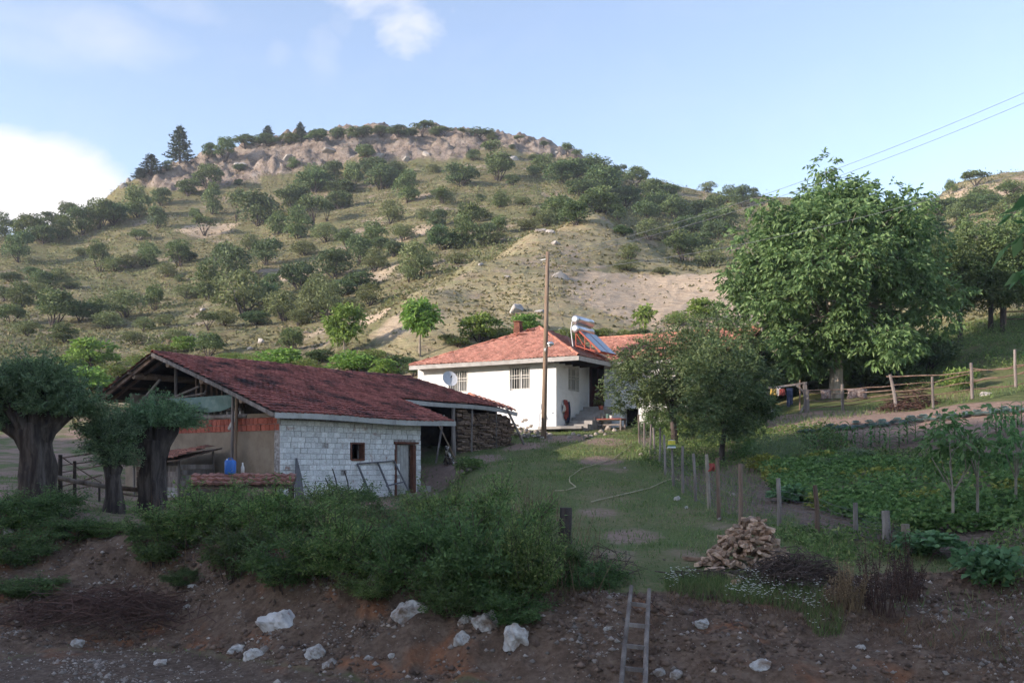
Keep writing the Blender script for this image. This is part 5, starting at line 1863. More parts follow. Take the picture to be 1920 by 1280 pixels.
tree('fruit_tree', f3, 'fruit tree behind the two at the fence, in front of the house wing', 'tree', None,
     seed=313, trunk_h=1.5, trunk_r=.11, crown_c=(.3, .2, 3.3), crown_r=(2.1, 1.6, 1.6), nlobe=60, lobe_r=(.3, .6), sprays=50, leaf=(.11, .06), mat=M['leaf_fruit'], bark=M['bark'], per=5, droop=.15, low_cut=1.5)
# young walnut trees on the slope behind the barn and house
for (x, y, wpx, hpx, sd, lab) in [(645, 672, 86, 100, 321, 'young bright green tree with a pale trunk behind the barn roof, the larger one'), (787, 668, 64, 106, 322, 'young round-headed tree on a thin pale stem behind the left end of the house'),
                                  (1207, 640, 26, 70, 323, 'thin sparse sapling on the dry slope above the house wing')]:
    p = gp(x, y, 50)
    s = p.y / F
    W2, H2 = wpx * s / 2, hpx * s
    tree('young_tree', p, lab, 'tree', 'young trees planted behind the buildings', seed=sd, trunk_h=H2 * .42, trunk_r=.07 if wpx > 40 else .03, crown_c=(0, 0, H2 * .68), crown_r=(W2 * .75, W2 * .75, H2 * .26), nlobe=26 if wpx > 40 else 10,
         lobe_r=(.25, .5), sprays=24 if wpx > 40 else 10, leaf=(.24, .12), mat=M['leaf_bright'], bark=M['bark_pale'], per=6, droop=.3, limb_n=6)
# trees on the bank behind the pole fence on the right
for (x, y, cx, cw, ch, sd, lab) in [(1858, 622, -.6, 2.9, 1.9, 331, 'slim dark tree with a forked stem on the slope right of the walnut'), (1880, 622, .5, 2.4, 1.8, 332, 'slim dark tree with two crossing stems near the right edge'),
                                    (1800, 640, 0, 2.0, 1.9, 333, 'dark leafy tree close behind the walnut on its shaded side'), (1925, 600, 0.3, 2.4, 2.2, 334, 'tree with bright leaves cut off by the right edge')]:
    p = gp(x, y, 45)
    tree('slope_tree', p, lab, 'tree', 'trees on the slope behind the fence', seed=sd, trunk_h=2.4, trunk_r=.12, crown_c=(cx, .2, 3.5), crown_r=(cw * 1.0, cw * .9, ch * 1.15), nlobe=80, lobe_r=(.4, .75), sprays=42, leaf=(.17, .085), mat=M['leaf_walnut'] if sd == 334 else M['leaf_oak'], bark=M['bark'],
         per=5, droop=.2, limb_n=7, low_cut=1.5)
# tree standing right of the frame whose branch tips hang into view
tb = on(7.05, 9.6)
cr_, tr_ = grow_tree(seed=341, trunk_h=2.6, trunk_r=.16, crown_c=(0, 0, 5.0), crown_r=(1.75, 1.6, 1.6), nlobe=34, lobe_r=(.3, .5), sprays=14, leaf=(.24, .11), mat=M['leaf_walnut'], bark=M['bark'], per=6, droop=.5, limb_n=8)
t = thing('walnut_tree', 'walnut tree just outside the right edge, branch tips hanging into view', 'tree', tb)
obj('crown', cr_, t)
obj('trunk', tr_, t)


# ---- pollard willows on the bank
def pollard(seed, trunk_pts, radii, heads, n_shoot, shoot, leaf, mat):
    """thick knobbly trunk with short leafy shoots bursting from its heads"""
    r = np.random.default_rng(seed)
    random.seed(seed)
    mb = MB()
    # finely divided, ridged trunk
    P = [Vector(p) for p in trunk_pts]
    pp, rr = [], []
    for i in range(len(P) - 1):
        for q in range(6):
            f_ = q / 6
            pp.append(P[i].lerp(P[i + 1], f_))
            rr.append(radii[i] * (1 - f_) + radii[i + 1] * f_)
    pp.append(P[-1])
    rr.append(radii[-1])
    nst = len(mb.v)
    mb.tube(pp, rr, 22, True)
    for q in range(nst, len(mb.v)):
        v = Vector(mb.v[q])
        c = P[0].lerp(P[-1], max(0, min(1, v.z / max(.1, P[-1].z))))
        a_ = math.atan2(v.y - c.y, v.x - c.x)
        fl = 1 + .11 * math.sin(a_ * 5 + v.z * 1.3 + seed) + .07 * math.sin(a_ * 9 - v.z * 2.1) + .07 * math.sin(v.z * 7 + a_ * 2)
        mb.v[q] = (c.x + (v.x - c.x) * fl, c.y + (v.y - c.y) * fl, v.z)
    for (hx, hy, hz_, hr) in heads:
        e = Vector((hx, hy, hz_))
        mb.tube([P[-1] - Vector((0, 0, .9)), (P[-1] - Vector((0, 0, .35))).lerp(e, .35), P[-1].lerp(e, .75), e], [radii[-1] * .55, radii[-1] * .62, hr * .7, hr * .35], 12, True, .07)
    Vs = []
    sm = MB()
    for (hx, hy, hz_, hr) in heads:
        for s in range(n_shoot):
            d = rnd_dirs(1, r)[0]
            d[2] = abs(d[2]) * .9 + .05
            d /= np.linalg.norm(d)
            L = shoot[0] + (shoot[1] * 1.35 - shoot[0]) * r.uniform(0, 1) ** 1.8
            a = np.array([hx, hy, hz_]) + d * hr * .6
            b = a + d * L + np.array([0, 0, -.12 * L])
            if s % 3 == 0:
                sm.tube([tuple(a), tuple((a + b) / 2 + [0, 0, .05]), tuple(b)], [.012, .008, .003], 4, False)
            k = int(34 * L / .6)
            t_ = r.uniform(.15, 1, k)
            pos = a + np.outer(t_, b - a) + r.normal(size=(k, 3)) * .035
            Vs.append(leaf_quads(pos, d * .8 + r.normal(size=(k, 3)) * .7, leaf[0] * r.uniform(.6, 1.3, k), leaf[1], .2, .1, r))
    mb.add(sm.v, sm.f)
    return quads_mesh('crown', np.concatenate(Vs), mat), mb.mesh('trunk', M['willow_bark'], True)


def willow(name, loc, label, **kw):
    cr, tr = pollard(**kw)
    t = thing(name, label, 'tree', loc, 0, 'pollard willows on the bank')
    obj('crown', cr, t)
    obj('trunk', tr, t)


w1 = on((66 - 960) / F * 22.6, 22.6, -.1)
willow('pollard_willow', w1, 'largest pollard willow with a broad grey-green head at the left edge', seed=401, trunk_pts=[(0, 0, -.2), (.05, 0, 1.0), (0, 0, 2.0)], radii=[.46, .36, .32],
       heads=[(-.6, .1, 2.35, .36), (.4, -.1, 2.3, .36), (0, .3, 2.7, .34), (-1.0, .2, 1.95, .25), (.75, .15, 2.2, .26), (-.6, -.3, 2.6, .3), (.25, -.3, 2.75, .28)], n_shoot=220, shoot=(.4, .8), leaf=(.085, .030), mat=M['leaf_willow'])
w2 = on((284 - 960) / F * 24.6, 24.6, -.1)
willow('pollard_willow', w2, 'pollard willow with a thick bent trunk in front of the barn gable', seed=402, trunk_pts=[(0, 0, -.2), (0, 0, .9), (.12, 0, 1.85)], radii=[.37, .29, .26],
       heads=[(.42, 0, 2.25, .3), (.0, .1, 2.3, .28), (-.35, 0, 2.15, .26), (.62, .1, 2.2, .24), (-.75, -.1, 1.75, .26), (-.95, 0, 2.05, .22)], n_shoot=190, shoot=(.25, .6), leaf=(.075, .028), mat=M['leaf_willow'])
w3 = on((212 - 960) / F * 23.6, 23.6, -.1)
willow('pollard_willow', w3, 'small double-stemmed pollard willow between the two larger ones', seed=403, trunk_pts=[(0, 0, -.2), (.03, 0, .5), (.0, 0, 1.0)], radii=[.25, .19, .15],
       heads=[(.1, 0, 1.25, .22), (-.15, 0, 1.55, .2), (.05, .1, 1.95, .18), (-.3, -.1, 1.9, .15)], n_shoot=170, shoot=(.25, .5), leaf=(.07, .026), mat=M['leaf_willow'])


# ---- leafy shrubs on the bank
BSH = [(300, 1045, 150, 150, 1, 'dark rounded shrub hanging over the bare bank below the willows'), (370, 1010, 140, 140, 0, 'leafy shrub in front of the plank hutch'), (430, 985, 120, 130, 2, 'tall weedy shrub in front of the blue canister'),
       (440, 1070, 130, 130, 3, 'shrub drooping down the bank right of the rounded one'), (510, 1010, 150, 140, 0, 'shrub in front of the low tiled roof'), (545, 1085, 140, 150, 1, 'dark shrub low on the bank above the painted boulder'),
       (590, 1000, 150, 130, 2, 'shrub in front of the pointed grey board by the white wall'), (640, 1075, 150, 170, 0, 'upright leafy shrub on the bank under the barn window'), (660, 985, 130, 120, 3, 'shrub right below the barn window'),
       (730, 1060, 140, 140, 1, 'shrub in front of the leaning metal frame'), (760, 985, 110, 90, 2, 'low shrub at the foot of the barn door'), (790, 1110, 160, 190, 3, 'dark shrub above the largest white boulders'),
       (850, 1060, 160, 190, 0, 'tall green shrub beside the dirt in front of the shed'), (900, 1120, 170, 210, 1, 'large dark shrub left of the old stump post'), (945, 1050, 150, 190, 2, 'tallest feathery shrub in front of the wood stack'),
       (985, 1120, 150, 200, 0, 'dark shrub against the old stump post'), (1040, 1100, 110, 130, 3, 'thin shrub at the foot of the stump post'), (1110, 1100, 130, 90, 1, 'low twiggy shrub between stump post and ladder'),
       (850, 1145, 130, 110, 3, 'creeping shrub among the white boulders'), (960, 1160, 110, 90, 1, 'shrub hanging over the last white boulder'), (700, 1110, 110, 90, 2, 'low shrub beside the grey stone in the bank'),
       (20, 985, 140, 100, 1, 'dark shrub under the largest willow'), (95, 975, 130, 90, 3, 'dark shrub in front of the corral posts'), (30, 1050, 130, 110, 1, 'shaded shrub at the left edge of the bank'), (130, 1010, 110, 70, 3, 'low shrub on the crest left of the double willow'),
       (200, 1000, 80, 40, 0, 'small bright shrub at the foot of the double willow'), (60, 1110, 110, 60, 1, 'dark ground shrub low on the left bank'), (350, 1090, 70, 50, 3, 'small shrub on the bare earth of the bank')]
for (x, y, w, h, k, lab) in BSH:
    p = gp(x, min(y, 1170))
    s = p.y / F
    p.z -= .06
    plant('bank%d' % k, p, w * s * 1.12, h * s * (.86 if x < 780 else .98), lab, 'shrub', 'leafy shrubs along the bank')
# ------------------------------------------------------------------ things around the buildings

# ---- utility pole with lamp and cables
pf = on((1019 - 960) / F * 44.6, 44.6)
ptop = at(1027, 472, 44.6)
up = thing('utility_pole', 'tall wooden utility pole with a small lamp in front of the white house', 'pole', pf)
dx = Vector((ptop.x - pf.x, 0, ptop.z - pf.z))
MB().tube([(0, 0, -.4), tuple(dx * .5), tuple(dx)], [.125, .105, .085], 12).build('post', M['pole_wood'], up, True)
MB().box((dx.x * .33, -.15, dx.z * .475), (.09, .02, .12)).build('plate', M['white_paint'], up)
lz = (HOR - 652) / F * 44.6 - pf.z
la = MB()
la.tube([(.08, -.1, lz - .2), (.14, -.22, lz + .02), (.25, -.3, lz + .1)], .02, 6)
la.build('lamp_arm', M['metal'], up)
lm = MB()
lm.tube([(.16, -.28, lz + .12), (.22, -.30, lz + .15), (.36, -.34, lz + .15), (.46, -.36, lz + .12)], [.04, .10, .10, .03], 9)
lm.build('lamp_head', M['metal'], up, True)
MB().tube([(.22, -.30, lz + .08), (.33, -.33, lz + .06)], [.07, .05], 8).build('lamp_glass', M['white_plastic'], up, True)
MB().tube([(0.1, -.1, dx.z - .35), (-.12, .08, dx.z - .35)], .02, 6).build('insulator', M['white_paint'], up)
RP = Vector((20.5, 31.0, 13.6))
for i, (z0, dy, ez, lab) in enumerate(((-.18, -.25, 0.0, 'uppermost overhead cable running right from the pole'), (-.38, .1, -.32, 'second overhead cable just below the uppermost'), (-.9, .2, -3.0, 'lowest overhead cable passing across the walnut crown'))):
    a = pf + dx + Vector((0, 0, z0))
    b = RP + Vector((0, dy, ez))
    pts = []
    for q in range(25):
        t_ = q / 24
        p = a.lerp(b, t_)
        p.z -= 4 * .75 * t_ * (1 - t_)
        pts.append(p)
    tag(MB().tube(pts, .008, 5).build('overhead_cable', M['cable']), lab, 'cable', 'overhead cables')
hp = Matrix.Translation((2.13, 48, HZ)) @ Matrix.Rotation(HR, 4, 'Z')
a = pf + dx * .93
b = hp @ Vector((1.3, -.55, 3.7))
tag(MB().tube([a.lerp(b, q / 10) - Vector((0, 0, 1.2 * q / 10 * (1 - q / 10))) for q in range(11)], .008, 4).build('house_cable', M['cable']), 'thin service cable from the pole down to the house eave', 'cable')
# the pole that carries the cables beyond the right edge
g = on(RP.x, RP.y)
MB_ = MB().tube([(0, 0, -.4), (0, 0, RP.z - g.z + .3)], [.15, .10], 10).build('utility_pole', M['pole_wood'], None, True, g)
tag(MB_, 'second wooden utility pole standing outside the right edge', 'pole')

# ---- satellite dish on a mast at the end of the shed
dl = at(843, 711, 46.6)
dt = thing('satellite_dish', 'pale grey satellite dish in front of the house window', 'dish', dl)
k = MB()
vs, fs = [], []
nr, na = 6, 20
ndir = Vector((.30, -.86, .42)).normalized()
xx = ndir.cross(Vector((0, 0, 1))).normalized()
yy = xx.cross(ndir).normalized()
for i in range(nr + 1):
    rr = i / nr
    for j in range(na):
        t_ = 2 * math.pi * j / na
        p = xx * (.36 * rr * math.cos(t_)) + yy * (.40 * rr * math.sin(t_)) + ndir * (.09 * rr * rr)
        vs.append(p)
for i in range(nr):
    for j in range(na):
        a_, b_ = i * na + j, i * na + (j + 1) % na
        fs.append((a_, b_, b_ + na, a_ + na))
k.add(vs, fs)
k.build('reflector', M['dish'], dt, True)
MB().tube([tuple(yy * -.38 + ndir * .09), tuple(ndir * .42 + yy * -.12 + xx * .05)], .014, 6).build('feed_arm', M['metal'], dt)
MB().tube([tuple(ndir * .40 + yy * -.12 + xx * .05), tuple(ndir * .50 + yy * -.10 + xx * .05)], .035, 8).build('feed_head', M['steel_dark'], dt)
MB().tube([tuple(ndir * -.02), (0, .12, -.1), (0, .12, -1.2)], .025, 7).build('mast', M['steel_dark'], dt)

# ---- clothes on the house wall, bench with pots, slab and stones at the steps


def cloth(name, w, h, mat, seed, sag=.05, n=7):
    r = random.Random(seed)
    mb = MB()
    vs = []
    for i in range(n + 1):
        for j in range(n + 1):
            u, v = i / n - .5, j / n
            wv = w * (1 - .25 * v + .3 * v * v)
            vs.append((u * wv + r.uniform(-.01, .01), -.05 - .035 * math.sin(u * 14 + seed) * (.3 + v) - sag * math.sin(v * 3), -v * h * (1 + .08 * math.sin(u * 7 + seed))))
    m_ = len(vs)
    vs += [(x, y + .035, z) for x, y, z in vs]
    fs = []
    q = n + 1
    for i in range(n):
        for j in range(n):
            a_ = i * q + j
            fs.append((a_, a_ + 1, a_ + q + 1, a_ + q))
            fs.append((m_ + a_ + q, m_ + a_ + q + 1, m_ + a_ + 1, m_ + a_))
    rim = [i for i in range(n)] + [i * q + n for i in range(n)] + [n * q + n - i for i in range(n)] + [(n - i) * q for i in range(n)]
    for a_, b_ in zip(rim, rim[1:] + rim[:1]):
        fs.append((a_, a_ + m_, b_ + m_, b_))
    mb.add(vs, fs)
    return mb


def hang(name, local, w, h, mat, seed, label, cat, rot=HR + math.pi / 2, grp=None):
    p = hp @ Vector(local)
    o = cloth(name, w, h, mat, seed).build(name, mat, None, True, p, rot)
    return tag(o, label, cat, grp)


hang('hanging_coat', (.03, .86, 1.70), .34, .92, M['red_cloth'], 1, 'red coat hanging on the shaded side wall of the house', 'coat')
hang('hanging_coat', (.035, 1.17, 1.62), .20, .95, M['blue_cloth'], 2, 'dark blue coat hanging right of the red one', 'coat')
hang('cloth_bag', (.05, .62, 1.45), .20, .34, M['pale_cloth'], 3, 'small white bag hanging left of the red coat', 'bag')
hang('cloth_bag', (.035, 1.0, .88), .18, .30, M['blue_cloth'], 4, 'dark bag hanging below the two coats', 'bag')


def local_ground(x, y):
    w = hp @ Vector((x, y, 0))
    return on(w.x, w.y)


bl = local_ground(2.05, 1.9)
bn = thing('bench', 'low wooden bench with a red cover beside the house steps', 'bench', bl, HR)
MB().box((0, 0, .47), (1.35, .62, .05)).build('seat', M['wood_brown'], bn)
MB().box((0, -.02, .51), (1.30, .60, .03)).build('cover', M['red_cloth'], bn)
for sx in (-.6, .6):
    for sy in (-.25, .25):
        MB().box((sx, sy, .2), (.07, .07, .48)).build('leg', M['wood_grey'], bn)
MB().box((0, -.25, .22), (1.15, .04, .08)).build('stretcher', M['wood_grey'], bn)
for i, (px_, py_, m_, h_, r_, lab) in enumerate(((-.2, .05, 'tarp', .24, .11, 'green pot on the red bench cover'), (.05, -.12, 'pale_cloth', .16, .09, 'cream tin standing on the red bench'), (-.48, .1, 'steel_dark', .15, .10, 'dark pan at the end of the red bench'))):
    p = bl + Matrix.Rotation(HR, 3, 'Z') @ Vector((px_, py_, .525))
    o = MB().tube([(0, 0, 0), (0, 0, .02), (0, 0, h_ * .9), (0, 0, h_), (0, 0, h_ - .02)], [r_ * .8, r_ * .9, r_, r_ * 1.08, r_ * .85], 12).build('pot', M[m_], None, True, p)
    tag(o, lab, 'pot')
# potted plant on the steps in front of the door
V, C, R = lobes_crown(77, 9, 160, .16, .07, lobe=(.14, .22))
pp_ = hp @ Vector((1.05, 2.85, 1.26))
fp = thing('potted_plant', 'leafy potted plant on the steps in front of the door', 'plant', pp_)
MB().tube([(0, 0, 0), (0, 0, .03), (0, 0, .22), (0, 0, .20)], [.09, .10, .14, .11], 12).build('pot', M['brick'], fp)
o = obj('foliage', quads_mesh('foliage', V, M['leaf_olive']), fp, (0, 0, .1))
o.scale = (.75, .75, 1.0)
ROCKS = [rock_mesh('stone', 600 + i, M['rubble'], 2, .3, .75) for i in range(6)]
BROCKS = [rock_mesh('boulder', 620 + i, M['stone'], 4, .75, .8) for i in range(6)]
HROCKS = [rock_mesh('boulder', 640 + i, M['hillrock'], 3, .35, .85) for i in range(4)]
sl = hp @ Vector((.35, -.15, 0))
g = on(sl.x, sl.y)
sb = MB()
r = random.Random(3)
top = []
for i in range(14):
    t_ = 2 * math.pi * i / 14
    top.append((1.25 * math.cos(t_) * r.uniform(.85, 1.1), .62 * math.sin(t_) * r.uniform(.85, 1.1), .24))
sb.poly(top, (0, 0, -.13))
o = sb.build('stone_slab', M['concrete'], None, False, g, HR)
tag(o, 'thick worn stone slab lying at the corner of the house', 'slab', None, 'thing')


def stone(px_, py_, w, me, label, cat='stone', grp=None, name='stone', flat=1.0, sink=.25, Y=None, rz=None):
    p = gp(px_, py_) if Y is None else on((px_ - 960) / F * Y, Y)
    s = w * p.y / F
    o = obj(name, me, None, (p.x, p.y, p.z + s * (.38 - sink) * flat), random.uniform(0, 6.28) if rz is None else rz)
    o.rotation_euler = (random.uniform(-.25, .25), random.uniform(-.25, .25), o.rotation_euler.z)
    o.scale = (s, s * random.uniform(.75, 1.0), s * flat)
    tag(o, label, cat, grp)
    return o


for i, (x, y, w) in enumerate([(1098, 822, 16), (1108, 819, 12), (1118, 815, 12), (1128, 811, 14), (1140, 806, 18), (1152, 808, 12), (1165, 805, 14), (1085, 818, 12), (1075, 815, 12), (1068, 822, 12), (1135, 816, 9)]):
    stone(x, y, w, ROCKS[i % 6], 'one of the rough stones edging the ground below the house steps', 'stone', 'stones below the house steps')
# tumbled rubble at the foot of the house front, left of the pole
for i in range(46):
    x = 968 + 62 * (i % 12) / 11.0 + random.uniform(-4, 4)
    lo_ = 1 - (x - 968) / 70
    y = 832 - random.uniform(0, 1) ** 1.4 * (22 + 14 * lo_)
    Yd = 44.3 + (832 - y) * .11
    w = random.uniform(7, 15)
    p = Vector(((x - 960) / F * Yd, Yd, 0))
    gz = on(p.x, p.y).z
    zz = gz + random.random() ** 2 * .38 * lo_
    o = obj('rubble_stone', ROCKS[i % 6], None, (p.x, p.y, zz))
    s = w * Yd / F
    o.scale = (s, s, s * .85)
    o.rotation_euler = (random.uniform(-.5, .5), random.uniform(-.5, .5), random.uniform(0, 6))
    tag(o, 'rough stone in the tumbled rubble between wood stack and pole', 'stone', 'rubble at the foot of the house front')

# ---- firewood stacked under the shed roof
st0 = bm_w @ Vector((11.35, 2.35, 0))
stg = on(st0.x, st0.y)
ws = thing('firewood_stack', 'tall stack of split firewood under the open end of the shed roof', 'firewood', (st0.x, st0.y, stg.z), BR)
k = MB()
r = random.Random(8)
x = 0.0
for col_ in range(30):
    x = col_ * .105
    gh = on(*(bm_w @ Vector((11.35 + x, 2.35, 0))).to_2d()).z - stg.z
    topz = (roof_pt(11.95 + x, S_STEP).z + BZ) - stg.z - .30 - (.15 if 5 < col_ < 9 else 0)
    if col_ < 12:
        topz = min(topz, 1.55)
    z = gh - .05
    while z < topz:
        rr = r.uniform(.045, .075)
        y0 = r.uniform(-.06, .05)
        n_ = r.choice((4, 5, 6))
        c_ = x + r.uniform(-.03, .03)
        if r.random() < .25:
            k.tube([(c_ - .25, y0 - .04, z + rr), (c_ + .25, y0 - .02, z + rr + r.uniform(-.02, .02))], rr * .8, n_)
        else:
            k.tube([(c_, y0, z + rr), (c_ + r.uniform(-.05, .05), y0 + .5, z + rr)], rr, n_)
        z += rr * 1.75
tag(k.build('logs', M['old_log'], ws), kind='stuff')
k = MB()
for i in range(12):
    zz = .05 + i * .17
    k.tube([(-.5, -.02 + .03 * (i % 3), zz + .1), (.1, .0, zz + .1)], r.uniform(.05, .085), 6)
tag(k.build('crosswise_logs', M['old_log'], ws), kind='stuff')
# dark rear wall of the shed follows the slanted roof edge
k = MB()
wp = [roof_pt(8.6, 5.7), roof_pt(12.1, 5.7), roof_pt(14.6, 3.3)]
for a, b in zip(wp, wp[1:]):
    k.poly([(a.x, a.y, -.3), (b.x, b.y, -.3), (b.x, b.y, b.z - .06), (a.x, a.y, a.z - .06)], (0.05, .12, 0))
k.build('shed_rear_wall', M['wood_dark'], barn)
# things leaning under the shed roof
for i, (t0, s0, t1, s1, zt, r_, m_, lab) in enumerate(((9.6, 2.3, 10.4, 2.6, 1.9, .04, 'wood_grey', 'grey pole leaning in the shed opening beside the doorway'), (10.6, 2.2, 9.9, 2.7, 1.7, .045, 'pole_wood', 'brown pole crossing the other pole in the shed opening'),
                                                       (15.1, 2.2, 14.2, 2.5, 1.6, .06, 'wood_grey', 'plank propped against the right end of the wood stack'))):
    a = bm_w @ Vector((t0 - .6, s0 - .5, 0))
    b = bm_w @ Vector((t1 - .6, s1 - .5, 0))
    g = on(a.x, a.y)
    o = MB().bar((0, 0, 0), (b.x - a.x, b.y - a.y, zt), r_ * 1.6, r_).build('leaning_pole', M[m_], None, False, g)
    tag(o, lab, 'pole')

# ---- green tarpaulin in the barn gable
tp = bm_w @ Vector((-.12, 1.9, bz(2.18)))
k = MB()
vs, fs = [], []
n1, n2 = 22, 9
for i in range(n1 + 1):
    for j in range(n2 + 1):
        u, v = i / n1, j / n2
        hgt_ = .52 * math.sin(math.pi * min(1, .10 + u * 1.1)) ** .5 if u < .82 else .50
        vs.append((-.03 * math.sin(u * 21) * v - .05 * math.sin(v * 3) - .03 * math.sin(u * 9 + v * 5), u * 3.6, -v * max(.12, hgt_)))
q = n2 + 1
for i in range(n1):
    for j in range(n2):
        a_ = i * q + j
        fs.append((a_, a_ + 1, a_ + q + 1, a_ + q))
k.add(vs, fs)
m_ = len(vs)
k.add([(x + .012, y, z) for x, y, z in vs], [tuple(reversed(f)) for f in fs])
tag(k.build('tarpaulin', M['tarp'], None, True, tp, BR), 'grey-green tarpaulin strung across the open barn gable', 'tarpaulin')

# ---- plank hutch with a tiled lean-to roof in front of the gable


def bl_pt(x, y, z=0.0):
    return bm_w @ Vector((x, y, z))


hu = bl_pt(-1.5, 3.9)
hg = on(hu.x, hu.y)
ht = thing('plank_hutch', 'small plank hutch with a loose tile roof against the barn gable', 'hutch', (hu.x, hu.y, hg.z), BR)
# local x away from the viewer to the barn wall, local y to the left
for i in range(7):
    z = .08 + i * .16
    MB().box((.0, -.45, z), (.025, 1.1, .15)).build('plank', M['wood_grey'] if i > 1 else M['wood_pale'], ht)
    MB().box((.02, .75, z), (.03, 1.25, .14)).build('plank', M['wood_brown'], ht)
for i in range(6):
    MB().box((.62, -1.02, .1 + i * .17), (1.2, .025, .155)).build('plank', M['wood_grey'], ht)
for (x_, y_, h_) in ((-.05, -1.02, 1.15), (-.05, -.35, 1.2), (-.05, .15, 1.05), (-.05, 1.42, .95), (1.2, -1.02, 1.5)):
    MB().bar((x_, y_, -.1), (x_ + .02, y_ + .03, h_), .06, .05).build('post', M['wood_grey'], ht)
hr_ = obj('roof', None, ht)
MB().poly([(-.25, -1.35, 1.17), (1.3, -1.35, 1.55), (1.3, 1.55, 1.30), (-.25, 1.55, 1.00)], (0, 0, -.04)).build('roof_board', M['wood_brown'], hr_)
HT_ME = bpy.data.meshes.new('roof_tile')
HT_ME.from_pydata(TVS, [], TFS)
HT_ME.materials.append(M['tile_house'])
for rr in range(4):
    for c_ in range(13):
        p = Vector((-.30 + rr * .33, -1.25 + c_ * .215, 1.20 - (c_ / 12) * .17 + rr * .09 + random.uniform(0, .03)))
        o = obj('roof_tile', HT_ME, hr_)
        o.matrix_local = jitter(tile_frame(p, Vector((0, -1, .07)), Vector((1, 0, .24))), .08)
# low tiled cover in front of the hutch
lg = on(-7.40, 27.4)
lt = thing('low_tiled_cover', 'low row of red tiles on short posts in front of the mud wall', 'lean-to', (lg.x, lg.y, lg.z), .12)
MB().poly([(-1.4, -.45, .46), (1.4, -.45, .46), (1.4, .50, .74), (-1.4, .50, .74)], (0, 0, -.04)).build('roof_board', M['wood_brown'], lt)
for (x_, y_) in ((-1.3, -.35), (1.3, -.35), (-1.3, .4), (1.3, .4), (0, -.35)):
    MB().box((x_, y_, .18), (.08, .08, .60 if y_ < 0 else .9)).build('post', M['wood_brown'], lt)
for rr in range(3):
    for c_ in range(13):
        p = Vector((-1.30 + c_ * .215, -.5 + rr * .31, .49 + rr * .092 + random.uniform(0, .03)))
        o = obj('roof_tile', HT_ME, lt)
        o.matrix_local = jitter(tile_frame(p, Vector((1, 0, 0)), Vector((0, 1, .3))), .07)
# blue canister on the tiles
cp = Vector((-7.85, 27.75, 0))
cz = lg.z + .80
cn = thing('water_canister', 'blue plastic canister standing on the low tiles', 'canister', (cp.x, cp.y, cz), 1.5)
k = MB()
pr = [(0, .135, .11), (.03, .15, .125), (.36, .15, .125), (.40, .12, .10)]
vs, fs = [], []
for (z, a_, b_) in pr:
    for j in range(16):
        t_ = 2 * math.pi * j / 16
        c_, s_ = math.cos(t_), math.sin(t_)
        e_ = (abs(c_) ** 4 + abs(s_) ** 4) ** -.25
        vs.append((b_ * c_ * e_, a_ * s_ * e_, z))
for i in range(3):
    for j in range(16):
        a_, b_ = i * 16 + j, i * 16 + (j + 1) % 16
        fs.append((a_, b_, b_ + 16, a_ + 16))
fs += [tuple(range(16))[::-1], tuple(range(48, 64))]
k.add(vs, fs)
k.build('body', M['blue_plastic'], cn, True)
MB().tube([(0, -.07, .39), (0, -.05, .45), (0, .05, .45), (0, .07, .39)], .016, 6).build('handle', M['blue_plastic'], cn)
MB().tube([(0, .09, .39), (0, .09, .44)], .03, 8).build('cap', M['white_plastic'], cn)
bp = Vector((-7.52, 27.8, 0))
o = MB().tube([(0, 0, 0), (0, 0, .2), (0, 0, .26), (0, 0, .33)], [.05, .05, .02, .02], 9).build('bottle', M['pale_cloth'], None, True, (bp.x, bp.y, cz))
tag(o, 'pale bottle standing right of the blue canister', 'bottle')

# ---- things leaning on the white block wall
fa = bl_pt(3.25, -.75)
fg = on(fa.x, fa.y)
ft = thing('old_bed_frame', 'empty grey rectangular frame leaning against the white block wall', 'frame', (fa.x, fa.y, fg.z), BR)
L1, H1 = 1.75, 1.15
tl_ = .55 / H1


def fr_pt(x, z):
    return (x + z * -.12, .12 + z * tl_, z)


for a, b in (((0, 0), (0, H1)), ((.95, 0), (.95, H1 + .05)), ((L1 + .12, -.15), (L1, H1 + .1)), ((0, H1), (L1, H1 + .1)), ((0.9, .42), (L1 + .1, .55))):
    MB().bar(fr_pt(*a), fr_pt(*b), .06, .045).build('frame_bar', M['grey_metal'], ft)
wa = bl_pt(.52, -.32)
wg = on(wa.x, wa.y)
k = MB()
k.poly([(-.18, 0, 0), (.18, 0, 0), (.14, .10, .75), (.03, .17, 1.28), (-.02, .17, 1.28), (-.10, .10, .75)], (0, .025, 0))
tag(k.build('pointed_board', M['grey_metal'], None, False, wg, BR), 'dark pointed board leaning near the corner of the white wall', 'board')
for i, (x_, h_) in enumerate(((1.75, .65), (2.05, .95), (2.55, .9))):
    w_ = bl_pt(x_, -.3)
    g = on(w_.x, w_.y)
    o = MB().tube([(0, 0, 0), (.03, .1, h_ * .6), (-.03, .2, h_)], [.025, .022, .02], 6).build('leaning_stick', M['wood_dark'], None, False, g, BR)
    tag(o, ('short' if i == 0 else ('crooked' if i == 1 else 'straight')) + ' dark stick leaning on the white wall left of the frame', 'stick')
# concrete block on stones right of the barn door
for i, (x, y, w, lab) in enumerate(((795, 918, 26, 'grey block resting on stones right of the barn door'), (817, 928, 18, 'round stone beside the grey block near the barn door'), (800, 930, 22, 'flat stone under the grey block near the barn door'))):
    p = on((x - 960) / F * 33.2, 33.2)
    if i == 0:
        o = MB().box((0, 0, .32), (.42, .22, .19)).build('concrete_block', M['concrete'], None, False, p, .2)
        tag(o, lab, 'block')
    else:
        stone(x, y, w, ROCKS[i], lab, Y=33.2)

# ---- dog sitting in the dark doorway of the shed
dg = gp(840, 872)
dgs = thing('dog', 'dark shaggy dog with a white chest sitting in the shed doorway', 'dog', dg, math.radians(-10))


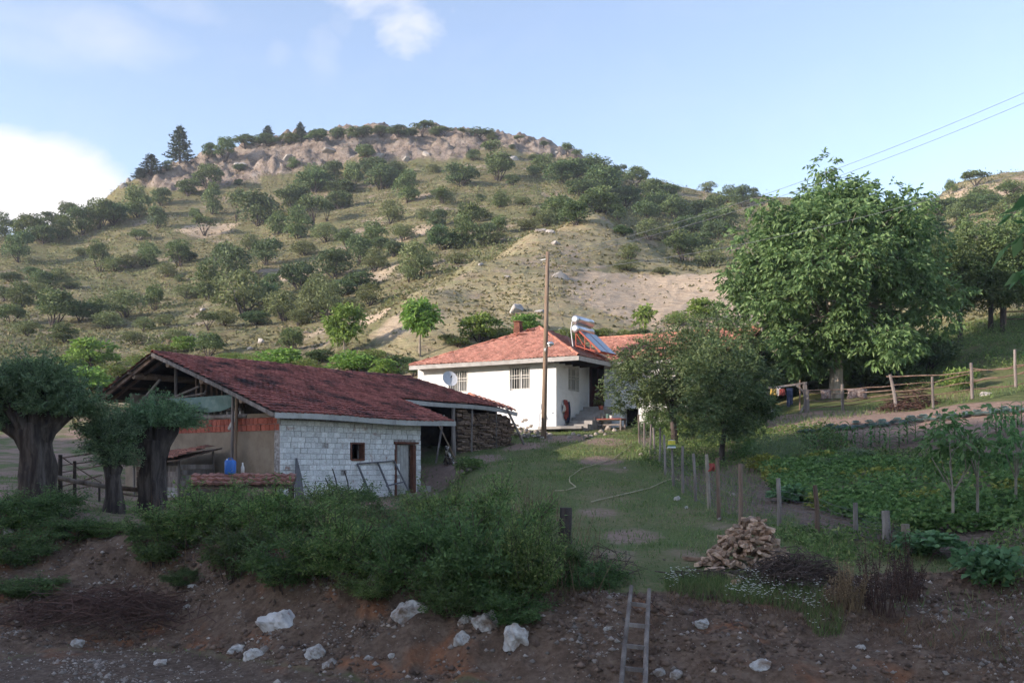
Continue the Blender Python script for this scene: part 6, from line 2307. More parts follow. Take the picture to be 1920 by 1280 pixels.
def skin_body(name, joints, edges, mat, parent, sub=1):
    me = bpy.data.meshes.new(name)
    me.from_pydata([j[0] for j in joints], edges, [])
    me.materials.append(mat)
    o = obj(name, me, parent)
    sk = o.modifiers.new('skin', 'SKIN')
    ly = me.skin_vertices[0] if me.skin_vertices else None
    if ly is None:
        return o
    for i, j in enumerate(joints):
        ly.data[i].radius = (j[1], j[1])
        ly.data[i].use_root = i == 0
    ss = o.modifiers.new('sub', 'SUBSURF')
    ss.levels = sub
    ss.render_levels = sub
    return o


me = bpy.data.meshes.new('body')
J = [((0, .22, .17), .15), ((0, .10, .30), .135), ((0, -.03, .42), .12), ((0, -.10, .54), .075), ((0, -.15, .63), .085), ((0, -.26, .60), .045), ((0, -.32, .585), .03),
     ((.08, -.08, .30), .05), ((.085, -.10, .12), .035), ((.085, -.15, .02), .035), ((-.08, -.08, .30), .05), ((-.085, -.10, .12), .035), ((-.085, -.15, .02), .035),
     ((.15, .12, .12), .08), ((.16, -.02, .05), .045), ((-.15, .12, .12), .08), ((-.16, -.02, .05), .045), ((0, .40, .08), .04), ((.1, .52, .04), .025), ((.055, -.12, .73), .022), ((-.055, -.12, .73), .022)]
ED = [(0, 1), (1, 2), (2, 3), (3, 4), (4, 5), (5, 6), (2, 7), (7, 8), (8, 9), (2, 10), (10, 11), (11, 12), (0, 13), (13, 14), (0, 15), (15, 16), (0, 17), (17, 18), (4, 19), (4, 20)]
me.from_pydata([j[0] for j in J], ED, [])
me.materials.append(M['fur_dark'])
o = obj('body', me, dgs)
o.modifiers.new('skin', 'SKIN')
for i, j in enumerate(J):
    me.skin_vertices[0].data[i].radius = (j[1], j[1])
    me.skin_vertices[0].data[i].use_root = (i == 0)
s_ = o.modifiers.new('sub', 'SUBSURF')
s_.levels = s_.render_levels = 2
# ------------------------------------------------------------------ fences, bank, garden


def post_obj(parent, foot, top, r, mat, name='post', wob=.06, sink=.25):
    f, t_ = Vector(foot), Vector(top)
    m1 = f.lerp(t_, .5) + Vector((random.uniform(-.02, .02), 0, 0))
    return MB().tube([f - Vector((0, 0, sink)), m1, t_], [r * 1.05, r, r * .92], 8, True, wob).build(name, mat, parent)


# ---- garden fence of crooked stakes and wire netting
gf = thing('garden_fence', 'fence of crooked stakes and wire netting round the vegetable garden', 'fence', POST_W[0])
off = POST_W[0]
tops = []
for i, (p, w) in enumerate(zip(POSTS, POST_W)):
    t_ = at(p[2], p[3], w.y) - off
    tops.append((w - off, t_))
    rad = .038 if i < 9 else .045
    if i in (15, 16):
        rad = .075
    mt = M['wood_grey'] if i not in (9, 16) else M['bark_pale']
    if i in (11, 10, 13):
        mt = M['wood_brown']
    post_obj(gf, w - off, t_, rad, mt)
k = MB()
for (f0, t0), (f1, t1) in zip(tops, tops[1:]):
    for q in range(7):
        a = f0.lerp(t0, .06 + q * .115)
        b = f1.lerp(t1, .06 + q * .115)
        m_ = a.lerp(b, .5) - Vector((0, 0, .02 + .02 * (q % 3)))
        k.tube([a, m_, b], .0032, 3, False)
    n_ = max(3, int((f1 - f0).length / .4))
    for q in range(1, n_):
        a = f0.lerp(f1, q / n_)
        b = t0.lerp(t1, q / n_)
        k.tube([a.lerp(b, .05), a.lerp(b, .76) - Vector((0, 0, .02))], .0024, 3, False)
tag(k.build('wire_netting', M['wire'], gf), kind='stuff')
# bucket upside down on a stake, rag on another
bt = tops[6][1] + off
bu = thing('paint_bucket', 'white bucket with a yellow label upside down on a fence stake', 'bucket', bt + Vector((-.01, 0, -.06)))
MB().tube([(0, 0, .0), (0, 0, .035), (0, 0, .04)], [.125, .125, .112], 18).build('rim', M['white_plastic'], bu, True)
MB().tube([(0, 0, .04), (0, 0, .23), (0, 0, .235)], [.112, .10, .02], 18).build('body', M['white_plastic'], bu, True)
MB().tube([(0, 0, .095), (0, 0, .222)], [.1115, .1035], 18, False).build('label_band', M['yellow_label'], bu, True)
MB().tube([(0, 0, .05), (0, 0, .095)], [.1135, .1112], 18, False).build('green_band', M['green_label'], bu, True)
o = cloth('red_rag', .13, .17, M['red_cloth'], 5).build('red_rag', M['red_cloth'], None, True, tops[10][1] + off + Vector((-.14, 0, -.12)), .3)
tag(o, 'pink-red rag tied to a stake beside the hanging fruit tree', 'rag')

# ---- pole fence with gate frame above the garden
YF = {1441: 41.6, 1512: 41.2, 1580: 40.6, 1683: 38.9, 1749: 38.0, 1822: 37.0, 1905: 35.8, 1990: 34.8}


def fpt(x, y):
    Yd = np.interp(x, sorted(YF), [YF[q] for q in sorted(YF)])
    return at(x, y, float(Yd))


gt = thing('gate_frame', 'weathered wooden gate frame with corner braces at the garden entrance', 'gate', on(*fpt(1476, 780).to_2d()))
go = gt.location.copy()
for a, b, w_ in (((1438, 735), (1444, 784), .13), ((1509, 716), (1512, 780), .16), ((1440, 728), (1510, 718), .12), ((1434, 786), (1506, 779), .12), ((1494, 722), (1508, 736), .09), ((1496, 780), (1510, 758), .09)):
    MB().bar(fpt(*a) - go, fpt(*b) - go, w_, .08).build('beam', M['wood_grey'], gt)
pfn = thing('pole_fence', 'rough fence of posts and bent horizontal poles below the walnut tree', 'fence', on(*fpt(1580, 774).to_2d()))
po = pfn.location.copy()
for (fx, fy_, tx, ty, r_) in ((1581, 775, 1579, 720, .06), (1683, 765, 1669, 702, .065), (1750, 758, 1748, 706, .05), (1823, 735, 1821, 680, .06), (1905, 712, 1903, 655, .05), (1516, 776, 1514, 730, .06)):
    post_obj(pfn, fpt(fx, fy_) - po, fpt(tx, ty) - po, r_, M['wood_grey'])
RAILS = [[(1512, 732), (1580, 730), (1675, 723)], [(1512, 737), (1580, 738), (1676, 731)], [(1512, 750), (1545, 752), (1600, 751), (1678, 737)], [(1512, 766), (1580, 760), (1680, 747)],
         [(1662, 707), (1750, 704), (1820, 696), (1900, 690), (1990, 670)], [(1672, 722), (1750, 716), (1822, 700)], [(1676, 734), (1750, 728), (1822, 716), (1905, 702), (1990, 690)], [(1680, 746), (1750, 740), (1824, 730), (1905, 722), (1990, 700)],
         [(1822, 690), (1860, 694), (1905, 686), (1990, 672)], [(1822, 712), (1870, 708), (1920, 698), (1990, 688)]]
for rl in RAILS:
    pts = []
    for (a, b) in zip(rl, rl[1:]):
        for q in range(4):
            pts.append(fpt(a[0] + (b[0] - a[0]) * q / 4, a[1] + (b[1] - a[1]) * q / 4 + random.uniform(-1.2, 1.2)) - po)
    pts.append(fpt(*rl[-1]) - po)
    MB().tube(pts, [random.uniform(.016, .027) for _ in pts], 6).build('rail', M['wood_brown'], pfn)
# short fence farther up the slope at the right edge
g = gp(1890, 612, 46)
uf = thing('rail_fence', 'two-rail pole fence between the trees at the upper right edge', 'fence', g)
for zz in (.35, .75):
    MB().tube([(-.3, -.3, zz), (1.2, -.4, zz + .03), (3.0, -.5, zz + .08)], .035, 6).build('rail', M['wood_brown'], uf)
for xx in (-.3, 1.3, 2.9):
    MB().tube([(xx, -.35, -.2), (xx, -.35, 1.0)], .05, 6).build('post', M['wood_brown'], uf)
# rugs airing on the fence, laundry and bucket near the gate
for i, (x, y, w, h, m_, lab, cat) in enumerate(((1548, 731, 20, 17, 'brown_cloth', 'small patterned rug hung over the pole fence', 'rug'), (1607, 729, 38, 18, 'brown_cloth', 'long dull rug hung over the pole fence right of the trunk', 'rug'),
                                                (1450, 729, 12, 12, 'yellow_cloth', 'yellow cloth on the line behind the gate frame', 'laundry'), (1466, 729, 10, 12, 'red_cloth', 'red cloth on the line behind the gate frame', 'laundry'),
                                                (1459, 725, 7, 16, 'pale_cloth', 'white cloth on the line between the yellow and the red', 'laundry'), (1480, 727, 12, 34, 'blue_cloth', 'dark blue trousers hanging behind the gate frame', 'laundry'))):
    Yd = float(np.interp(x, sorted(YF), [YF[q] for q in sorted(YF)])) + (1.2 if x < 1500 else -.06)
    p = at(x, y, Yd)
    s = Yd / F
    o = cloth('laundry', w * s, h * s, M[m_], 10 + i, .02).build('rug' if cat == 'rug' else 'laundry', M[m_], None, True, p, .05)
    tag(o, lab, cat)
Yl = 42.9
tag(MB().tube([at(1425, 724, Yl), at(1460, 727, Yl), at(1500, 722, Yl)], .01, 4).build('clothes_line', M['wire']), 'thin clothes line behind the gate frame', 'line')
for (x, y0, y1) in ((1425, 770, 715), (1500, 770, 712)):
    f_ = on((x - 960) / F * Yl, Yl)
    tag(MB().tube([(0, 0, -.2), tuple(at(x, y1, Yl) - f_)], .035, 6).build('line_post', M['wood_brown'], None, False, f_), 'thin post holding the %s end of the clothes line' % ('house' if x < 1450 else 'walnut'), 'post')
p = on(*at(1446, 760, 43.4).to_2d())
tag(MB().tube([(0, 0, 0), (0, 0, .02), (0, 0, .34), (0, 0, .32)], [.11, .13, .17, .14], 14).build('bucket', M['white_plastic'], None, True, p), 'white bucket on the ground behind the gate frame', 'bucket')


# ---- twig heaps
def twig_heap(seed, n, lx, ly, lz, L, r0, mat, curl=.2):
    r = random.Random(seed)
    k = MB()
    for i in range(n):
        u = r.uniform(-1, 1)
        v = r.uniform(-1, 1)
        if u * u + v * v > 1:
            continue
        top_ = lz * (1 - (u * u + v * v) ** .8)
        c = Vector((u * lx, v * ly, r.uniform(.1, 1) * top_))
        a_ = r.uniform(0, 6.28)
        d_ = Vector((math.cos(a_), math.sin(a_) * .6, r.uniform(-.35, .35))) * (L * r.uniform(.4, 1) / 2)
        m_ = c + Vector((r.uniform(-curl, curl), r.uniform(-curl, curl), r.uniform(0, curl)))
        k.tube([c - d_, m_, c + d_], [r0, r0 * .8, r0 * .35], 4, False)
    return k


p = on(*fpt(1725, 752).to_2d()) + Vector((.1, .9, 0))
tag(twig_heap(1, 420, 1.2, .6, 1.0, 1.1, .014, None).build('brushwood_pile', M['twig_red'], None, False, p), 'reddish pile of cut brushwood behind the pole fence', 'brushwood')
p = gp(1490, 1095)
tag(twig_heap(2, 620, .72, .42, .50, .75, .008, None).build('brushwood_pile', M['twig'], None, False, p), 'dark tangled brushwood heap right of the split logs', 'brushwood')
p = gp(1325, 1083)
tag(twig_heap(3, 160, .55, .12, .10, .9, .010, None, .06).build('brushwood_pile', M['twig'], None, False, p), 'flat bundle of dark sticks lying left of the log heap', 'brushwood')
p = gp(200, 1165)
tag(twig_heap(4, 420, 1.7, .8, .55, 1.7, .009, None, .35).build('dead_brambles', M['twig_red'], None, False, p), 'tangle of dead reddish brambles at the foot of the left bank', 'brambles')
p = gp(1135, 1085)
tag(twig_heap(5, 70, .42, .3, .55, .9, .007, None, .25).build('dead_twigs', M['twig'], None, False, p), 'bare dead twigs sticking out beside the stump post', 'twigs')

# ---- split logs thrown in a heap
base = gp(1392, 1058)
LOGS = []
for s_ in range(5):
    r = random.Random(50 + s_)
    k = MB()
    L = .31
    prof = [(-.04, -.032), (.045, -.034), (.036 + r.uniform(-.015, .012), .026), (-.008, .042 + r.uniform(-.015, .008)), (-.04, .014)]
    vs = [(-L / 2, a * r.uniform(.85, 1.15), b) for a, b in prof] + [(L / 2 + r.uniform(-.02, .02), a * r.uniform(.85, 1.15), b) for a, b in prof]
    n_ = len(prof)
    fs = [tuple(range(n_)), tuple(range(2 * n_ - 1, n_ - 1, -1))] + [(i, i + n_, (i + 1) % n_ + n_, (i + 1) % n_) for i in range(n_)]
    k.add(vs, fs)
    LOGS.append(k.mesh('split_log', M['split_wood']))
r = random.Random(9)
nlog = 0
for layer in range(11):
    zf = layer / 11
    z = zf * .70
    R = .66 * (1 - zf) ** .75 + .05
    cnt = int(28 * (1 - zf) + 4)
    for i in range(cnt):
        a_ = r.uniform(0, 6.28)
        q = R * (r.uniform(.35, 1) ** .5)
        x_, y_ = math.cos(a_) * q * 1.0 + .22 * zf, math.sin(a_) * q * .75 + .1 * zf
        g = on(base.x + x_, base.y + y_)
        o = obj('split_log', LOGS[nlog % 5], None, (g.x, g.y, g.z + z + .05 + .05 * (x_ > 0)))
        o.rotation_euler = (r.uniform(0, 6.28), r.uniform(-.55, .55), r.uniform(0, 6.28))
        s_ = r.uniform(.6, .95)
        o.scale = (s_ * r.uniform(.8, 1.15), s_, s_)
        where = 'topmost logs' if layer > 7 else ('logs halfway up' if layer > 2 else 'lowest logs')
        tag(o, 'split firewood, one of the %s in the heap by the garden fence' % where, 'log', 'split logs in the heap')
        nlog += 1
for i, (x, y, lab) in enumerate([(1312, 1062, 'single split log lying in the grass left of the heap'), (1340, 1072, 'pale split log lying flat in front of the heap'), (1372, 1085, 'split log lying near the stick bundle'), (1385, 1095, 'long pale split log at the foot of the brushwood heap'), (1460, 1050, 'split log standing against the brushwood heap'),
                                 (1300, 1052, 'small chip of firewood farthest left of the heap'), (1355, 1060, 'split log rolled just off the left side of the heap')]):
    p = gp(x, y)
    o = obj('split_log', LOGS[i % 5], None, p + Vector((0, 0, .05)), r.uniform(0, 3))
    o.scale = (1.2, 1.1, 1.0)
    tag(o, lab, 'log', 'split logs lying around the heap')

# ---- old stump post, ladder, boulders
p = gp(1060, 1046)
s = p.y / F
k = MB()
pts, rad = [], []
for q in range(9):
    pts.append((.012 * math.sin(q), 0, -.2 + (95 * s + .2) * q / 8))
    rad.append((14 - .3 * q) * s)
k.tube(pts, rad, 16, True, .09)
tag(k.build('stump_post', M['bark'], None, False, p), 'thick old wooden stump post at the right end of the shrubs', 'post')
la_ = thing('ladder', 'rough wooden ladder leaning on the bare earth bank', 'ladder', at(1188, 1300, 12.45))
lo_ = la_.location.copy()


def lad(x, y):
    t_ = (1300 - y) / 200.0
    return at(x, y, 12.45 + 1.5 * t_) - lo_


MB().tube([lad(1163, 1302), lad(1172, 1200), lad(1184, 1098)], [.035, .033, .028], 7).build('rail', M['wood_grey'], la_)
MB().tube([lad(1209, 1302), lad(1212, 1200), lad(1217, 1104)], [.035, .033, .028], 7).build('rail', M['wood_grey'], la_)
for y in (1132, 1171, 1211, 1253, 1294):
    f_ = (y - 1098) / 204
    MB().bar(lad(1184 - 21 * f_ + 1, y - 1), lad(1217 - 8 * f_ - 1, y + 3), .06, .05).build('rung', M['wood_grey'], la_)
M['stone_marked'] = surf('marked_limestone', [(0, (0.32, 0.27, 0.24)), (0.35, (0.56, 0.52, 0.49)), (1, (0.75, 0.72, 0.70))], 2.6, 0.95, 0.9, 9, rnd=0.0, stain=((0.36, 0.12, 0.09), 5.5, 0.64, 0.68))
RM = rock_mesh('boulder', 611, M['stone_marked'], 4, .8, .85)
BL = [(520, 1174, 74, RM, 'large white boulder with red marks low in the bank', .88), (765, 1160, 66, BROCKS[1], 'large white boulder halfway along the bank under the shrubs', .8), (910, 1176, 52, BROCKS[2], 'blocky white boulder, the squarest one', 1.05),
      (866, 1202, 30, BROCKS[3], 'upright egg-shaped boulder below the blocky one', 1.4), (874, 1164, 30, BROCKS[4], 'narrow slanting stone left of the blocky boulder', 1.1), (966, 1204, 54, BROCKS[5], 'half-buried pale boulder right of the blocky one', 1.0),
      (592, 1228, 38, BROCKS[0], 'small white boulder below and right of the marked one', .9), (619, 1248, 30, BROCKS[3], 'pointed white stone at the lower edge of the bank', 1.0), (706, 1088, 44, HROCKS[1], 'grey rounded stone under the overhanging shrubs', 1.1),
      (445, 1218, 40, BROCKS[4], 'jagged pale stone left of the small boulders', .6), (472, 1232, 34, BROCKS[1], 'jagged pale stone at the foot of the bank', .8), (495, 1222, 26, ROCKS[2], 'brown stone between the jagged ones', .9), (145, 1210, 26, BROCKS[5], 'white stone on the gravel at the lower left', .8),
      (15, 1000, 26, HROCKS[0], 'grey stone at the left edge under the willow', .8), (1315, 1172, 34, BROCKS[2], 'flat tan stone under the grass edge right of the ladder', .6), (1425, 1249, 40, BROCKS[3], 'pale stone at the bottom right of the ladder', .7),
      (1237, 1262, 22, BROCKS[0], 'white stone just right of the ladder foot', .9), (1268, 1276, 26, BROCKS[1], 'white stone at the bottom edge right of the ladder', .8), (1140, 1178, 18, BROCKS[4], 'small white stone left of the ladder', .7), (360, 1100, 20, BROCKS[1], 'flat pale stone high on the bare bank', .4),
      (278, 1127, 22, BROCKS[2], 'flat pale stone on the left bank', .4), (350, 1138, 14, BROCKS[3], 'small pale stone below the flat ones', .9), (300, 1245, 26, BROCKS[5], 'pale stone on the gravel at the bottom', .6), (1615, 1215, 18, BROCKS[0], 'small pale stone on the bare slope at the right', .7),
      (1775, 1262, 14, BROCKS[2], 'lone pale stone near the lower right corner', .7), (1115, 1240, 14, ROCKS[1], 'brown stone low on the bank left of the ladder', .8), (690, 1235, 20, BROCKS[4], 'white stone in the earth under the large boulder', .7), (735, 1230, 14, BROCKS[0], 'small white stone beside it in the earth', .8)]
for (x, y, w, me, lab, fl) in BL:
    q = gp(x, min(y, 1268))
    s = w * q.y / F
    o = obj('boulder' if w > 24 else 'stone', me, None, (q.x, q.y + s * .12, q.z + s * .03), random.uniform(-.5, .5))
    o.scale = (s * 1.15, s * 1.0, s * 1.15 * fl / .8)
    o.rotation_euler = (random.uniform(-.2, .2), random.uniform(-.2, .2), random.uniform(-.6, .6))
    tag(o, lab, 'boulder' if w > 24 else 'stone', 'stones in the earth bank')
# boulders on the hillside
HB = [(1050, 522, 42, .75, 'large grey boulder on the dry spur right of the pole top'), (970, 584, 36, 1.15, 'tall pale boulder on the slope left of the pole'), (1014, 586, 22, .8, 'smaller boulder between the tall one and the pole'), (1030, 437, 22, .6, 'rock outcrop on top of the dry spur'),
      (1015, 434, 26, .5, 'flat rock on the crest of the spur'), (1042, 458, 22, .6, 'rock just below the top of the spur'), (902, 497, 18, .6, 'pale rock on the left edge of the spur'), (950, 520, 14, .6, 'small rock in the middle of the spur'), (1055, 622, 18, 1, 'pale rock behind the solar heater'),
      (355, 630, 18, .7, 'grey rock on the lower left slope'), (380, 582, 20, .6, 'flat grey rock below the oaks'), (488, 642, 18, .9, 'brown rock behind the barn ridge'), (578, 625, 24, .5, 'flat pale rock at the foot of the spur'), (468, 655, 16, .6, 'pale rock beside the brown one behind the barn'),
      (240, 342, 10, 2.2, 'rock pinnacle on the left shoulder of the crest'), (232, 352, 18, 1.0, 'rock at the foot of the pinnacle'), (760, 300, 22, .8, 'jagged outcrop in the rock band under the crest'), (800, 292, 22, .8, 'outcrop in the middle of the rock band'), (960, 300, 30, .8, 'outcrop at the right end of the rock band'),
      (620, 285, 40, .6, 'broad outcrop in the left part of the rock band'), (710, 295, 26, .8, 'outcrop beside the lone bush in the rock band'), (1040, 290, 20, .7, 'reddish outcrop near the right end of the crest'), (1850, 740, 26, .6, 'pale boulder beside the pole fence at the right'), (450, 312, 26, .7, 'outcrop on the left of the rock band'), (540, 298, 30, .7, 'outcrop left of the centre of the rock band')]
for i, (x, y, w, fl, lab) in enumerate(HB):
    q = gp(x, y, 30 if x == 1850 else 55)
    s = w * q.y / F
    o = obj('boulder', HROCKS[i % 4] if w < 34 else HROCKS[2], None, (q.x, q.y + .2 * s, q.z + s * .08 * fl), random.uniform(0, 6))
    o.scale = (s * 1.1, s * .9, s * 1.15 * fl)
    tag(o, lab, 'boulder', 'boulders on the hillside')

# ---- corral at the left
cg = thing('corral_fence', 'corral of dark posts and thin rails behind the willows', 'fence', on((112 - 960) / F * 26, 26))
co = cg.location.copy()


def cpt(x, y, Yd=None):
    return at(x, y, Yd or (26 + (x - 112) * .012)) - co


for (x, y0, y1, r_) in ((113, 930, 852, .055), (140, 958, 864, .045), (186, 968, 905, .03), (262, 960, 880, .03), (100, 925, 870, .04)):
    post_obj(cg, cpt(x, y0), cpt(x, y1), r_, M['wood_dark'])
for a, b, r_ in (((110, 859), (212, 842), .028), ((110, 873), (206, 858), .022), ((110, 886), (210, 868), .02), ((112, 912), (190, 890), .02), ((112, 921), (190, 906), .02), ((115, 856), (190, 905), .014), ((228, 912), (262, 919), .03), ((225, 924), (262, 930), .025)):
    MB().tube([cpt(*a), cpt((a[0] + b[0]) / 2, (a[1] + b[1]) / 2 + 1), cpt(*b)], r_, 6).build('rail', M['wood_brown'], cg)
o = MB().tube([at(80, 888, 24.4), at(140, 902, 24.4), at(200, 912, 24.4)], [.055, .06, .06], 8).build('fallen_pole', M['wood_grey'])
tag(o, 'long pale pole slung between the willows across the corral', 'pole')
o = MB().tube([at(228, 915, 24.5), at(262, 918, 24.5)], [.06, .055], 8).build('short_pole', M['wood_brown'])
tag(o, 'short pole between the double willow and the barn willow', 'pole')

# ---- hoses on the lawn
for i, (pth, lab) in enumerate(([[(1040, 922), (1060, 921), (1080, 915), (1068, 905), (1068, 896), (1090, 880), (1120, 871), (1150, 862), (1165, 850), (1190, 832)], 'pale garden hose winding up the lawn to the fence'],
                               [[(1108, 943), (1140, 935), (1180, 926), (1220, 916), (1250, 902), (1262, 899), (1278, 902)], 'second pale hose lying across the lower lawn'])):
    pts = []
    for (a, b) in zip(pth, pth[1:]):
        for q in range(5):
            g = gp(a[0] + (b[0] - a[0]) * q / 5, a[1] + (b[1] - a[1]) * q / 5)
            pts.append(g + Vector((0, 0, .035)))
    tag(MB().tube(pts, .016, 6).build('garden_hose', M['hose']), lab, 'hose')
for i, (x, y, w, lab) in enumerate([(1270, 938, 14, 'pale bone-coloured stone on the lawn beside the stakes'), (1287, 953, 8, 'small pale stone on the lawn below the stakes'), (1172, 878, 6, 'tiny white stone in the middle of the lawn'), (1202, 855, 12, 'brown stone at the foot of the first stakes'),
                                   (880, 884, 16, 'reddish stone among the weeds in front of the shed'), (900, 872, 10, 'grey stone by the shed weeds'), (1245, 1050, 6, 'tiny stone on the lower lawn'), (1165, 1090, 8, 'small stone near the top of the ladder'), (1375, 930, 12, 'grey stone on the path inside the garden'), (1350, 975, 10, 'pale stone beside the log heap stakes')]):
    stone(x, y, w, ROCKS[i % 6] if i not in (0, 1, 2) else BROCKS[i], lab, sink=.15)


# ------------------------------------------------------------------ ground cover


def in_poly(px, py, poly):
    c = np.zeros(len(px), bool)
    n_ = len(poly)
    for i in range(n_):
        x0, y0 = poly[i]
        x1, y1 = poly[(i + 1) % n_]
        hit = ((y0 > py) != (y1 > py))
        with np.errstate(divide='ignore', invalid='ignore'):
            xi = (x1 - x0) * (py - y0) / (y1 - y0 + 1e-12) + x0
        c ^= hit & (px < xi)
    return c


def scatter(n, X0, X1, Y0, Y1, poly=None, seed=0, keep=None):
    r = np.random.default_rng(seed)
    X = r.uniform(X0, X1, n)
    Y = r.uniform(Y0, Y1, n)
    px = 960 + F * X / Y
    Z = height(X, Y)
    py = HOR - F * Z / Y
    ok = np.ones(n, bool) if poly is None else in_poly(px, py, poly)
    if keep is not None:
        ok &= keep(X, Y, px, py, r)
    return np.stack([X, Y, Z], 1)[ok], r


def stuff(name, me, label, cat):
    return tag(obj(name, me), label, cat, None, 'stuff')


def lawn_keep(X, Y, px, py, r):
    pxm, bank, road, far, rock, garden, strip_, yard, dirt, sand = ground_masks(X, Y)
    dens = (0.35 + 0.65 * sstep(-.25, .25, fbm(X * .5, Y * .5, 51, 3))) * (1 - dirt) * (1 - bank) * (1 - road) * (1 - garden * .9) * (1 - .75 * yard)
    return (r.uniform(0, 1, len(X)) < dens) & (px < 1940) & (px > -60)


P, r = scatter(210000, -16, 12, 14.5, 47, None, 1, lawn_keep)
hgt = (.035 + .05 * r.uniform(0, 1, len(P)) ** 2) * (1 + .9 * (fbm(P[:, 0] * .7, P[:, 1] * .7, 52, 3) > .15))
stuff('lawn_grass', tris_mesh('lawn_grass', blades(P - [0, 0, .008], hgt, .012 + .00042 * P[:, 1], .7, r), M['grass']), 'short patchy grass of the sloping lawn', 'grass')
# tall grass: under the pole fence, under the fruit trees, on the crest
polys = [[(1150, 845), (1400, 800), (1440, 790), (1430, 900), (1400, 990), (1370, 980), (1210, 880)], [(1420, 790), (1580, 770), (1700, 755), (1930, 715), (1930, 735), (1700, 772), (1580, 786), (1430, 800)],
         [(1240, 1085), (1600, 1090), (1600, 1175), (1440, 1130), (1240, 1110)], [(1440, 980), (1600, 1010), (1620, 1060), (1450, 1040)], [(1290, 900), (1385, 885), (1440, 950), (1500, 1000), (1400, 1000), (1330, 960)], [(1650, 1130), (1930, 1080), (1930, 1260), (1700, 1200)], [(950, 1090), (1190, 1075), (1240, 1105), (1000, 1135)]]
VV = []
for i, pl_ in enumerate(polys):
    P, r = scatter(42000 if i < 2 else 30000, -2, 24, 11, 46, pl_, 60 + i)
    P = P[:9000]
    VV.append(blades(P - [0, 0, .01], r.uniform(.08, .30 if i in (0, 1) else .22, len(P)), .012 + .0004 * P[:, 1], .6, r))
stuff('tall_grass', tris_mesh('tall_grass', np.concatenate(VV), M['grass']), 'tall rough grass along the fences and the top of the bank', 'grass')
# dry brown grass hanging over the bank edge
VV = []
for i, pl_ in enumerate([[(1250, 1105), (1600, 1130), (1700, 1160), (1900, 1180), (1930, 1260), (1600, 1190), (1400, 1155), (1250, 1135)], [(540, 1050), (760, 1060), (760, 1110), (640, 1110), (530, 1090)], [(950, 1110), (1120, 1100), (1120, 1135), (960, 1140)]]):
    P, r = scatter(60000, -6, 10, 11, 19, pl_, 70 + i)
    P = P[:5200]
    VV.append(blades(P, r.uniform(.05, .20, len(P)), .009, 1.3, r))
stuff('dry_grass', tris_mesh('dry_grass', np.concatenate(VV), M['leaf_dry']), 'dry brown grass hanging over the edge of the bank', 'grass')
# tufts on the hillside


def hill_keep(X, Y, px, py, r):
    pxm, bank, road, far, rock, garden, strip_, yard, dirt, sand = ground_masks(X, Y)
    d = (.25 + .75 * sstep(-.2, .3, fbm(X * .25, height(X, Y) * .9, 55, 3))) * (1 - .8 * sand) * (1 - .7 * rock) * far
    return (r.uniform(0, 1, len(X)) < d) & (px > -40) & (px < 1960)


P, r = scatter(230000, -120, 110, 55, 215, None, 5, hill_keep)
P3 = np.repeat(P, 2, 0) + r.normal(size=(len(P) * 2, 3)) * [.12, .12, 0]
stuff('hill_grass', tris_mesh('hill_grass', blades(P3 - [0, 0, .05], r.uniform(.09, .22, len(P3)), r.uniform(.18, .42, len(P3)), 1.3, r), M['hillgrass']), 'dry grass tufts covering the hillside', 'grass')
# low scrub between the larger bushes of the hill
P, r = scatter(9000, -120, 110, 78, 214, None, 150, lambda X, Y, px, py, r: (px > -30) & (px < 1950) & (zones(X, Y)[4] < .4) & (Y > np.interp(px, [640, 700, 800, 900, 1020, 1110, 1200, 1310, 1400], [62, 66, 82, 95, 108, 118, 113, 104, 96])) & (r.uniform(0, 1, len(X)) < .15 + .85 * (fbm(X * .05, Y * .05, 151, 3) > -.02)))
P = P[:2600]
nl_ = 26
sz = np.repeat(r.uniform(.35, 1.1, len(P)), nl_)[:, None]
Q = np.repeat(P, nl_, 0) + r.normal(size=(len(P) * nl_, 3)) * sz * [.55, .55, .0]
Q[:, 2] += np.abs(r.normal(size=len(Q))) * sz[:, 0] * .5
stuff('low_scrub', quads_mesh('low_scrub', leaf_quads(Q, rnd_dirs(len(Q), r), r.uniform(.18, .4, len(Q)), r.uniform(.10, .2, len(Q)), .2, 0, r), M['leaf_olive']), 'low green scrub between the larger bushes of the hill', 'scrub')
# garden: bean and potato rows
VV, VY = [], []
POT = [(1425, 872), (1560, 862), (1700, 875), (1930, 865), (1930, 1010), (1780, 1000), (1640, 1000), (1500, 945), (1440, 915)]
P, r = scatter(44000, 4, 22, 18, 34, POT, 81)
row = np.sin(P[:, 1] * 2 * math.pi / .95 + P[:, 0] * .35)
keep = (row > -.35) & (r.uniform(0, 1, len(P)) < (.35 + .65 * (fbm(P[:, 0] * .5, P[:, 1] * .5, 83, 3) > -.12)))
P = P[keep]
yel = (fbm(P[:, 0] * .45, P[:, 1] * 1.2, 84, 3) > .46)
for sel, tgt in ((~yel, VV), (yel, VY)):
    Q = P[sel]
    n_ = 6
    Q = np.repeat(Q, n_, 0) + r.normal(size=(len(Q) * n_, 3)) * [.09, .09, 0]
    Q[:, 2] += r.uniform(.03, .34, len(Q))
    D = r.normal(size=(len(Q), 3))
    D[:, 2] = np.abs(D[:, 2]) * .4
    tgt.append(leaf_quads(Q, D, r.uniform(.09, .17, len(Q)), r.uniform(.05, .09, len(Q)), .15, .25, r))
stuff('potato_foliage', quads_mesh('potato_foliage', np.concatenate(VV), M['potato']), 'dense green rows of potato and bean plants in the garden', 'crop')
stuff('yellowing_foliage', quads_mesh('yellowing_foliage', np.concatenate(VY), M['bean_yellow']), 'yellowing patches among the green garden rows', 'crop')
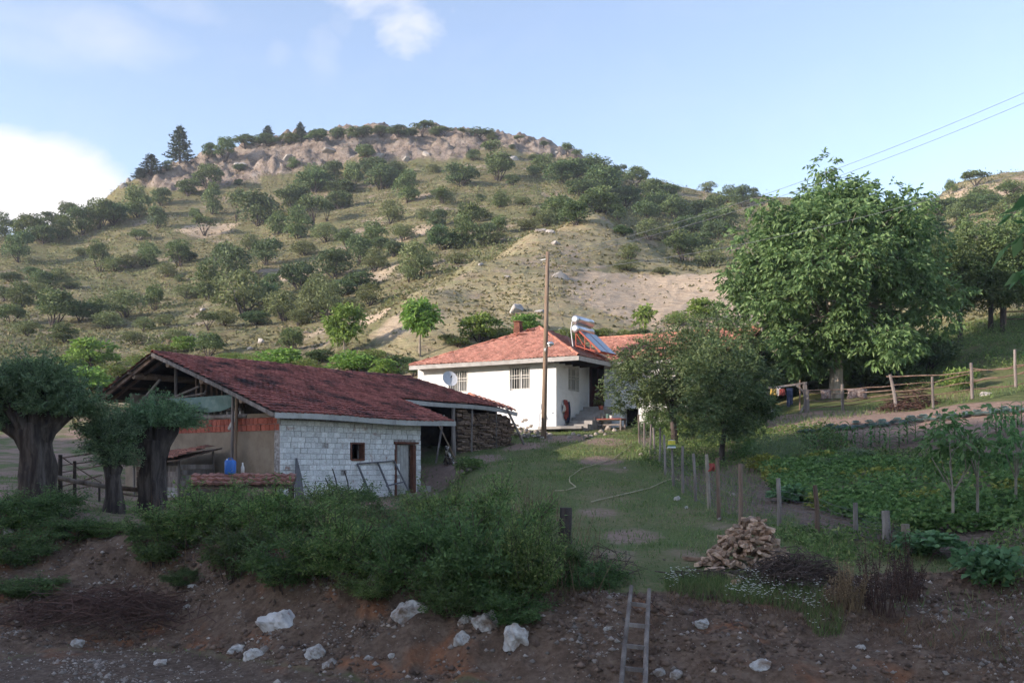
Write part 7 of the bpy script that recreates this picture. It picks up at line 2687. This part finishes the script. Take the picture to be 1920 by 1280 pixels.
# dark undergrowth below the fruit trees and weeds along the fence
VV = []
for i, pl_ in enumerate([[(1205, 870), (1230, 810), (1420, 790), (1440, 830), (1400, 870), (1330, 880), (1290, 900)], [(1500, 990), (1720, 1000), (1700, 1060), (1560, 1060), (1460, 1010)], [(1380, 810), (1560, 800), (1600, 850), (1420, 860)], [(1820, 1030), (1930, 1000), (1930, 1110), (1820, 1110)], [(1550, 850), (1800, 845), (1820, 880), (1560, 880)], [(1690, 650), (1760, 610), (1930, 590), (1930, 690), (1830, 700), (1700, 735)]]):
    P, r = scatter(40000, 2, 30 if i == 5 else 20, 13, 58 if i == 5 else 46, pl_, 90 + i)
    P = P[:2600]
    Q = np.repeat(P, 6, 0) + r.normal(size=(len(P) * 6, 3)) * [.1, .1, 0]
    Q[:, 2] += r.uniform(0, (.75, .45, .3, .4, .2, .7)[i], len(Q)) * np.clip(.5 + fbm(Q[:, 0] * 1.1, Q[:, 1] * 1.1, 99, 3), .15, 1.2)
    VV.append(leaf_quads(Q, rnd_dirs(len(Q), r), r.uniform(.06, .13, len(Q)), r.uniform(.03, .05, len(Q)), .2, .1, r))
stuff('weeds', quads_mesh('weeds', np.concatenate(VV), M['leaf_bank']), 'dense weeds under the fruit trees and along the garden fence', 'weeds')
# chamomile on the crest right of the ladder
VV, VP = [], []
for i, pl_ in enumerate([[(1245, 1092), (1330, 1090), (1420, 1095), (1430, 1135), (1330, 1130), (1250, 1112)], [(1400, 1085), (1520, 1100), (1580, 1150), (1580, 1195), (1530, 1195), (1500, 1150), (1400, 1130)]]):
    P, r = scatter(90000, 1, 6, 11.5, 17, pl_, 110 + i)
    S_ = P[:1500]
    VV.append(blades(S_, r.uniform(.08, .26, len(S_)), .012, .5, r))
    Q = P[(fbm(P[:, 0] * 2.2, P[:, 1] * 2.2, 77, 2) > .05)][:190].copy()
    Q[:, 2] += r.uniform(.10, .27, len(Q))
    for q in range(5):
        a_ = q * 2 * math.pi / 5
        D = np.stack([np.full(len(Q), math.cos(a_)), np.full(len(Q), math.sin(a_)), np.full(len(Q), .15)], 1)
        VP.append(leaf_quads(Q, D, .017, .012, 0, 0, r))
stuff('chamomile_stems', tris_mesh('chamomile_stems', np.concatenate(VV), M['grass']), 'green stems of the chamomile at the top of the bank', 'flowers')
stuff('chamomile_flowers', quads_mesh('chamomile_flowers', np.concatenate(VP), M['petal']), 'small white chamomile flowers at the top of the bank', 'flowers')
# pebbles in bank and road
P, r = scatter(100000, -14, 8, 9, 21.5, None, 120, lambda X, Y, px, py, r: ((zones(X, Y)[1] + zones(X, Y)[2]) > .6) & (r.uniform(0, 1, len(X)) < .16 + .8 * (fbm(X * .8, Y * .8, 121, 3) > .28) ) & (py < 1330) & (px > -60) & (px < 1980))
P = P[:14000]
s = (.010 + .045 * r.uniform(0, 1, len(P)) ** 6)[:, None]
oct_ = np.array([[1, 0, 0], [0, 1, 0], [-1, 0, 0], [0, -1, 0], [0, 0, .8], [0, 0, -.6]])
V = (P[:, None, :] + oct_[None] * s[:, :, None] * r.uniform(.6, 1.3, (len(P), 6, 1))).reshape(-1, 3)
ft_ = np.array([[0, 1, 4], [1, 2, 4], [2, 3, 4], [3, 0, 4], [1, 0, 5], [2, 1, 5], [3, 2, 5], [0, 3, 5]])
fc = (np.arange(len(P))[:, None, None] * 6 + ft_[None]).reshape(-1, 3)
stuff('gravel', fast_mesh('gravel', V, fc, M['pebble']), 'small stones in the earth bank and on the gravel track', 'gravel')

# clods of earth, dead stalks and roots on the bank
P, r = scatter(90000, -14, 8, 9, 21.5, None, 130, lambda X, Y, px, py, r: (zones(X, Y)[1] > .5) & (r.uniform(0, 1, len(X)) < .5 * (fbm(X * .9, Y * .9, 131, 3) > -.05)) & (py < 1330) & (px > -60) & (px < 1980))
P = P[:6000]
s = (.018 + .06 * r.uniform(0, 1, len(P)) ** 4)[:, None]
V = (P[:, None, :] + oct_[None] * s[:, :, None] * r.uniform(.5, 1.4, (len(P), 6, 1))).reshape(-1, 3)
fc = (np.arange(len(P))[:, None, None] * 6 + ft_[None]).reshape(-1, 3)
M['clod'] = surf('earth_clod', [(0, (0.07, 0.045, 0.034)), (1, (0.22, 0.15, 0.11))], 2, 1.0, 0.0, rnd=0.4)
stuff('soil_clods', fast_mesh('soil_clods', V, fc, M['clod']), 'crumbled clods of earth on the bank', 'earth')
k = MB()
rr_ = random.Random(77)
for i in range(230):
    x = rr_.uniform(60, 1560)
    top_ = float(np.interp(x, BX, BTOP))
    Yd = top_ - rr_.uniform(.0, .9)
    p = on((x - 960) / F * Yd, Yd)
    d_ = Vector((rr_.uniform(-.3, .3), -rr_.uniform(.05, .4), -rr_.uniform(.05, .6)))
    k.tube([p + Vector((0, .1, .05)), p + d_ * .5 + Vector((rr_.uniform(-.05, .05), -.08, .02)), p + d_ + Vector((0, -.05, 0))], [.008, .006, .002], 4, False)
stuff('roots', k.mesh('roots', M['twig_red']), 'thin roots and dead stems hanging out of the bank', 'roots')
P, r = scatter(90000, -13, 3, 13, 26, [(230, 1010), (400, 920), (800, 900), (1000, 890), (1150, 1060), (1180, 1110), (1000, 1150), (700, 1120), (420, 1080), (250, 1060)], 140)
P = P[:1500]
stuff('dry_stalks', tris_mesh('dry_stalks', blades(P, r.uniform(.35, .95, len(P)), .014, .45, r), M['leaf_dry']), 'dry stalks standing among the bank shrubs', 'grass')

# ---- individual garden plants


def cabbage_me(seed):
    r = np.random.default_rng(seed)
    V, Fq = [], []
    for i in range(13):
        a_ = i * 2.4 + r.uniform(-.2, .2)
        el = .25 + .75 * (i / 13)
        L = .30 * (1 - .4 * i / 13)
        d_ = np.array([math.cos(a_) * math.cos(el), math.sin(a_) * math.cos(el), math.sin(el)])
        sd = np.array([-math.sin(a_), math.cos(a_), 0])
        b = np.array([0, 0, .02 + .004 * i])
        rows_ = []
        for t_, w in ((0, .03), (.35, .11), (.7, .13), (1, .06)):
            c_ = b + d_ * L * t_ + np.array([0, 0, -.05 * t_ * t_])
            for u in (-1, 0, 1):
                rows_.append(c_ + sd * w * u + np.array([0, 0, .035 * abs(u) + r.uniform(-.01, .01)]))
        k0 = len(V)
        V += rows_
        for j in range(3):
            for u in range(2):
                a0 = k0 + j * 3 + u
                Fq.append((a0, a0 + 1, a0 + 4, a0 + 3))
    return fast_mesh('cabbage', np.array(V), np.array(Fq), M['cabbage'])


CAB = [cabbage_me(i) for i in range(3)]
n_ = 0
VLAB = []
for i in range(34):
    x = 1500 + i * 12.6
    y0 = np.interp(x, [1500, 1560, 1700, 1800, 1920], [812, 808, 793, 784, 772])
    for rw in range(2):
        if rw == 1 and i % 2:
            continue
        p = gp(x + random.uniform(-3, 3) + rw * 5, y0 + random.uniform(-2, 2) - rw * 7)
        o = obj('cabbage', CAB[n_ % 3], None, p, random.uniform(0, 6))
        o.scale = (random.uniform(.62, .85),) * 3
        tag(o, None, 'cabbage', 'cabbages in the garden row')
        VLAB.append((o, x + rw * 5, 'blue-green cabbage', 'in the back line of the upper row' if rw else 'in the front line of the upper row'))
        n_ += 1


def corn_me(seed):
    r = np.random.default_rng(seed)
    mb = MB()
    H = 1.0
    mb.tube([(0, 0, -.03), (.01, 0, .4), (0, .01, .8)], [.02, .016, .006], 5)
    for i in range(8):
        z = .08 + .09 * i
        a_ = i * math.pi + r.uniform(-.5, .5)
        L = r.uniform(.38, .58)
        dx_, dy_ = math.cos(a_), math.sin(a_)
        prev = None
        for q in range(6):
            t_ = q / 5
            c_ = Vector((dx_ * L * t_ * .8, dy_ * L * t_ * .8, z + L * (.75 * t_ - .75 * t_ * t_ * 1.25)))
            w = .06 * math.sin(math.pi * min(.98, .25 + t_ * .72))
            s_ = Vector((-dy_, dx_, 0)) * w
            cur = (c_ - s_ + Vector((0, 0, .012)), c_, c_ + s_ + Vector((0, 0, .012)))
            if prev:
                mb.add([*prev, *cur], [(0, 1, 4, 3), (1, 2, 5, 4)])
            prev = cur
    return mb.mesh('maize_plant', M['corn'], True)


CORN = [corn_me(i) for i in range(4)]
CX_ = [1512, 1528, 1545, 1558, 1572, 1588, 1603, 1618, 1633, 1650, 1668, 1686, 1702, 1716, 1735, 1752, 1770, 1790, 1852, 1868, 1885, 1900, 1915, 1575, 1640, 1700, 1660, 1548, 1878, 1908]
for i, x in enumerate(CX_):
    y = np.interp(x, [1510, 1600, 1700, 1800, 1920], [842, 838, 832, 826, 800]) + random.uniform(-6, 8) + (22 if i in (26,) else 0) + (-14 if i in (23, 24, 25) else 0)
    p = gp(x, y)
    h = random.uniform(.6, 1.0)
    o = obj('maize_plant', CORN[i % 4], None, p, random.uniform(0, 6))
    o.scale = (h, h, h * 1.1)
    tag(o, None, 'maize', 'maize plants below the cabbages')
    VLAB.append((o, x, ('tall' if h > .8 else 'short') + ' maize plant', 'in the row below the cabbages'))
number_labels(VLAB)
# dill, yellow-green bush, squash plants
P = rnd_dirs(3200, RS) * (RS.uniform(0, 1, 3200) ** .4)[:, None] * [.95, .7, .5] + [0, 0, .55]
V = leaf_quads(P, RS.normal(size=(3200, 3)) * [.5, .5, 1] + [0, 0, .8], .11, .008, .1, 0)
dp = gp(1462, 876)
dd = thing('dill_clump', 'feathery grey-green dill clump in the garden left of the maize', 'herb', dp)
obj('fronds', quads_mesh('fronds', V, M['dill']), dd)
k = MB()
for i in range(26):
    a_ = random.uniform(0, 6.28)
    k.tube([(math.cos(a_) * .25, math.sin(a_) * .2, -.03), (math.cos(a_) * .55, math.sin(a_) * .4, .6)], [.008, .005], 4, False)
k.build('stems', M['dill'], dd)
for (x, y, w, h, key, lab, sd) in [(1430, 882, 62, 34, 'bean_yellow', 'low yellow-green bush at the corner of the garden path', 701), (1400, 862, 60, 46, 'corn', 'grassy leek-like clump beside the second fruit tree', 702), (1608, 868, 70, 34, 'dill', 'soft green herb clump in the middle of the garden', 703), (1560, 880, 60, 26, 'dill', 'low herb clump left of the soft green one', 705),
                                   (1800, 735, 66, 52, 'leaf_bramble', 'sunlit bush growing through the pole fence', 704), (880, 884, 60, 30, 'leaf_bank', 'weedy clump in front of the shed posts', 706), (1850, 1095, 110, 80, 'squash', 'leafy squash plant at the right on the bare slope', 707), (1740, 1040, 110, 48, 'squash', 'spreading squash plant below the saplings', 708), (1490, 940, 90, 36, 'squash', 'large-leaved squash at the left end of the potato rows', 709)]:
    p = gp(x, y)
    s = p.y / F
    big = key == 'squash'
    V, C, R = lobes_crown(sd, 22, 620 if big else 1300, .15 if big else .10, .12 if big else .022 if key in ('corn', 'dill') else .05, low=.0, lobe=(.14, .24), jag=.4)
    t = thing('squash_plant' if big else 'garden_bush', lab, 'plant', p - Vector((0, 0, .04)))
    t.scale = (w * s * 1.1, w * s * 1.1, h * s * 1.2)
    obj('foliage', quads_mesh('foliage', V, M[key]), t)
    obj('stems', stems_mesh('stems', C, sd, M['corn'], .012, 9), t)
# saplings in the lower garden
for (x, y, H, cw, sd, lab) in [(1787, 992, 2.0, .62, 711, 'young walnut sapling with a pale stem in the lower garden, the left one'), (1833, 982, 2.35, .85, 712, 'taller walnut sapling right of the other in the lower garden'), (1905, 960, 1.9, .7, 713, 'walnut sapling by the right edge of the garden')]:
    p = gp(x, y)
    tree('walnut_sapling', p, lab, 'tree', 'walnut saplings in the garden', seed=sd, trunk_h=H * .42, trunk_r=.028, crown_c=(0, 0, H * .72), crown_r=(cw * .85, cw * .8, H * .27), nlobe=12, lobe_r=(.16, .28), sprays=6, leaf=(.16, .07), mat=M['corn'], bark=M['bark_pale'], per=6, droop=.5, limb_n=6)
# dead brown dock plants at the corner of the garden
for (x, y, w, h, sd, lab) in [(1650, 1150, 100, 165, 721, 'tall dead brown dock plant in front of the garden corner'), (1700, 1120, 70, 120, 722, 'smaller dead brown dock plant beside the tall one'), (1590, 1140, 70, 110, 723, 'straw-coloured dead stalks left of the brown dock')]:
    p = gp(x, y)
    s = p.y / F
    r = np.random.default_rng(sd)
    k = MB()
    VV = []
    for i in range(46):
        a_ = r.uniform(0, 6.28)
        q = r.uniform(0, 1) ** .6 * w * s * .5
        b = np.array([math.cos(a_) * q * .75 + r.normal() * .04, math.sin(a_) * q * .75, -.03])
        e = np.array([math.cos(a_) * q + r.normal() * .09, math.sin(a_) * q + r.normal() * .09, h * s * r.uniform(.35, 1.05) * (1.1 - .5 * q / (w * s * .5))])
        k.tube([tuple(b), tuple((b + e) / 2 + [0, 0, .05]), tuple(e)], [.007, .005, .003], 4, False)
        n_ = 42
        t_ = r.uniform(.45, 1, n_)[:, None]
        pos = b + (e - b) * t_ + r.normal(size=(n_, 3)) * .022
        VV.append(leaf_quads(pos, r.normal(size=(n_, 3)), .028, .018, .2, 0, r))
    t = thing('dead_dock', lab, 'weed', p, 0, 'dead stalks at the garden corner')
    obj('seed_heads', quads_mesh('seed_heads', np.concatenate(VV), M['leaf_dock'] if sd != 723 else M['leaf_dry']), t)
    k.build('stalks', M['twig_red'] if sd != 723 else M['leaf_dry'], t)

# ------------------------------------------------------------------ the air of the valley


def build_haze():
    m, nt = nmat('valley_haze')
    k = NT(nt)
    v = k.n('ShaderNodeVolumePrincipled', {'Color': (0.80, 0.86, 0.95), 'Density': 0.0004, 'Anisotropy': 0.2})
    o = k.n('ShaderNodeOutputMaterial')
    nt.links.new(v.outputs[0], o.inputs['Volume'])
    b = MB().box((20, 45, 46), (1960, 1310, 102)).build('haze', m)
    tag(b, 'thin haze in the valley air', None, None, 'stuff')


build_haze()
